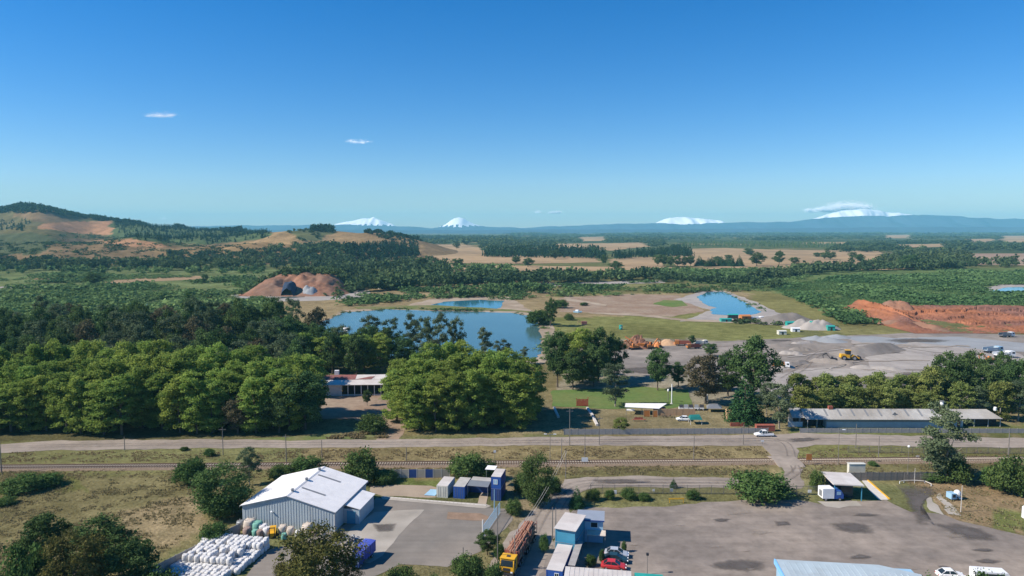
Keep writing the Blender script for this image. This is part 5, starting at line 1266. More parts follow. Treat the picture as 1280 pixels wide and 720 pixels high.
pc = G(588, 615); container('shipping_container', 'long dark blue container set back under the grey canopy', pc, CR, 2.44, M['navy'], M['controof'], W=4.0, doors=False)
def canopy_between():
    x, y = G(584, 606, 2.6); t = thing('yard_canopy', 'grey sloped canopy roof between the blue container and the tower', 'canopy', (x, y, 0), CR)
    part('roof_sheet', MB().slab([(0, -.2, 2.55), (4.6, -.2, 2.5), (4.6, 2.4, 2.75), (0, 2.4, 2.8)], .07), M['steel'], t)
    part('roof_sheet', MB().slab([(.2, 2.42, 2.85), (4.6, 2.42, 2.8), (4.6, 4.4, 2.85), (.2, 4.4, 2.9)], .07), M['roofgrey'], t)
    for q in (.05, 4.45): part('post', MB().box(q, q + .1, -.1, 0, 0, 2.45), M['steel'], t)
canopy_between()
def dish():
    x, y = G(611, 601, 0); x -= .4; y -= 4
    t = thing('white_awning', 'small white awning sheet beside the top of the blue tower', 'awning', (x, y, 0), CR)
    part('sheet', MB().slab([(-.3, 0, 4.1), (1.9, 0, 4.1), (2.1, 1.8, 4.4), (-.1, 1.8, 4.4)], .05), M['white'], t)
    for q in (0, 1.8): part('post', MB().tube((q, .1, 0), (q, .1, 4.05), .05), M['steel'], t)
dish()
def kerb_row():
    a = Vector((*G(478, 621.5), 0)); b = Vector((*G(608, 632.5), 0)); d = b - a; n = 26; rz = math.atan2(d.y, d.x)
    t = thing('kerb', 'row of white kerb blocks between the yard and the sandy path', 'kerb', a, rz); s = d.length / n
    me = mesh_of('kerb_block', MB().box(.03, s - .03, -.22, .22, 0, .16), M['palestone'])
    for i in range(n):
        o = link('kerb_block', me, t); o.location = (i * s, rnd.uniform(-.02, .02), 0)
    struct('concrete_strip', mesh_of('concrete_strip', MB().add([(*G(*p), .085) for p in ((476, 621), (478, 624.5), (606, 636), (614, 633), (608, 630.5))], [(0, 1, 2, 3, 4)]), M['concrete']))
kerb_row()
def tarp_sheet():
    x, y = G(530, 619.5); t = link('tarp', mesh_of('tarp', MB().slab([(0, 0, .14), (2.4, -.4, .13), (3.2, 3, .15), (1.0, 3.4, .14)], .03), M['lightblue'])); t.location = (x, y, 0)
    tag(t, 'light blue tarp lying on the sandy path left of the cream container', 'tarp')
tarp_sheet()
def panel_wall(name, label, a, b, h, n, mat, postmat, odd=None, cat='fence'):
    a = Vector((*a, 0)); b = Vector((*b, 0)); d = b - a; s = d.length / n; rz = math.atan2(d.y, d.x)
    t = thing(name, label, cat, a, rz)
    pm = mesh_of('panel', MB().box(.06, s - .06, -.04, .04, .03, h), mat); po = mesh_of('post', MB().box(-.07, .07, -.07, .07, 0, h + .12), postmat)
    for i in range(n):
        o = link('panel', pm if not (odd and i in odd[0]) else mesh_of('panel', MB().box(.06, s - .06, -.04, .04, .03, h), odd[1]), t); o.location = (i * s, 0, 0); o.rotation_euler = (0, 0, rnd.uniform(-.01, .01))
    for i in range(n + 1):
        o = link('post', po, t); o.location = (i * s, 0, 0)
    return t
panel_wall('panel_wall', 'pale grey concrete panel wall with two dark blue panels behind the sandy path', G(470, 597.5), G(562, 597), 2.0, 9, M['concrete'], M['palestone'], ((4, 6), M['navy']))
panel_wall('panel_wall', 'grey panel fence in shade between the field and the white bag pile', G(300, 667), G(120, 760), 2.0, 14, M['fencegrey'], M['fencegrey'])
panel_wall('panel_wall', 'low grey concrete wall along the road before the park', G(705, 543.5), G(960, 542), 1.6, 30, M['fencegrey'], M['fencegrey'])
panel_wall('panel_wall', 'thin weathered slat wall behind the gatehouse', G(1060, 601), G(1180, 600), 1.9, 16, M['pole'], M['pole'])
panel_wall('panel_wall', 'low grey wall along the road before the long shed', G(1000, 541), G(1330, 541.5), 1.3, 34, M['fencegrey'], M['fencegrey'])

# ------------------------------------------------------------------ blue site offices by the lot
def offices():
    a = G(695, 660, 5.0); c = G(701.5, 641.5, 5.0); fl = G(694.4, 659.4, 5.0); fr = G(718.8, 663, 5.0)
    w_, rz = frame_from(fl, fr); rz -= .02
    for z, lab in ((0, 'turquoise container unit under the cream roof of the two-storey block'), (2.5, 'upper turquoise container unit with the cream roof beside the road')):
        t = container('site_office', lab, fl, rz, 6.6, M['turq'], M['roofpale'], W=w_, Hh=2.5, z=z + (.01 if z else 0), doors=False, windows=((.5, 1.5, 1.0, 1.9, M['glass']),) if z == 0 else (), cat='site office')
        if z:
            part('roof_overhang', MB().slab([(-.2, -.35, 2.52), (w_ + .25, -.35, 2.52), (w_ + .25, 6.75, 2.62), (-.2, 6.75, 2.62)], .09).add([], []), M['roofpale'], t)
    p = G(682.8, 711.5, 2.6); q = G(703, 710.2, 2.6); w2, rz2 = frame_from(p, q); far = G(697, 679.5, 2.6)
    L2 = math.hypot(far[0] - p[0], far[1] - p[1]); rz3 = math.atan2(far[1] - p[1], far[0] - p[0]) - math.pi / 2
    t = container('site_office', 'long low blue container unit with a cream roof running toward the viewer', p, rz3, L2, M['blue'], M['roofpale'], W=w2, Hh=2.6, doors=False, windows=((1.4, 2.0, .3, 2.1, M['glass']),), cat='site office')
    p = G(728.3, 648.9, 4.3); q = G(753.8, 650.6, 4.3); w4, rz4 = frame_from(p, q)
    t = thing('gate_office', 'small two-storey light blue office with a flat grey roof', 'office', (p[0], p[1], 0), rz4 + .02)
    part('wall', MB().box(0, w4, 0, 3.4, 0, 4.2), M['lightblue'], t)
    part('roof', MB().box(-1.1, w4 + .25, -.35, 4.2, 4.203, 4.34), paint('slate_roof', (0.27, 0.30, 0.35)), t)
    part('fascia', MB().box(-1.1, w4 + .25, -.40, -.353, 4.1, 4.36), M['navy'], t)
    wd = part('window', MB().box(1.5, 2.7, -.03, -.003, 2.9, 3.75), M['glass'], t); part('frame', MB().box(1.42, 1.5, -.05, -.003, 2.82, 3.83).box(2.7, 2.78, -.05, -.003, 2.82, 3.83).box(1.5, 2.7, -.05, -.003, 2.82, 2.9), M['white'], wd)
    part('side_wall', MB().box(-1.0, -.01, .4, 3.2, 0, 4.15), M['navy'], t)
    part('porch_roof', MB().slab([(.9, -2.0, 2.3), (w4 + .5, -2.0, 2.3), (w4 + .5, -.01, 2.42), (.9, -.01, 2.42)], .1), M['bagcream'], t)
    for x in (1.0, w4 + .35): part('porch_post', MB().box(x, x + .1, -1.9, -1.8, 0, 2.2), M['steel'], t)
    p = G(710, 706, 2.5); q = G(720.5, 706, 2.5); f2 = G(720.5, 676, 2.5)
    t = thing('walkway_roof', 'narrow brownish walkway roof beside the long low blue unit', 'walkway roof', (p[0], p[1], 0), math.atan2(f2[1] - p[1], f2[0] - p[0]) - math.pi / 2)
    L3 = math.hypot(f2[0] - p[0], f2[1] - p[1]); part('roof_sheet', MB().box(0, 1.15, 0, L3, 2.4, 2.5), M['fencegrey'], t)
    for y in (.2, L3 / 2, L3 - .3): part('post', MB().box(1.0, 1.08, y, y + .08, 0, 2.4), M['steel'], t)
    p = G(707, 707.8, 3.0); q = G(789, 713.8, 3.0); w5, rz5 = frame_from(p, q)
    t = thing('low_building', 'low building under a wide pale roof at the bottom edge below the cars', 'building', (p[0], p[1], 0), rz5)
    part('wall', MB().box(.4, w5 - .4, -7.6, -.4, 0, 2.75), M['turq'], t)
    part('roof', MB().slab([(0, -8, 3.0), (w5, -8, 3.0), (w5, 0, 3.0), (0, 0, 3.0)], .12), M['roofpale'], t)
    sm = MB()
    for i in range(1, 14): sm.box(w5 * i / 14 - .03, w5 * i / 14 + .03, -7.95, -.05, 3.002, 3.04)
    part('roof_ribs', sm, M['roofpale'], t, kind='stuff')
    p = G(790, 715.2, 2.6); container('shipping_container', 'green container at the bottom edge right of the pale roof', (p[0], p[1] - 2.6), rz5, 2.5, M['teal'], M['teal'], W=4.4, doors=False)
    p = G(970, 699, 4.0); q = G(1090, 705.5, 4.0); e = G(1150, 714, 4.0)
    w6, rz6 = frame_from(p, q)
    t = thing('blue_roofed_building', 'building with a large pale blue roof at the bottom edge of the lot', 'building', (p[0], p[1], 0), rz6)
    w6 += 6
    part('wall', MB().box(.05, w6 - .3, -11.5, -.3, 0, 3.7), M['lightblue'], t)
    part('roof', MB().add([(-.1, 0, 4.0), (w6 - 5, 0, 4.0), (w6 + .4, -2.2, 3.85), (w6 + .4, -12, 3.85), (-.1, -12, 3.95), (-.1, 0, 3.8), (w6 - 5, 0, 3.8), (w6 + .4, -2.2, 3.72), (w6 + .4, -12, 3.72), (-.1, -12, 3.75)],
                          [(4, 3, 2, 1, 0), (5, 6, 7, 8, 9), (0, 1, 6, 5), (1, 2, 7, 6), (2, 3, 8, 7), (3, 4, 9, 8), (4, 0, 5, 9)]), M['roofblue'], t)
    part('edge_trim', MB().box(-.32, -.105, -12, 0, 3.3, 4.06), paint('sky_blue_trim', (0.22, 0.50, 0.85)), t)
    sm = MB()
    for i in range(1, 22): sm.box(w6 * i / 23, w6 * i / 23 + .06, -11.9, -.6 if i < 15 else -2.6, 3.9, 4.03)
    part('roof_ribs', sm, M['roofblue'], t, kind='stuff')
offices()

# ------------------------------------------------------------------ vehicles
def wheel(parent, x, y, r, w_, n=12):
    o = part('wheel', MB().tube((x, y - w_ / 2, r), (x, y + w_ / 2, r), r, n=n), M['tyre'], parent)
    part('rim', MB().tube((x, y - w_ / 2 - .01, r), (x, y + w_ / 2 + .01, r), r * .58, n=8), M['rim'], o)
def car(label, x, y, rz, mat, style='sedan', group=None, s=1.0, name='parked_car'):
    t = thing(name, label, 'pickup' if style == 'pickup' else 'car', (x, y, 0), rz, group); t.scale = (s, s, s)
    if style == 'pickup':
        st = [(-2.6, .45, .95, .85), (-2.5, .38, 1.0, .88), (-.7, .34, 1.02, .9), (.9, .34, 1.02, .9), (1.6, .34, .98, .88), (2.3, .38, .86, .82), (2.55, .45, .7, .7)]
        cab = [(-.75, 1.0, .82), (-.6, 1.72, .68), (.45, 1.72, .68), (1.1, 1.0, .82)]
    else:
        st = [(-2.15, .45, .80, .70), (-2.05, .36, .92, .78), (-1.3, .30, .98, .86), (0, .28, .97, .87), (.95, .30, .94, .86), (1.75, .34, .80, .80), (2.1, .42, .62, .66)]
        cab = [(-1.75, .94, .74), (-1.05, 1.44, .60), (.15, 1.46, .60), (1.05, .93, .74)]
    rings = [[(px, -w_ * .92, zb), (px, w_ * .92, zb), (px, w_, zb + .18), (px, w_, zt - .16), (px, w_ * .86, zt), (px, -w_ * .86, zt), (px, -w_, zt - .16), (px, -w_, zb + .18)] for px, zb, zt, w_ in st]
    part('body', MB().loft(rings), mat, t, smooth=False)
    (x0, z0, w0), (x1, z1, w1), (x2, z2, w2), (x3, z3, w3) = cab
    part('windows', MB().add([(x0, -w0, z0), (x0, w0, z0), (x1, w1, z1), (x1, -w1, z1), (x2, w2, z2), (x2, -w2, z2), (x3, w3, z3), (x3, -w3, z3)],
                             [(0, 3, 2, 1), (3, 5, 4, 2), (5, 7, 6, 4), (0, 7, 5, 3), (1, 2, 4, 6), (0, 1, 6, 7)]), M['glass'], t)
    part('roof_panel', MB().slab([(x1 - .06, -w1 - .02, z1 + .04), (x2 + .06, -w2 - .02, z2 + .04), (x2 + .06, w2 + .02, z2 + .04), (x1 - .06, w1 + .02, z1 + .04)], .05), mat, t)
    pil = MB()
    for sy in (-1, 1):
        for a, b in (((x0, w0, z0), (x1, w1, z1)), ((x3, w3, z3), (x2, w2, z2)), (((x1 + x2) / 2, w1 + .01, z1), ((x1 + x2) / 2, (w0 + w3) / 2, z0))):
            pil.tube((a[0], a[1] * sy, a[2]), (b[0], b[1] * sy, b[2]), .05, n=4)
    part('pillars', pil, mat, t)
    if style == 'pickup': part('cargo_bed', MB().box(-2.45, -.85, -.7, .7, 1.01, 1.03), M['dark'], t)
    fx = st[-1][0] - .12; rx = st[0][0] - .01
    for sy in (-.52, .52):
        part('headlight', MB().box(fx - .12, fx + .10, sy - .14, sy + .14, .58, .72), M['lamp'], t)
        part('tail_light', MB().box(rx - .03, rx + .05, sy - .12, sy + .12, .66, .82), M['red'], t)
        part('mirror', MB().box(x3 - .45, x3 - .28, sy * 1.85 - .08, sy * 1.85 + .08, z3 + .02, z3 + .16), mat, t)
    for wx in (st[0][0] + .85, st[-1][0] - .8):
        for wy in (-.76, .76): wheel(t, wx, wy, .32 if style == 'sedan' else .37, .2)
    return t
ch = math.radians(-12)
for px, py, m, lab in ((771, 695.5, 'silver', 'silver car parked furthest from the pale roof beside the blue offices'), (770, 702.5, 'darkteal', 'dark teal car parked between the silver car and the red car'), (767.5, 711, 'red', 'red car parked nearest the pale roof')):
    car(lab, *G(px, py), ch, M[m], group='cars parked in a row beside the offices', s=1.0)
car('white pickup driving on the dirt road before the red box', *G(954.5, 545.5), math.radians(182), M['white'], 'pickup', name='pickup_truck')
car('white car under the edge of the teal canopy in the park', *G(854, 526), math.radians(175), M['white'])

def log_truck():
    a = Vector(G(663, 672)); b = Vector(G(633, 722)); d = (b - a); rz = math.atan2(d.y, d.x); Lg = 16.8
    t = thing('log_truck', 'yellow log truck loaded with red-brown logs parked on the access road', 'truck', (b.x, b.y, 0), rz)
    # x points forward; front of the cab at x = 0
    part('chassis', MB().box(-16.4, -.6, -.45, .45, .75, 1.0), M['dark'], t)
    cabp = [(-2.3, .75), (-.25, .75), (-.05, 1.1), (-.05, 1.75), (-.45, 2.85), (-.75, 3.0), (-2.3, 3.0)]
    part('cab', MB().prism(cabp, 'y', -1.2, 1.2), M['yellow'], t)
    part('windshield', MB().add([(-.06 + .03, -1.05, 1.85), (-.06 + .03, 1.05, 1.85), (-.40, 1.0, 2.75), (-.40, -1.0, 2.75)], [(0, 1, 2, 3)]), M['glass'], t)
    for s in (-1, 1):
        dr = part('door', MB().box(-1.5, -.5, s * 1.2 if s > 0 else -1.225, 1.225 if s > 0 else -1.2, .9, 1.75), M['yellow'], t)
        part('side_window', MB().box(-1.45, -.62, s * 1.201 if s > 0 else -1.22, 1.22 if s > 0 else -1.201, 1.8, 2.6), M['glass'], dr)
        part('mirror', MB().box(-.35, -.25, s * 1.45 - .1, s * 1.45 + .1, 1.7, 2.4), M['dark'], t)
        part('headlight', MB().box(-.06, .02, s * .85 - .18, s * .85 + .18, .85, 1.05), M['lamp'], t)
    part('roof_visor', MB().slab([(-2.35, -1.25, 3.02), (-.30, -1.25, 3.08), (-.30, 1.25, 3.08), (-2.35, 1.25, 3.02)], .07), M['yellow'], t)
    part('roof_hatch', MB().box(-1.6, -1.0, -.3, .3, 3.06, 3.12), M['dark'], t)
    part('bumper', MB().box(-.02, .18, -1.2, 1.2, .45, .78), M['dark'], t)
    part('grille', MB().box(-.045, .0, -.6, .6, 1.15, 1.6), M['dark'], t)
    part('headboard', MB().box(-3.1, -2.95, -1.2, 1.2, 1.0, 3.2), M['brickred'], t)
    for x in (-3.4, -6.2, -7.6, -10.4, -11.6, -15.6):
        bk = part('bolster', MB().box(x - .1, x + .1, -1.22, 1.22, 1.0, 1.2), M['steel'], t)
        for s in (-1.2, 1.2): part('stake', MB().box(x - .07, x + .07, s - .05, s + .05, 1.2, 3.35), M['rust'], bk)
    for x in (-1.2, -4.2, -5.5, -9.0, -10.2, -13.6, -14.8):
        for y in (-1.0, 1.0): wheel(t, x, y, .5, .42, 14)
    c, s_ = math.cos(rz), math.sin(rz)
    lm = []
    for i in range(4):
        rr = random.Random(i); rings = []
        for k in range(5):
            x = -1.95 + k * .975; r = .19 + rr.uniform(-.03, .03); off = (rr.uniform(-.03, .03), rr.uniform(-.03, .03))
            rings.append([(x, off[0] + r * math.cos(2 * math.pi * q / 8), off[1] + r * math.sin(2 * math.pi * q / 8)) for q in range(8)])
        lm.append(mesh_of('log', MB().loft(rings), M['log']))
    for bunk, xc in enumerate((-4.95, -9.05, -13.5)):
        for row in range(6):
            for q in range(6 if row < 5 else 4):
                y = -.98 + q * .385 + (.19 if row % 2 else 0) + rnd.uniform(-.05, .05) + (.2 if row == 5 else 0)
                if y > 1.05: continue
                x = xc + rnd.uniform(-.3, .3); z = 1.38 + row * .34 + rnd.uniform(-.03, .05)
                o = link('log', rnd.choice(lm)); o.location = (b.x + x * c - y * s_, b.y + x * s_ + y * c, z)
                o.rotation_euler = (rnd.uniform(0, 6), rnd.uniform(-.02, .02), rz + rnd.uniform(-.03, .03)); k = rnd.uniform(.85, 1.15); o.scale = (rnd.uniform(.95, 1.08), k, k)
                tag(o, 'red-brown log stacked on the yellow log truck', 'log', 'logs on the log truck')
log_truck()

def box_truck():
    p = G(452, 703); t = thing('box_truck', 'small truck with a violet-blue box parked on the concrete apron', 'truck', (*p, 0), math.radians(73))
    t.scale = (.88, .92, .88)
    part('cargo_box', MB().box(-1.2, 3.6, -1.15, 1.15, .95, 3.0), M['tarpblue'], t)
    part('box_roof', MB().prism([(-1.2, 3.003), (1.2, 3.003), (1.15, 3.1), (0, 3.18), (-1.15, 3.1)], 'x', -1.25, 3.65), M['tarpblue'], t)
    b = MB()
    for x in (-.6, .4, 1.4, 2.4, 3.2): b.box(x, x + .08, 1.151, 1.19, 1.0, 2.95).box(x, x + .08, -1.19, -1.151, 1.0, 2.95)
    part('box_ribs', b, M['navy'], t)
    part('chassis', MB().box(-2.9, 3.5, -.4, .4, .55, .93), M['dark'], t)
    part('cab', MB().prism([(-3.0, .5), (-1.3, .5), (-1.3, 2.2), (-2.4, 2.2), (-2.9, 1.4), (-3.0, 1.3)], 'y', -1.0, 1.0), M['navy'], t)
    part('windshield', MB().add([(-2.89, -.9, 1.45), (-2.43, -.85, 2.12), (-2.43, .85, 2.12), (-2.89, .9, 1.45)], [(0, 1, 2, 3)]), M['glass'], t)
    for x in (-2.2, 2.3):
        for y in (-.9, .9): wheel(t, x, y, .42, .3)
box_truck()

def gate_truck():
    p = G(1033, 624.5); t = thing('small_truck', 'small truck with a white box and blue cab beside the gatehouse', 'truck', (*p, 0), math.radians(2))
    part('white_box', MB().box(-1.3, 1.15, -1.0, 1.2, .6, 2.7), M['white'], t)
    part('box_panel', MB().box(-1.32, -1.301, -.6, .6, .9, 2.2), M['steel'], t)
    part('cab', MB().prism([(1.25, .5), (3.2, .5), (3.2, 1.4), (2.7, 2.2), (1.25, 2.2)], 'y', -.95, 1.15), M['blue'], t)
    part('side_window', MB().box(1.7, 2.6, -.98, -.952, 1.35, 2.05), M['lightblue'], t)
    part('windshield', MB().add([(3.19, -.85, 1.45), (3.19, 1.05, 1.45), (2.73, 1.0, 2.15), (2.73, -.8, 2.15)], [(0, 1, 2, 3)]), M['glass'], t)
    part('chassis', MB().box(-1.2, 3.1, -.4, .6, .4, .58), M['dark'], t)
    for x in (-.6, 2.4):
        for y in (-.85, 1.05): wheel(t, x, y, .38, .26)
gate_truck()

# ------------------------------------------------------------------ gatehouse, poles, fences, small things by the lot
def gatehouse():
    fl = G(1042, 604.8, 3.6); fr = G(1080.5, 606.8, 3.6); w_, rz = frame_from(fl, fr); bl = G(1026, 589.8, 3.6)
    t = thing('gatehouse', 'gatehouse with a white canopy roof over a dark open bay', 'gatehouse', (*fl, 0), rz)
    dx = (bl[0] - fl[0]) * math.cos(rz) + (bl[1] - fl[1]) * math.sin(rz); dy = -(bl[0] - fl[0]) * math.sin(rz) + (bl[1] - fl[1]) * math.cos(rz)
    part('roof', MB().slab([(0, 0, 3.6), (w_, 0, 3.6), (w_ + dx, dy, 3.7), (dx, dy, 3.7)], .25), M['roofpale'], t)
    part('back_wall', MB().box(1.0 + dx, w_ + dx - .3, dy - .6, dy - .4, 0, 3.4), M['navy'], t)
    part('booth', MB().box(2.2, 4.6, 2.2, 5.2, 0, 2.9), M['darkteal'], t)
    wd = part('booth_window', MB().box(2.5, 4.3, 2.16, 2.197, 1.2, 2.3), M['glass'], t)
    for x, y in ((.3, .4), (w_ - .4, .4), (dx + .4, dy - .4), (w_ + dx - .5, dy - .3)): part('post', MB().box(x, x + .16, y, y + .16, 0, 3.35), M['turq'], t)
    p = G(1035, 611); t = thing('red_banner', 'faded red banner hanging at the left of the gatehouse roof', 'banner', (*p, 0), rz)
    part('cloth', MB().box(-.6, .7, -.02, .02, 1.9, 3.5), M['red'], t); part('pole', MB().tube((.78, 0, 0), (.78, 0, 3.7), .05), M['steel'], t)
    a = Vector((*G(1034, 612), 1.0)); b = Vector((*G(1030.5, 603), 1.0)); e = Vector((*G(1018, 600), 4.0))
    t = thing('boom_barrier', 'dark raised boom barrier slanting up left of the gatehouse', 'barrier', (a.x, a.y, 0))
    part('cabinet', MB().box(-.25, .25, -.2, .2, 0, 1.1), M['red'], t); part('boom', MB().tube((0, 0, .95), (-2.9, 1.8, 4.3), .09, .06), M['dark'], t)
    a = Vector((*G(1081, 597.5), 0)); b = Vector((*G(1112, 624.5), 0)); d = b - a; n = 10; s = d.length / n
    t = thing('painted_kerb', 'yellow painted kerb running down the right side of the gatehouse', 'kerb', a, math.atan2(d.y, d.x))
    me = mesh_of('kerb_block', MB().box(.01, s - .01, -.14, .14, 0, .22), M['yellow'])
    for i in range(n): o = link('kerb_block', me, t); o.location = (i * s, 0, 0)
    sheet('gate_slab', [(1075, 598), (1083, 599), (1111, 625), (1098, 625), (1086, 612)], M['palestone'], z=0.06, jit=.1)
    p = G(1070, 592); t = thing('cabinet', 'pale cream service cabinet behind the gatehouse roof', 'cabinet', (*p, 0)); part('body', MB().box(-1.9, 1.9, -.5, .5, 0, 2.4), M['cream'], t); part('lid', MB().box(-2, 2, -.6, .6, 2.403, 2.5), M['cream'], t)
gatehouse()

def pole(px, by, ty, label, name='utility_pole', mat='pole', r=.11, arm=None, cat='pole', lamp=None, group=None):
    x, y = G(px, by); h = hgt(ty, y)
    t = thing(name, label, cat, (x, y, 0), rnd.uniform(-.05, .05), group)
    p = part('post', MB().tube((0, 0, -.1), (0, 0, h), r, r * .65, 7), M[mat], t)
    if arm == 'cross':
        c = part('crossarm', MB().box(-.9, .9, -.06, .06, h - .7, h - .58), M[mat], t)
        for q in (-.8, 0, .8): part('insulator', MB().tube((q, 0, h - .58), (q, 0, h - .38), .05), M['dark'], c)
    if arm == 'tee':
        c = part('lamp_arm', MB().box(-1.1, 1.1, -.04, .04, h - .06, h + .02), M['steel'], t)
        for q in (-1.15, 1.15): part('lamp_head', MB().box(q - .35, q + .35, -.12, .12, h + .021, h + .13), M['lamp'], t)
    if arm == 'left': part('lamp_arm', MB().tube((0, 0, h), (.9, 0, h + .15), .05), M['steel'], t); part('lamp_head', MB().box(.8, 1.5, -.15, .15, h + .1, h + .22), M['lamp'], t)
    if lamp == 'globe': part('lamp_globe', MB().ball((0, 0, h + .18), .28, .28, .28), M['lamp'], t)
    if lamp == 'box': part('head_box', MB().box(-.2, .2, -.2, .2, h, h + .35), M['dark'], t)
    return t
for a in ((358, 578, 543, 'thick wooden utility pole on the verge below the dirt court', dict(arm='cross', r=.13)), (402.5, 573, 550, 'slim pole between the thick wooden pole and the dirt court', {}), (508, 576, 559, 'short pole near the rails below the middle clump', {}),
          (687.5, 580, 543, 'lamp post with two white lamp heads beside the road', dict(arm='tee', r=.08)), (702, 577, 548, 'slim pole right of the two-headed lamp post', {}), (712, 557, 511, 'tall pole in front of the shaded park court', dict(r=.12, arm='cross')), (731, 571, 541, 'leaning-looking slim pole below the park wall', {}), (749, 556, 520, 'pole at the park wall left of the yellowish bush', dict(arm='cross')),
          (867, 577, 545, 'pole below the teal canopy on the verge', {}), (929, 556, 531, 'dark pole at the road near the white pickup', dict(arm='cross')), (1047.5, 581, 538, 'street lamp with a white head right of the orange sign', dict(arm='left', r=.08)), (1069.5, 560, 530, 'dark pole on the road edge before the long shed', {}), (1098, 572, 545, 'slim pole on the grass right of the dark pole', {}),
          (1260, 573, 540, 'dark pole right of the feathery tree', dict(r=.14)), (1134, 602, 559, 'lamp post with a white globe on the grass', dict(lamp='globe', r=.06)), (2, 591, 549, 'dark pole at the left edge beside the rails', dict(r=.14)), (279, 569, 534, 'pole against the dark gap of the poplar grove', dict(arm='cross')), (156, 563, 546, 'slim pole on the verge under the grove', {}),
          (622, 716, 631, 'grey lamp post left of the log truck', dict(r=.09)), (690.5, 675, 634, 'left slim pole of the pair beside the blue offices', {}), (694.5, 676, 635, 'right slim pole of the pair beside the blue offices', {}), (809, 718, 694, 'dark short post with a box head at the edge of the lot', dict(lamp='box', r=.06)), (1201, 640, 607, 'pale pole on the bare earth right of the white tank', dict(mat='palestone', r=.09)),
          (1143, 605, 585, 'thin pale pole at the white pipe rail', dict(mat='palestone', r=.06)), (579, 706, 684, 'slim pole among bright bushes at the bottom of the yard', {}), (618, 640, 612, 'pale gate post before the blue tower', dict(mat='lightblue', r=.12))):
    pole(*a[:4], **a[4])

def palisade(label, a, b, h, bay=2.6, gaps=()):
    a = Vector((*a, 0)); b = Vector((*b, 0)); d = b - a; n = max(1, int(d.length / bay)); s = d.length / n
    t = thing('metal_fence', label, 'fence', a, math.atan2(d.y, d.x))
    po = mesh_of('post', MB().box(-.05, .05, -.05, .05, 0, h + .1), M['pole']); ra = mesh_of('rail', MB().box(.05, s - .05, -.02, .02, 0, .05), M['pole'])
    br = MB()
    for i in range(n + 1):
        o = link('post', po, t); o.location = (i * s, 0, 0)
    for i in range(n):
        for z in (.25, h - .2): o = link('rail', ra, t); o.location = (i * s, 0, z)
        k = int(s / .2)
        for j in range(1, k): br.box(i * s + j * s / k - .018, i * s + j * s / k + .018, -.045, -.022, .08, h)
    part('bars', br, M['pole'], t, kind='stuff')
    return t
palisade('long dark metal bar fence along the access road beside the lot', G(738, 617), G(1026, 618.5), 2.0)
palisade('dark metal fence behind the bare earth at the right', G(1130, 602), G(1172, 603), 1.8)
palisade('faint metal mesh fence along the rail corridor before the long shed', G(1060, 566), G(1330, 568), 1.7)
def sign(px, by, top, wpx, label, mat, cat='sign', posts=1, name='sign_board', frac=.6):
    x, y = G(px, by); h = hgt(top, y); w_ = wpx / F * y
    t = thing(name, label, cat, (x, y, 0)); part('board', MB().box(-w_ / 2, w_ / 2, -.04, .02, h * (1 - frac), h), mat, t)
    part('board_edge', MB().box(-w_ / 2 - .04, w_ / 2 + .04, .021, .06, h * (1 - frac) - .04, h + .04), M['steel'], t)
    for q in ([0] if posts == 1 else [-w_ * .35, w_ * .35]): part('post', MB().box(q - .04, q + .04, .061, .13, 0, h * .95), M['steel'], t)
sign(731, 580.5, 572, 8, 'white rectangular sign board beside the rails', M['white'])
sign(769, 622, 613, 3.6, 'white notice plate on the fence among the round bushes', M['white'], name='notice_plate', frac=.5)
sign(817, 616.5, 611.5, 3, 'small white notice plate on the fence left of the yellow barrier', M['white'], name='notice_plate', frac=.5)
sign(839.5, 617, 611, 4, 'white notice plate on the fence above the yellow barrier', M['white'], name='notice_plate', frac=.6)
sign(1012, 619, 612.5, 4.5, 'white notice plate at the right end of the metal fence', M['white'], name='notice_plate', frac=.5)
sign(1011, 581, 567.5, 7, 'orange warning sign on a pale post beside the level crossing', M['orange'], frac=.55)
sign(618.5, 578, 563, 3, 'small white signal plate on a mast beside the rails', M['white'], name='signal_plate', frac=.18)
sign(1147, 574, 569.5, 4, 'small pale sign low on the grass beside the globe lamp', M['palestone'], frac=.6)
sign(953, 556, 550.5, 4, 'small white sign at the road edge below the pickup', M['white'], frac=.3)
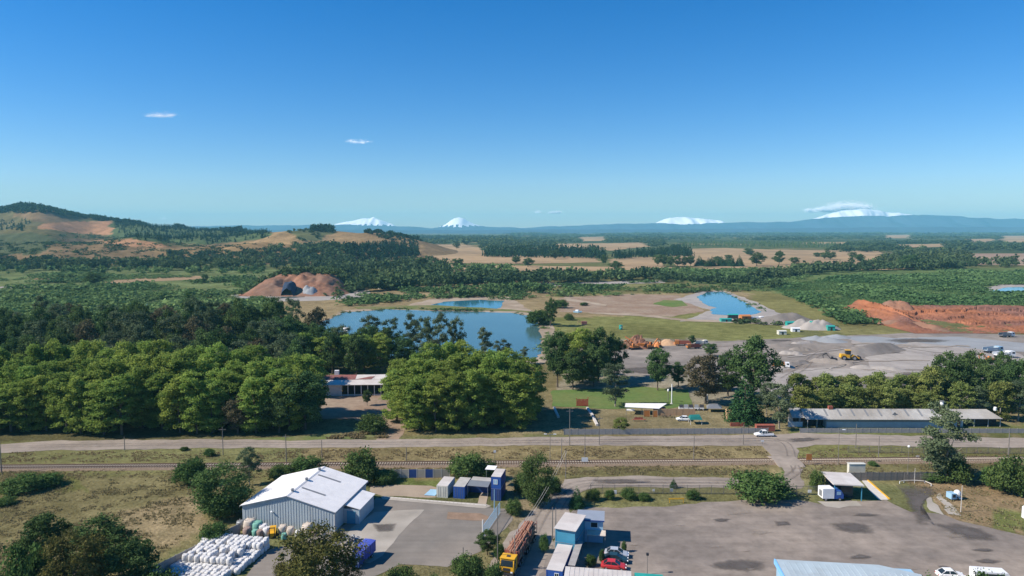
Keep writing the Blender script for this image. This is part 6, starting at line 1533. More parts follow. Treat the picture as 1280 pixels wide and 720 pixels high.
def small_things():
    p = G(845, 628.5); t = thing('barrier', 'short yellow barrier rail standing on the grass edge of the lot', 'barrier', (*p, 0), math.radians(2))
    part('beam', MB().box(-1.5, 1.7, -.06, .06, .75, 1.0), M['yellow'], t)
    for x in (-1.4, 1.5): part('leg', MB().box(x, x + .1, -.05, .05, 0, .75), M['yellow'], t)
    pts = [G(1124.5, 604.5), G(1130, 603.3), G(1143, 603), G(1156, 604), G(1164, 607.5)]
    t = thing('pipe_rail', 'low curved white pipe rail at the end of the wet patch', 'rail', (*pts[2], 0))
    mb = MB()
    for a, b in zip(pts, pts[1:]): mb.tube((a[0] - pts[2][0], a[1] - pts[2][1], .5), (b[0] - pts[2][0], b[1] - pts[2][1], .5), .09, n=6)
    part('pipe', mb, M['palestone'], t)
    for a in pts: part('leg', MB().tube((a[0] - pts[2][0], a[1] - pts[2][1], 0), (a[0] - pts[2][0], a[1] - pts[2][1], .5), .08), M['white'], t)
    p = G(1194, 624); t = thing('water_trailer', 'white round tank on a small blue frame on the bare earth', 'tank', (*p, 0), .1)
    part('frame', MB().box(-1.5, 1.0, -.8, .8, .3, .5).box(-1.5, -.3, -.8, .8, .5, 1.5), M['lightblue'], t); part('shade_panel', MB().box(-1.2, -.6, -.84, -.801, .7, 1.3), M['dark'], t)  # black panel on the frame is painted shadow, no real hole
    part('tank', MB().ball((.4, 0, 1.2), .75, .7, .85, 12, 8), M['white'], t); part('axle', MB().tube((0, -.9, .3), (0, .9, .3), .28, n=8), M['tyre'], t)
    p = G(1285, 648); t = thing('water_tank', 'white upright tank cut by the right edge of the view', 'tank', (*p, 0))
    part('tank', MB().tube((0, 0, .1), (0, 0, 2.2), 1.1, 1.05, 14), M['white'], t); part('lid', MB().ball((0, 0, 2.2), 1.0, 1.0, .3, 12, 6), M['white'], t)
    p = G(603.5, 673.5); q = G(625, 642); w_, rz = frame_from(p, q)
    t = thing('yard_gate', 'open pale blue mesh gate with a white post at the yard entrance', 'gate', (*p, 0), rz)
    part('gate_post', MB().tube((0, 0, 0), (0, 0, 3.6), .11), M['white'], t); part('gate_frame', MB().box(.2, w_, -.03, .03, .2, .27).box(.2, w_, -.03, .03, 2.3, 2.37).box(w_ - .06, w_, -.03, .03, .27, 2.3), M['lightblue'], t)
    b = MB()
    for i in range(int(w_ / .18)): b.box(.25 + i * .18, .28 + i * .18, -.012, .012, .271, 2.299)
    part('gate_bars', b, M['lightblue'], t, kind='stuff')
    for px, py, s, lab, st in ((1188, 716.5, 1, 'white car roof showing behind leaves at the bottom right', 'sedan'),): car(lab, *G(px, py + 6), math.radians(-5), M['white'], st)
    p = G(1226, 719); t = thing('van', 'long white van behind the leafy tops at the bottom right', 'van', (p[0], p[1] - 2.6, 0), math.radians(-7))
    part('body', MB().prism([(-3, .4), (3, .4), (3.1, 1.1), (2.5, 1.4), (1.9, 2.2), (-3, 2.25)], 'y', -.95, .95), M['white'], t)
    part('windshield', MB().add([(2.47, -.85, 1.45), (2.47, .85, 1.45), (1.95, .8, 2.12), (1.95, -.8, 2.12)], [(0, 1, 2, 3)]), M['glass'], t)
    for s in (-.97, .951): part('side_window', MB().box(-2.4, 1.4, s, s + .02, 1.35, 1.95), M['glass'], t)
    for x in (-1.9, 1.9):
        for y in (-.85, .85): wheel(t, x, y, .36, .24)
small_things()

# ------------------------------------------------------------------ sheds beyond the road
def long_shed():
    p = G(1008, 534.5); q = G(1196, 535); w_, rz = frame_from(p, q)
    t = thing('long_shed', 'long low shed with a grey sheet roof and pale blue wall along the road', 'shed', (*p, 0), rz)
    E, RZ = 2.7, 4.7
    part('wall', MB().box(5.8, w_, 0, 6.8, 0, E - .05), M['wallblue'], t)
    part('wall_band', MB().box(5.8, w_, -.04, -.003, 1.75, E - .1), M['steel'], t)
    part('bay_shade_block', MB().box(.4, 5.7, 2.5, 6.6, 0, E - .1), M['dark'], t)  # solid near-black block, painted shade filling the open bay
    for x in (.3, 3.0, 5.6): part('bay_post', MB().box(x, x + .14, .1, .24, 0, E - .05), M['palestone'], t)
    for y0, z0, y1, z1 in ((-.7, E - .1, 3.4, RZ), (7.5, E - .1, 3.42, RZ)):
        qd = [(-.5, y0, z0), (w_ + .3, y0, z0), (w_ + .3, y1, z1), (-.5, y1, z1)]
        if y0 > y1: qd = [qd[3], qd[2], qd[1], qd[0]]
        r = part('roof_slope', MB().slab(qd, .08), M['roofgrey'], t)
        sm = MB(); n = 34
        for i in range(1, n): x = -.5 + (w_ + .8) * i / n; sm.tube((x, y0, z0 + .02), (x, y1, z1 + .02), .035, n=4)
        part('roof_ribs', sm, M['roofgrey'], r, kind='stuff')
    zz = lambda y: E - .1 + (RZ - E + .1) * (y + .7) / 4.1 + .04
    for i in range(11):
        x = 2.0 + i * 3.9
        part('skylight', MB().slab([(x, .6, zz(.6)), (x + .6, .6, zz(.6)), (x + .6, 3.2, zz(3.2)), (x, 3.2, zz(3.2))], .03), M['skylight'], t)
    part('roof_vent', MB().box(7.6, 8.8, 3.0, 3.9, RZ - .1, RZ + .8), M['brickred'], t)
    dm = part('dormer', MB().add([(25.0, 1.0, zz(1.0)), (26.6, 1.0, zz(1.0)), (25.8, 1.0, zz(1) + .9), (25.8, 3.0, zz(3.0))], [(0, 1, 2), (0, 2, 3), (1, 3, 2), (0, 3, 1)]), M['skylight'], t)
    p2 = G(985, 533.5); t = thing('small_shed', 'ramshackle white-fronted lean-to at the left end of the long shed', 'shed', (*p2, 0), rz)
    part('front_wall', MB().box(0, 4.2, 0, .2, 0, 1.5), M['wallwhite'], t); part('back_wall', MB().box(1.0, 4.6, 2.4, 2.6, 0, 3.6), M['wallwhite'], t)
    part('roof', MB().slab([(1.0, -.3, 2.8), (5.0, -.3, 2.8), (5.0, 4.4, 4.5), (1.6, 4.4, 4.5)], .1), M['roofgrey'], t); part('shade_panel', MB().box(2.3, 4.0, 2.36, 2.399, .2, 2.6), M['dark'], t)  # black panel on the back wall paints the shade of an opening
    p3 = G(1200, 533.5); w3 = 12.0
    t = thing('open_shed', 'open shed with a grey roof at the right end of the long shed', 'shed', (*p3, 0), rz)
    part('roof', MB().slab([(-.6, -.4, 2.5), (w3, -.4, 2.5), (w3 - 1.2, 5.2, 3.9), (-1.0, 5.2, 3.9)], .1), M['roofgrey'], t); part('shade_block', MB().box(.6, w3 - .8, 1.2, 4.6, 0, 2.4), M['dark'], t)  # near-black block under the roof is painted shade
    for x in (0, 4, 8, w3 - .5): part('post', MB().box(x, x + .15, 0, .15, 0, 2.45), M['palestone'], t)
    part('brick_wall', MB().box(-2.6, -.3, -.6, -.3, 0, 2.0), M['brickred'], t); part('door', MB().box(-.25, .5, -.5, -.35, 0, 2.0), M['wallwhite'], t)
    x, y = G(1187, 530); h = hgt(502, y + 5)
    t = thing('chimney', 'white chimney with a red-brown foot rising behind the feathery tree', 'chimney', (x + .6, y + 5, 0))
    part('shaft', MB().tube((0, 0, 0), (0, 0, h - 2), .62, .55, 10), M['brickred'], t); part('top', MB().tube((0, 0, h - 1.99), (0, 0, h), .56, .5, 10), M['white'], t); part('cap', MB().tube((0, 0, h + .003), (0, 0, h + .25), .65, n=10), M['steel'], t)
    p = G(1243, 527); t = thing('water_tank', 'small white tank on the roof corner of the open shed', 'tank', (p[0], p[1], 3.4)); part('tank', MB().tube((0, 0, 0), (0, 0, .9), .5, n=10), M['white'], t); part('lid', MB().ball((0, 0, .9), .48, .48, .2, 10, 6), M['white'], t)
    p = G(956, 538.5); t = thing('red_box', 'brick-red box body standing on the road verge behind the white pickup', 'container', (*p, 0)); part('body', MB().box(-2.6, 2.6, -.8, .8, .15, 1.7), M['brickred'], t); part('lid', MB().box(-2.65, 2.65, -.85, .85, 1.703, 1.78), M['brickred'], t); part('skids', MB().box(-2.4, -2, -.7, .7, 0, .148).box(2, 2.4, -.7, .7, 0, .148), M['dark'], t)
long_shed()
def rusty_building():
    E, RZ = 4.0, 6.0
    p = G(398, 481, E); q = G(500, 480, E); w_, rz = frame_from(p, q)
    t = thing('long_building', 'long building with a half rusted roof and dark open bays between white posts', 'building', (*p, 0), rz)
    xb = 7.6
    part('white_wall', MB().box(2.2, xb, 0, .2, 0, E - .1), M['wallwhite'], t); part('back_wall', MB().box(0, w_, 9, 9.2, 0, E - .1), M['wallwhite'], t)
    part('shade_block', MB().box(xb + .01, w_, 4.0, 4.2, 0, E - .1), M['dark'], t)  # near-black sheet behind the posts, shade of the bays put into colour
    x = xb
    while x < w_: part('post', MB().box(x + .02, x + .24, -.02, .2, 0, E - .3), M['white'], t); x += 2.25
    part('lintel', MB().box(2.2, w_, -.04, .22, E - .29, E - .08), M['wallwhite'], t)
    part('sill_band', MB().box(xb + .3, w_, .24, .5, 0, .5), M['wallwhite'], t)
    zz = lambda y: E + (RZ - E) * (y + .6) / 7.2
    part('lower_roof', MB().slab([(0, -.6, zz(-.6)), (w_, -.6, zz(-.6)), (w_, 3.0, zz(3.0)), (0, 3.0, zz(3.0))], .1), M['roofpale'], t)
    xs = [0, 11.0, 16.5, 17, w_]
    for a, b, m in ((0, 12.0, 'rust'), (12.0, 18.5, 'roofpale'), (18.5, w_, 'roofpale')):
        part('upper_roof_sheet', MB().slab([(a + .02, 3.02, zz(3.02) + .02), (b - .02, 3.02, zz(3.02) + .02), (b - .02, 6.6, zz(6.6) + .02), (a + .02, 6.6, zz(6.6) + .02)], .1), M[m], t)
    part('rust_strip', MB().slab([(12.0, 3.1, zz(3.1) + .1), (17.5, 3.1, zz(3.1) + .1), (18.4, 5.2, zz(5.2) + .1), (16.6, 5.0, zz(5.0) + .1)], .05), M['rust'], t)
    part('back_roof', MB().slab([(0, 6.62, RZ), (w_, 6.62, RZ), (w_, 9.6, E), (0, 9.6, E)], .1), M['rust'], t)
    ch_ = part('roof_box', MB().box(4.0, 5.5, 7.0, 8.4, RZ - 1, RZ + 1.4), M['white'], t)
rusty_building()
def park():
    # white roof shed
    fl = G(781, 508.5, 2.6); fr = G(824, 509.5, 2.6); w_, rz = frame_from(fl, fr)
    t = thing('park_shed', 'open park shed with a bright white sheet roof on the lawn edge', 'shed', (*fl, 0), rz)
    part('roof', MB().slab([(0, 0, 2.6), (w_, 0, 2.3), (w_ + 2.8, 3.6, 3.1), (.5, 3.4, 2.9)], .1), M['roofwhite'], t); part('back_roof', MB().slab([(.5, 3.45, 2.9), (w_ + 1, 3.6, 2.95), (w_ + .5, 5.2, 2.2), (.2, 5.2, 2.2)], .1), M['steel'], t)
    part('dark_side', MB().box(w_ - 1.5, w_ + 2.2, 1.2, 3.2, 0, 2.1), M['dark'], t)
    for x in (.4, w_ / 2, w_ - .4): part('post', MB().box(x, x + .12, .2, .32, 0, 2.2), M['steel'], t)
    # red lattice panel
    p = G(720.5, 508); t = thing('red_lattice', 'red open lattice frame standing on the lawn edge', 'lattice', (*p, 0), .02)
    w_ = 15 / F * p[1]; b = MB()
    fr = MB().box(0, .15, 0, .15, 0, 2.8).box(w_ - .15, w_, 0, .15, 0, 3.1).box(.15, w_ - .15, .02, .13, .2, .35).box(.15, w_ - .15, .02, .13, 2.2, 2.35)
    part('frame', fr, M['red'], t)
    for i in range(9): x = .25 + i * (w_ - .4) / 9; part('slat', MB().box(x, x + .3, .03, .1, .36, 2.0 + .6 * ((i * 7) % 3) / 2 * .5), M['red'], t)
    for a, b in (((692.5, 510.5), (698, 522.5)), ((734, 511), (741, 521)), ((741.5, 523), (746.5, 532.5))):
        A, B = Vector((*G(*a), 0)), Vector((*G(*b), 0)); d = B - A
        o = link('concrete_beam', mesh_of('concrete_beam', MB().box(0, d.length, -.35, .35, 0, .6), M['palestone'])); o.location = A; o.rotation_euler = (0, 0, math.atan2(d.y, d.x))
        tag(o, {692.5: 'pale concrete beam on the court left of the red lattice', 734: 'pale concrete beam below the red lattice', 741.5: 'pale concrete beam nearest the road on the park court'}[a[0]], 'beam')
    p = G(839.5, 505); h = hgt(480, p[1]); t = thing('white_column', 'slender white column standing on the lawn', 'column', (*p, 0)); part('shaft', MB().tube((0, 0, .2), (0, 0, h), .2, .16, 8), M['white'], t); part('plinth', MB().box(-.4, .4, -.4, .4, 0, .2), M['palestone'], t)
    p = G(835, 503); h = hgt(488, p[1]); t = thing('park_lamp', 'lamp with a white head left of the slender white column', 'lamp', (*p, 0)); part('post', MB().tube((0, 0, 0), (0, 0, h), .1), M['pole'], t); part('lamp_head', MB().ball((0, 0, h), .35, .35, .5), M['lamp'], t)
    # timber walls
    a = G(822, 519.5); b = G(869, 519.5); w_, rz = frame_from(a, b); t = thing('timber_wall', 'tan timber board wall in the park with grey cars behind', 'wall', (*a, 0), rz); n = 12; s = w_ / n
    me = mesh_of('board', MB().box(.02, s - .02, 0, .1, 0, 2.1), M['timber'])
    for i in range(n): o = link('board', me, t); o.location = (i * s, rnd.uniform(-.02, .02), rnd.uniform(-.03, .03))
    for a_, b_, lab in (((804.5, 521), (812.5, 521), 'left orange door panel before the timber wall'), ((816, 521.5), (822, 521.5), 'right orange door panel before the timber wall')):
        p = G(*a_); q = G(*b_); w_ = q[0] - p[0]; t = thing('door_panel', lab, 'door panel', (*p, 0)); part('panel', MB().box(.12, w_ - .12, 0, .1, .1, 2.0), M['orange'], t); part('frame', MB().box(0, .118, -.02, .12, 0, 2.2).box(w_ - .118, w_, -.02, .12, 0, 2.2).box(.12, w_ - .12, -.02, .12, 2.003, 2.2), M['timber'], t)
    p = G(908.5, 526.5); t = thing('timber_box', 'tan timber box hut beside the conifer', 'hut', (*p, 0), math.radians(-8)); part('front_wall', MB().box(0, 3.4, 0, .12, 0, 2.6), M['timber'], t); part('side_wall', MB().box(-.02, .1, .123, 3.0, 0, 3.2), M['timber'], t); part('top_edge', MB().box(0, 3.4, -.05, .15, 2.603, 2.72), M['timber'], t); part('back_wall', MB().box(.1, 3.4, 2.9, 3.0, 0, 2.8), M['timber'], t)
    p = G(913, 533); o = link('brick_wall', mesh_of('brick_wall', MB().box(0, 4.2, 0, .4, 0, 1.0), M['brickred'])); o.location = (*p, 0); tag(o, 'low red brick wall below the tan timber hut', 'wall')
    p = G(869, 529.5); t = thing('teal_canopy', 'dark teal canopy tent in the park', 'canopy', (*p, 0), .03)
    part('top', MB().loft([[(-1.9, -1.4, 1.5), (1.7, -1.4, 1.5), (1.9, 1.6, 1.6), (-1.7, 1.6, 1.6)], [(-1.6, -.8, 2.3), (1.3, -.8, 2.4), (1.5, 1.1, 2.5), (-1.3, 1.1, 2.4)]]), M['tealdark'], t)
    for x, y in ((-1.7, -1.2), (1.6, -1.2), (1.7, 1.4), (-1.5, 1.4)): part('post', MB().tube((x, y, 0), (x, y, 1.5), .05), M['white'], t)
    p = G(892, 514); t = thing('dark_canopy', 'dark grey low canopy right of the row of pale tables', 'canopy', (*p, 0), 0); part('top', MB().loft([[(-2.6, -1.5, 1.2), (2.2, -1.5, 1.2), (3.0, 2, 1.3), (-1.8, 2, 1.3)], [(-1.6, -.4, 2.1), (1.2, -.4, 2.1), (1.6, 1.2, 2.1), (-1, 1.2, 2.1)]]), M['steel'], t)
    for x in (-2.2, 1.9): part('post', MB().box(x, x + .1, -1.3, -1.2, 0, 1.19), M['dark'], t)
    for i, px in enumerate((851.5, 857.5, 863.5, 870.5, 877)):
        p = G(px, 512.5); t = thing('pale_table', 'pale table with a dark top in the row behind the timber wall', 'table', (*p, 0), -.1, 'tables behind the timber wall')
        part('table_top', MB().slab([(-.75, -.9, .95), (.55, -.9, .95), (.85, 1.2, 1.5), (-.45, 1.2, 1.5)], .06), M['steel' if i % 2 else 'dark'], t); part('trestle', MB().box(-.7, -.6, -.8, 1, 0, .9).box(.45, .55, -.8, 1, 0, .9), M['white'], t); part('edge', MB().box(-.78, .6, -1.0, -.905, .6, .97), M['white'], t)
    p = G(835, 521.5); rr = random.Random(3); t = thing('firewood_heap', 'low dark heap of branches before the timber wall', 'heap', (*p, 0))
    for i in range(16): o = part('branch', MB().tube((-.7, 0, 0), (.7, 0, 0), .09, .06, 5), M['bark'], t); o.location = (rr.uniform(-1.6, 1.6), rr.uniform(-.5, .5), rr.uniform(.1, .7)); o.rotation_euler = (0, rr.uniform(-.5, .5), rr.uniform(0, 3))
    p = G(799, 526.5); t = thing('red_bench', 'low dull red bench on the park earth', 'bench', (*p, 0)); part('seat', MB().box(-2, 2, -.3, .3, .5, .6), M['brickred'], t); part('back', MB().box(-1.4, 1.2, .3, .38, .6, 1.1), M['brickred'], t)
    for x in (-1.7, 1.6): part('leg', MB().box(x, x + .1, -.25, .25, 0, .5), M['steel'], t)
    p = G(788, 513.5); o = link('white_tarp', mesh_of('white_tarp', MB().slab([(-1.2, -.4, .35), (1.2, -.5, .2), (1.3, .5, .4), (-1.1, .5, .5)], .3), M['white'])); o.location = (*p, 0); tag(o, 'small white tarp lying before the white-roofed park shed', 'tarp')
    tpx('willow', 776, 540, 522, 26, 'yellowish bush behind the low road wall in the park', cat='bush', name='bush')
    p = G(903, 490); t = thing('dark_house', 'dark blue-grey house half hidden behind the brown-tinged tree', 'house', (*p, 0), .1); part('wall', MB().box(-3.5, 3.5, 0, 5, 0, 3), M['darkteal'], t); part('roof', MB().prism([(-.5, 3.003), (5.5, 3.003), (2.5, 4.8)], 'x', -4, 4), M['steel'], t)
    p = G(882.5, 502); t = thing('white_tank', 'small white object beside the trunk of the brown-tinged tree', 'tank', (p[0] + .8, p[1] + 2, 0)); part('tank', MB().tube((0, 0, 0), (0, 0, 1.8), .5, n=9), M['white'], t); part('lid', MB().ball((0, 0, 1.8), .5, .5, .2, 9, 5), M['white'], t)
park()

# ------------------------------------------------------------------ quarry machines
def excavator(label, px, py, rz, mat, s=1.0, group=None):
    t = thing('excavator', label, 'excavator', (*G(px, py), 0), rz, group); t.scale = (s, s, s)
    for y in (-1.25, .75): part('track', MB().prism([(-1.9, .2), (-1.6, 0), (1.6, 0), (1.9, .2), (1.9, .6), (1.6, .85), (-1.6, .85), (-1.9, .6)], 'y', y, y + .5), M['dark'], t)
    part('body', MB().prism([(-2.1, .95), (1.0, .95), (1.0, 1.5), (-.6, 1.9), (-2.1, 1.9)], 'y', -1.2, 1.2), mat, t)
    c = part('cab', MB().prism([(.1, 1.5), (1.25, 1.5), (1.2, 2.3), (.95, 2.9), (.1, 2.9)], 'y', .25, 1.2), mat, t); part('cab_window', MB().box(.25, 1.05, .2, .249, 1.9, 2.7), M['glass'], c)
    part('boom', MB().prism([(.8, 1.5), (1.1, 1.4), (3.4, 4.0), (5.2, 3.4), (5.2, 3.7), (3.4, 4.5)], 'y', -.4, .1), mat, t)
    part('stick', MB().prism([(5.0, 3.7), (5.35, 3.6), (4.9, 1.3), (4.7, 1.3)], 'y', -.33, .03), mat, t)
    part('bucket', MB().prism([(4.4, 1.4), (5.1, 1.35), (5.3, .7), (4.7, .3), (4.3, .6)], 'y', -.7, .4), M['dark'], t)
def loader(label, px, py, rz, mat, s=1.0):
    t = thing('wheel_loader', label, 'loader', (*G(px, py), 0), rz); t.scale = (s, s, s)
    part('rear_body', MB().prism([(-3.2, .9), (-.3, .9), (-.3, 1.9), (-3.0, 2.1)], 'y', -1.0, 1.0), mat, t)
    c = part('cab', MB().box(-1.4, .1, -.75, .75, 1.9, 3.3), M['glass'], t); part('cab_roof', MB().box(-1.5, .2, -.85, .85, 3.303, 3.45), mat, c)
    part('front_frame', MB().box(-.2, 1.9, -.6, .6, .8, 1.5), mat, t)
    for y in (-.7, .5): part('lift_arm', MB().prism([(.6, 1.4), (.9, 1.9), (3.2, .9), (3.0, .5)], 'y', y, y + .2), mat, t)
    part('bucket', MB().prism([(2.9, .2), (4.2, .15), (4.3, .3), (3.3, .5), (3.1, 1.5), (2.9, 1.5)], 'y', -1.5, 1.5), M['dark'], t)
    for x in (-2.1, 1.2):
        for y in (-1.05, 1.05): wheel(t, x, y, .8, .6, 14)
def dump_truck(label, px, py, rz, cabm, bedm, s=1.0, group=None, name='dump_truck'):
    t = thing(name, label, 'truck', (*G(px, py), 0), rz, group); t.scale = (s, s, s)
    part('chassis', MB().box(-4.2, 3.0, -.5, .5, .7, 1.0), M['dark'], t)
    c = part('cab', MB().prism([(1.4, .8), (3.4, .8), (3.5, 1.8), (3.2, 2.8), (1.4, 2.8)], 'y', -1.2, 1.2), cabm, t); part('windshield', MB().add([(3.51, -1.05, 1.85), (3.51, 1.05, 1.85), (3.23, 1, 2.7), (3.23, -1, 2.7)], [(0, 1, 2, 3)]), M['glass'], c)
    part('side_window', MB().box(2.1, 3.1, -1.23, -1.201, 1.8, 2.5), M['glass'], c)
    part('bed', MB().prism([(-4.3, 1.3), (-3.9, 1.02), (1.1, 1.02), (1.2, 2.7), (.9, 2.7), (.8, 1.4), (-4.0, 1.5)], 'y', -1.25, -1.1).prism([(-4.3, 1.3), (-3.9, 1.02), (1.1, 1.02), (1.2, 2.7), (.9, 2.7), (-4.2, 2.3)], 'y', 1.1, 1.25).box(-3.9, 1.0, -1.098, 1.098, 1.03, 1.2).box(.9, 1.15, -1.098, 1.098, 1.2, 2.7).box(-4.0, .898, -1.25, -1.101, 1.5, 2.4), bedm, t)
    for x in (-3.2, -1.9, 2.3):
        for y in (-1.0, 1.0): wheel(t, x, y, .52, .4)
loader('yellow wheel loader beside the curved gravel bank', 1062, 450, math.radians(-8), M['yellow'], 1.3)
excavator('dark small digger left of the yellow wheel loader', 1041, 452, math.radians(170), M['dark'], .8)
dump_truck('white truck with orange front left of the gravel flat behind the dark tree', 977, 460, math.radians(-20), M['white'], M['orange'], .9)
dump_truck('white dump truck, nearer of the two on the pale gravel at the right', 1256, 447, math.radians(0), M['white'], M['white'], 1.1)
dump_truck('pale blue truck behind the white dump truck on the gravel', 1242, 441, math.radians(8), M['lightblue'], M['wallblue'], 1.1)
excavator('orange digger in front of the white dump truck', 1236, 452, math.radians(185), M['orange'], .9)
dump_truck('white truck standing at the orange workings', 1259, 421.5, math.radians(10), M['white'], M['steel'], 1.0)
excavator('orange digger on the near edge of the gravel yard', 813, 436, math.radians(20), M['orange'], 1.1)
excavator('second orange digger beside the orange rubble heap', 792, 437, math.radians(200), M['orange'], 1.1)
dump_truck('first orange truck right of the tan sand heap', 852, 432, math.radians(175), M['orange'], M['brickred'], 1.0)
dump_truck('second orange truck beside the tiny upright tree', 866, 436, math.radians(190), M['orange'], M['brickred'], .9)
dump_truck('cream truck right of the orange trucks', 877, 431, math.radians(5), M['cream'], M['cream'], .85)
o = mound('rubble_heap', M['clay2'], (X(798, 333), 333), 17, 9, lambda u, v: 6.5 * np.clip(1.05 - np.sqrt(u * u + v * v), 0, 1) ** .8 * (.45 + 1.0 * fbm(u * 8, v * 8, 14)) - .2, 34, 24, kind=None, smooth=False); tag(o, 'jagged orange rubble heap on the near side of the gravel yard', 'rubble heap')
o = mound('sand_heap', M['timber'], (X(836, 342), 342), 13, 7, lambda u, v: 3.2 * np.clip(1.05 - np.sqrt(u * u + v * v), 0, 1) * (.7 + .6 * fbm(u * 5, v * 5, 15)) - .2, 26, 20, kind=None); tag(o, 'low tan sand heap right of the orange rubble', 'sand heap')
o = mound('orange_heap', M['orange'], (X(824, 334), 334), 6, 5, lambda u, v: 3.2 * np.clip(1.05 - np.sqrt(u * u + v * v), 0, 1) * (.7 + .6 * fbm(u * 5, v * 5, 16)) - .2, 18, 16, kind=None); tag(o, 'small bright orange heap between rubble and sand', 'heap')
def conveyor(label, px, py, rz, L_, mat):
    t = thing('conveyor', label, 'conveyor', (*G(px, py), 0), rz); part('belt_frame', MB().prism([(0, .8), (L_, 5.2), (L_, 5.7), (0, 1.3)], 'y', -.5, .5), mat, t); part('hopper', MB().loft([[(-1, -1, 1.3), (1, -1, 1.3), (1, 1, 1.3), (-1, 1, 1.3)], [(-1.8, -1.6, 2.8), (1.8, -1.6, 2.8), (1.8, 1.6, 2.8), (-1.8, 1.6, 2.8)]]), mat, t)
    for x in (L_ * .5, L_ * .85):
        for y in (-.5, .42): part('leg', MB().box(x, x + .15, y, y + .08, 0, .8 + 4.4 * x / L_), M['steel'], t)
conveyor('rusty orange conveyor rising over the orange rubble heap', 802, 436, math.radians(160), 8, M['orange'])
def green_post():
    p = G(776, 412); t = thing('green_tank', 'small green tank on the grass above the orange rubble', 'tank', (*p, 0)); part('tank', MB().tube((0, 0, .3), (0, 0, 2.6), 1.0, n=10), M['teal'], t); part('legs', MB().box(-.8, -.6, -.1, .1, 0, .3).box(.6, .8, -.1, .1, 0, .3), M['steel'], t); part('label_plate', MB().box(-.2, .2, -1.05, -1.0, 1.0, 1.9), M['white'], t)
    p = G(722, 391); t = thing('boat', 'pale blue boat lying on the brown flat by the lake', 'boat', (*p, 0), math.radians(-35)); part('hull', MB().loft([[(-3, -.7, .1), (-3, .7, .1), (-3, .95, 1.1), (-3, -.95, 1.1)], [(1, -.8, .1), (1, .8, .1), (1, 1.1, 1.2), (1, -1.1, 1.2)], [(3.4, -.05, .6), (3.4, .05, .6), (3.4, .1, 1.5), (3.4, -.1, 1.5)]]), M['lightblue'], t); part('cabin', MB().box(-1.4, .8, -.7, .7, 1.2, 2.1), M['white'], t)
    p = G(729, 406); t = thing('parked_digger', 'dark rusty machine parked on the track by the lake', 'machine', (*p, 0)); part('body', MB().box(-1, 2.2, -1, 1, .5, 2.1), M['rust'], t); part('arm', MB().prism([(-1.2, 1.2), (-1, 1.6), (-3.2, 2.6), (-3.4, .4), (-3.1, .4), (-3, 2.2)], 'y', -.2, .2), M['timber'], t); part('tracks', MB().box(-.9, 2, -1.1, -.6, 0, .49).box(-.9, 2, .6, 1.1, 0, .49), M['dark'], t)
    # cluster at the head of the channel
    for px, py, w_, h_, d_, m, nm, lab, cat in ((907, 402, 6.5, 2.2, 4, 'teal', 'teal_shed', 'low teal covered shed at the near end of the blue channel', 'shed'), (931, 401, 6.0, 4.0, 5, 'orange', 'orange_hut', 'orange hut at the near end of the blue channel', 'hut'), (916, 398, 6, 3, 3, 'dark', 'crusher', 'dark crusher between the teal shed and the orange hut', 'machine'), (990, 409, 7, 3.6, 3, 'teal', 'teal_tank', 'teal tank at the foot of the dark gravel heap', 'tank'), (1017, 411, 4, 4.6, 3, 'teal', 'teal_tank', 'teal tank left of the pointed gravel heap', 'tank'), (1038, 413, 4, 3, 3, 'teal', 'teal_tank', 'teal tank under the pointed gravel heap', 'tank'), (994, 414.5, 4.2, 2.4, 3, 'white', 'white_cabin', 'white cabin on the grass below the gravel heaps', 'cabin'), (977, 418, 4.2, 2.4, 3, 'cream', 'cream_cabin', 'cream cabin on the grass left of the white cabin', 'cabin')):
        t = thing(nm, lab, cat, (*G(px, py), 0), rnd.uniform(-.1, .1)); part('body', MB().box(-w_ / 2, w_ / 2, -d_ / 2, d_ / 2, 0, h_ * .8), M[m], t); part('roof', MB().prism([(-d_ / 2 - .2, h_ * .8 + .003), (d_ / 2 + .2, h_ * .8 + .003), (0, h_)], 'x', -w_ / 2 - .2, w_ / 2 + .2), M['teal' if m == 'dark' else m], t); part('door', MB().box(-.5, .5, -d_ / 2 - .05, -d_ / 2 - .003, .05, h_ * .6), M['dark'], t)
    dump_truck('white truck right of the orange hut by the channel', 948, 401, math.radians(4), M['white'], M['white'], 1.0)
    for i, (px, py) in enumerate(((1020, 424), (1032, 425), (1046, 422), (1040, 427))):
        o = mound('dark_heap', M['greyblue'], G(px, py), 16, 12, (lambda k: lambda u, v: 2.0 * np.clip(1.05 - np.sqrt(u * u + v * v), 0, 1) * (.7 + .6 * fbm(u * 4, v * 4, k)) - .15)(i + 60), 18, 14, kind=None); tag(o, 'low blue-grey gravel heap in the row below the pointed pale heap', 'gravel heap', 'blue-grey heaps below the pointed heap')
    # far houses
    for px, py, w_, lab in ((452, 349, 9, 'small white farmhouse among the trees by the river'), (418, 337, 7, 'pale house roof above the orange hillside'), (480, 361, 10, 'white-roofed hut at the river belt'), (433, 414, 6, 'tiny white hut by the lake shore among trees'), (448, 343.5, 8, 'grey-roofed farmhouse beyond the river trees')):
        t = thing('farmhouse', lab, 'house', (*G(px, py), 0), rnd.uniform(-.3, .3)); t.scale = (.45, .45, .45) if px == 433 else (1, 1, 1); part('wall', MB().box(-w_ / 2, w_ / 2, -3, 3, 0, 3), M['white'], t); part('roof', MB().prism([(-3.4, 3.003), (3.4, 3.003), (0, 5)], 'x', -w_ / 2 - .4, w_ / 2 + .4), M['roofwhite' if 'white' in lab else 'roofgrey'], t); part('door', MB().box(-.5, .5, -3.05, -3.003, 0, 2.1), M['dark'], t)
green_post()
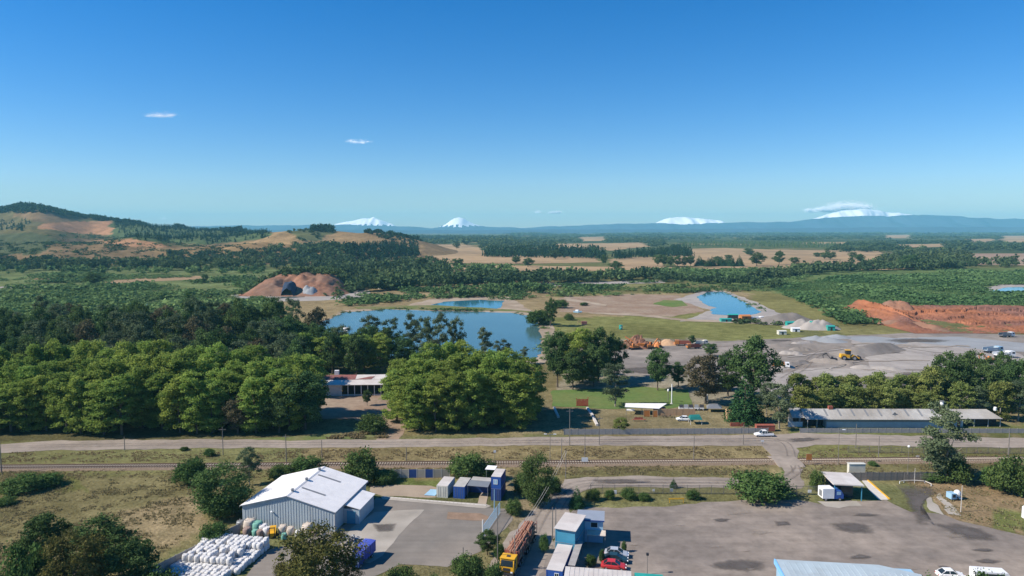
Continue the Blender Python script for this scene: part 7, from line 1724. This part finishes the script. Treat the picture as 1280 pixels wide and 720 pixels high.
def cables():
    t = thing('overhead_cable', 'pair of thin pale cables crossing above the log truck', 'cable', (*G(642, 712), 0))
    a = Vector((0, 0, 6.0)); b = Vector((*G(706, 598), 0)) - Vector((*G(642, 712), 0)) + Vector((0, 0, 6.5))
    for o_ in (0, .5):
        pts = [a.lerp(b, k / 8) + Vector((o_, 0, -1.2 * (1 - (k / 4 - 1) ** 2))) for k in range(9)]; mb = MB()
        for p, q in zip(pts, pts[1:]): mb.tube(p, q, .025, n=4)
        part('cable', mb, M['palestone'], t)
    part('pole', MB().tube(b + Vector((.2, 0, -6.5)), b + Vector((.2, 0, .2)), .11, .08), M['pole'], t); part('pole', MB().tube((.2, -.3, 0), (.2, -.3, 6.2), .11, .08), M['pole'], t)
cables()

# ------------------------------------------------------------------ air and clouds
def build_haze():
    mb = MB().box(-21000, 21000, -21000, 21000, -9, 515)
    m = bpy.data.materials.new('haze'); m.use_nodes = True; n = m.node_tree.nodes; n.clear()
    v = n.new('ShaderNodeVolumePrincipled'); v.inputs['Color'].default_value = HAZE_COLOR; v.inputs['Density'].default_value = HAZE_DENSITY; v.inputs['Anisotropy'].default_value = 0.0
    o = n.new('ShaderNodeOutputMaterial'); m.node_tree.links.new(v.outputs[0], o.inputs['Volume'])
    ob = link('haze', mesh_of('haze', mb, m)); ob['kind'] = 'stuff'; ob['label'] = 'thin blue haze over the plain'
build_haze()
def cloud(px, py, d, wpx, hpx, label, n, seed):
    """a thin drift of very many white flakes, dense in the middle and thinning outward"""
    rng = np.random.default_rng(seed); k = d / F
    m = max(3, int(wpx / 3.5)); cx = rng.uniform(-.5, .5, m) * wpx * .75; cz = rng.uniform(-.25, .3, m) * hpx * (1 - np.abs(cx) / wpx); rr = hpx * rng.uniform(.12, .42, m) * (1.1 - np.abs(cx) / wpx)
    i = rng.integers(0, m, n); g = rng.normal(size=(n, 3)) * .62
    p = np.column_stack([cx[i] + g[:, 0] * rr[i] * 2.4, g[:, 1] * rr[i] * 2, cz[i] + np.abs(g[:, 2]) * rr[i] - .15 * rr[i]]) * k
    nn = np.array(TS) + np.array([0.0, -0.9, 0.0]) + rng.normal(size=(n, 3)) * .25; a = np.cross(nn, rng.normal(size=(n, 3))); a /= np.linalg.norm(a, axis=1)[:, None]; b = np.cross(nn, a); b /= np.linalg.norm(b, axis=1)[:, None]
    s = k * .40; v = np.stack([p - a * s, p - b * s, p + a * s, p + b * s], 1).reshape(-1, 3) + np.array([X(px, d), d, hgt(py, d)])
    o = link('cloud', leaf_mesh('cloud', v, np.repeat(rng.random(n), 4), CLOUDMAT)); o['kind'] = 'stuff'; o['label'] = label
CLOUDMAT = leafmat('cloud_vapour', (0.9, 0.9, 0.92), (0.97, 0.97, 0.97), 0.3)
for a in ((208, 145, 12000, 38, 9, 'small flat white cloud high at the left of the sky', 650, 1), (452, 178, 12000, 36, 8, 'faint flat cloud right of the high left cloud', 240, 2), (694, 265.5, 22500, 16, 7, 'tiny white cloud puff above the middle of the range', 500, 3),
          (1050, 262, 22500, 74, 14, 'white cloud bank on the largest snowy mountain', 11000, 4), (670, 265.5, 22500, 9, 5, 'tiny cloud wisp left of the white puff', 90, 7), (205, 273, 22500, 14, 5, 'faint cloud wisp above the left hill', 60, 5), (1030, 264, 22500, 60, 8, 'white cloud streak over the snow of the largest mountain', 3500, 6)):
    cloud(*a)
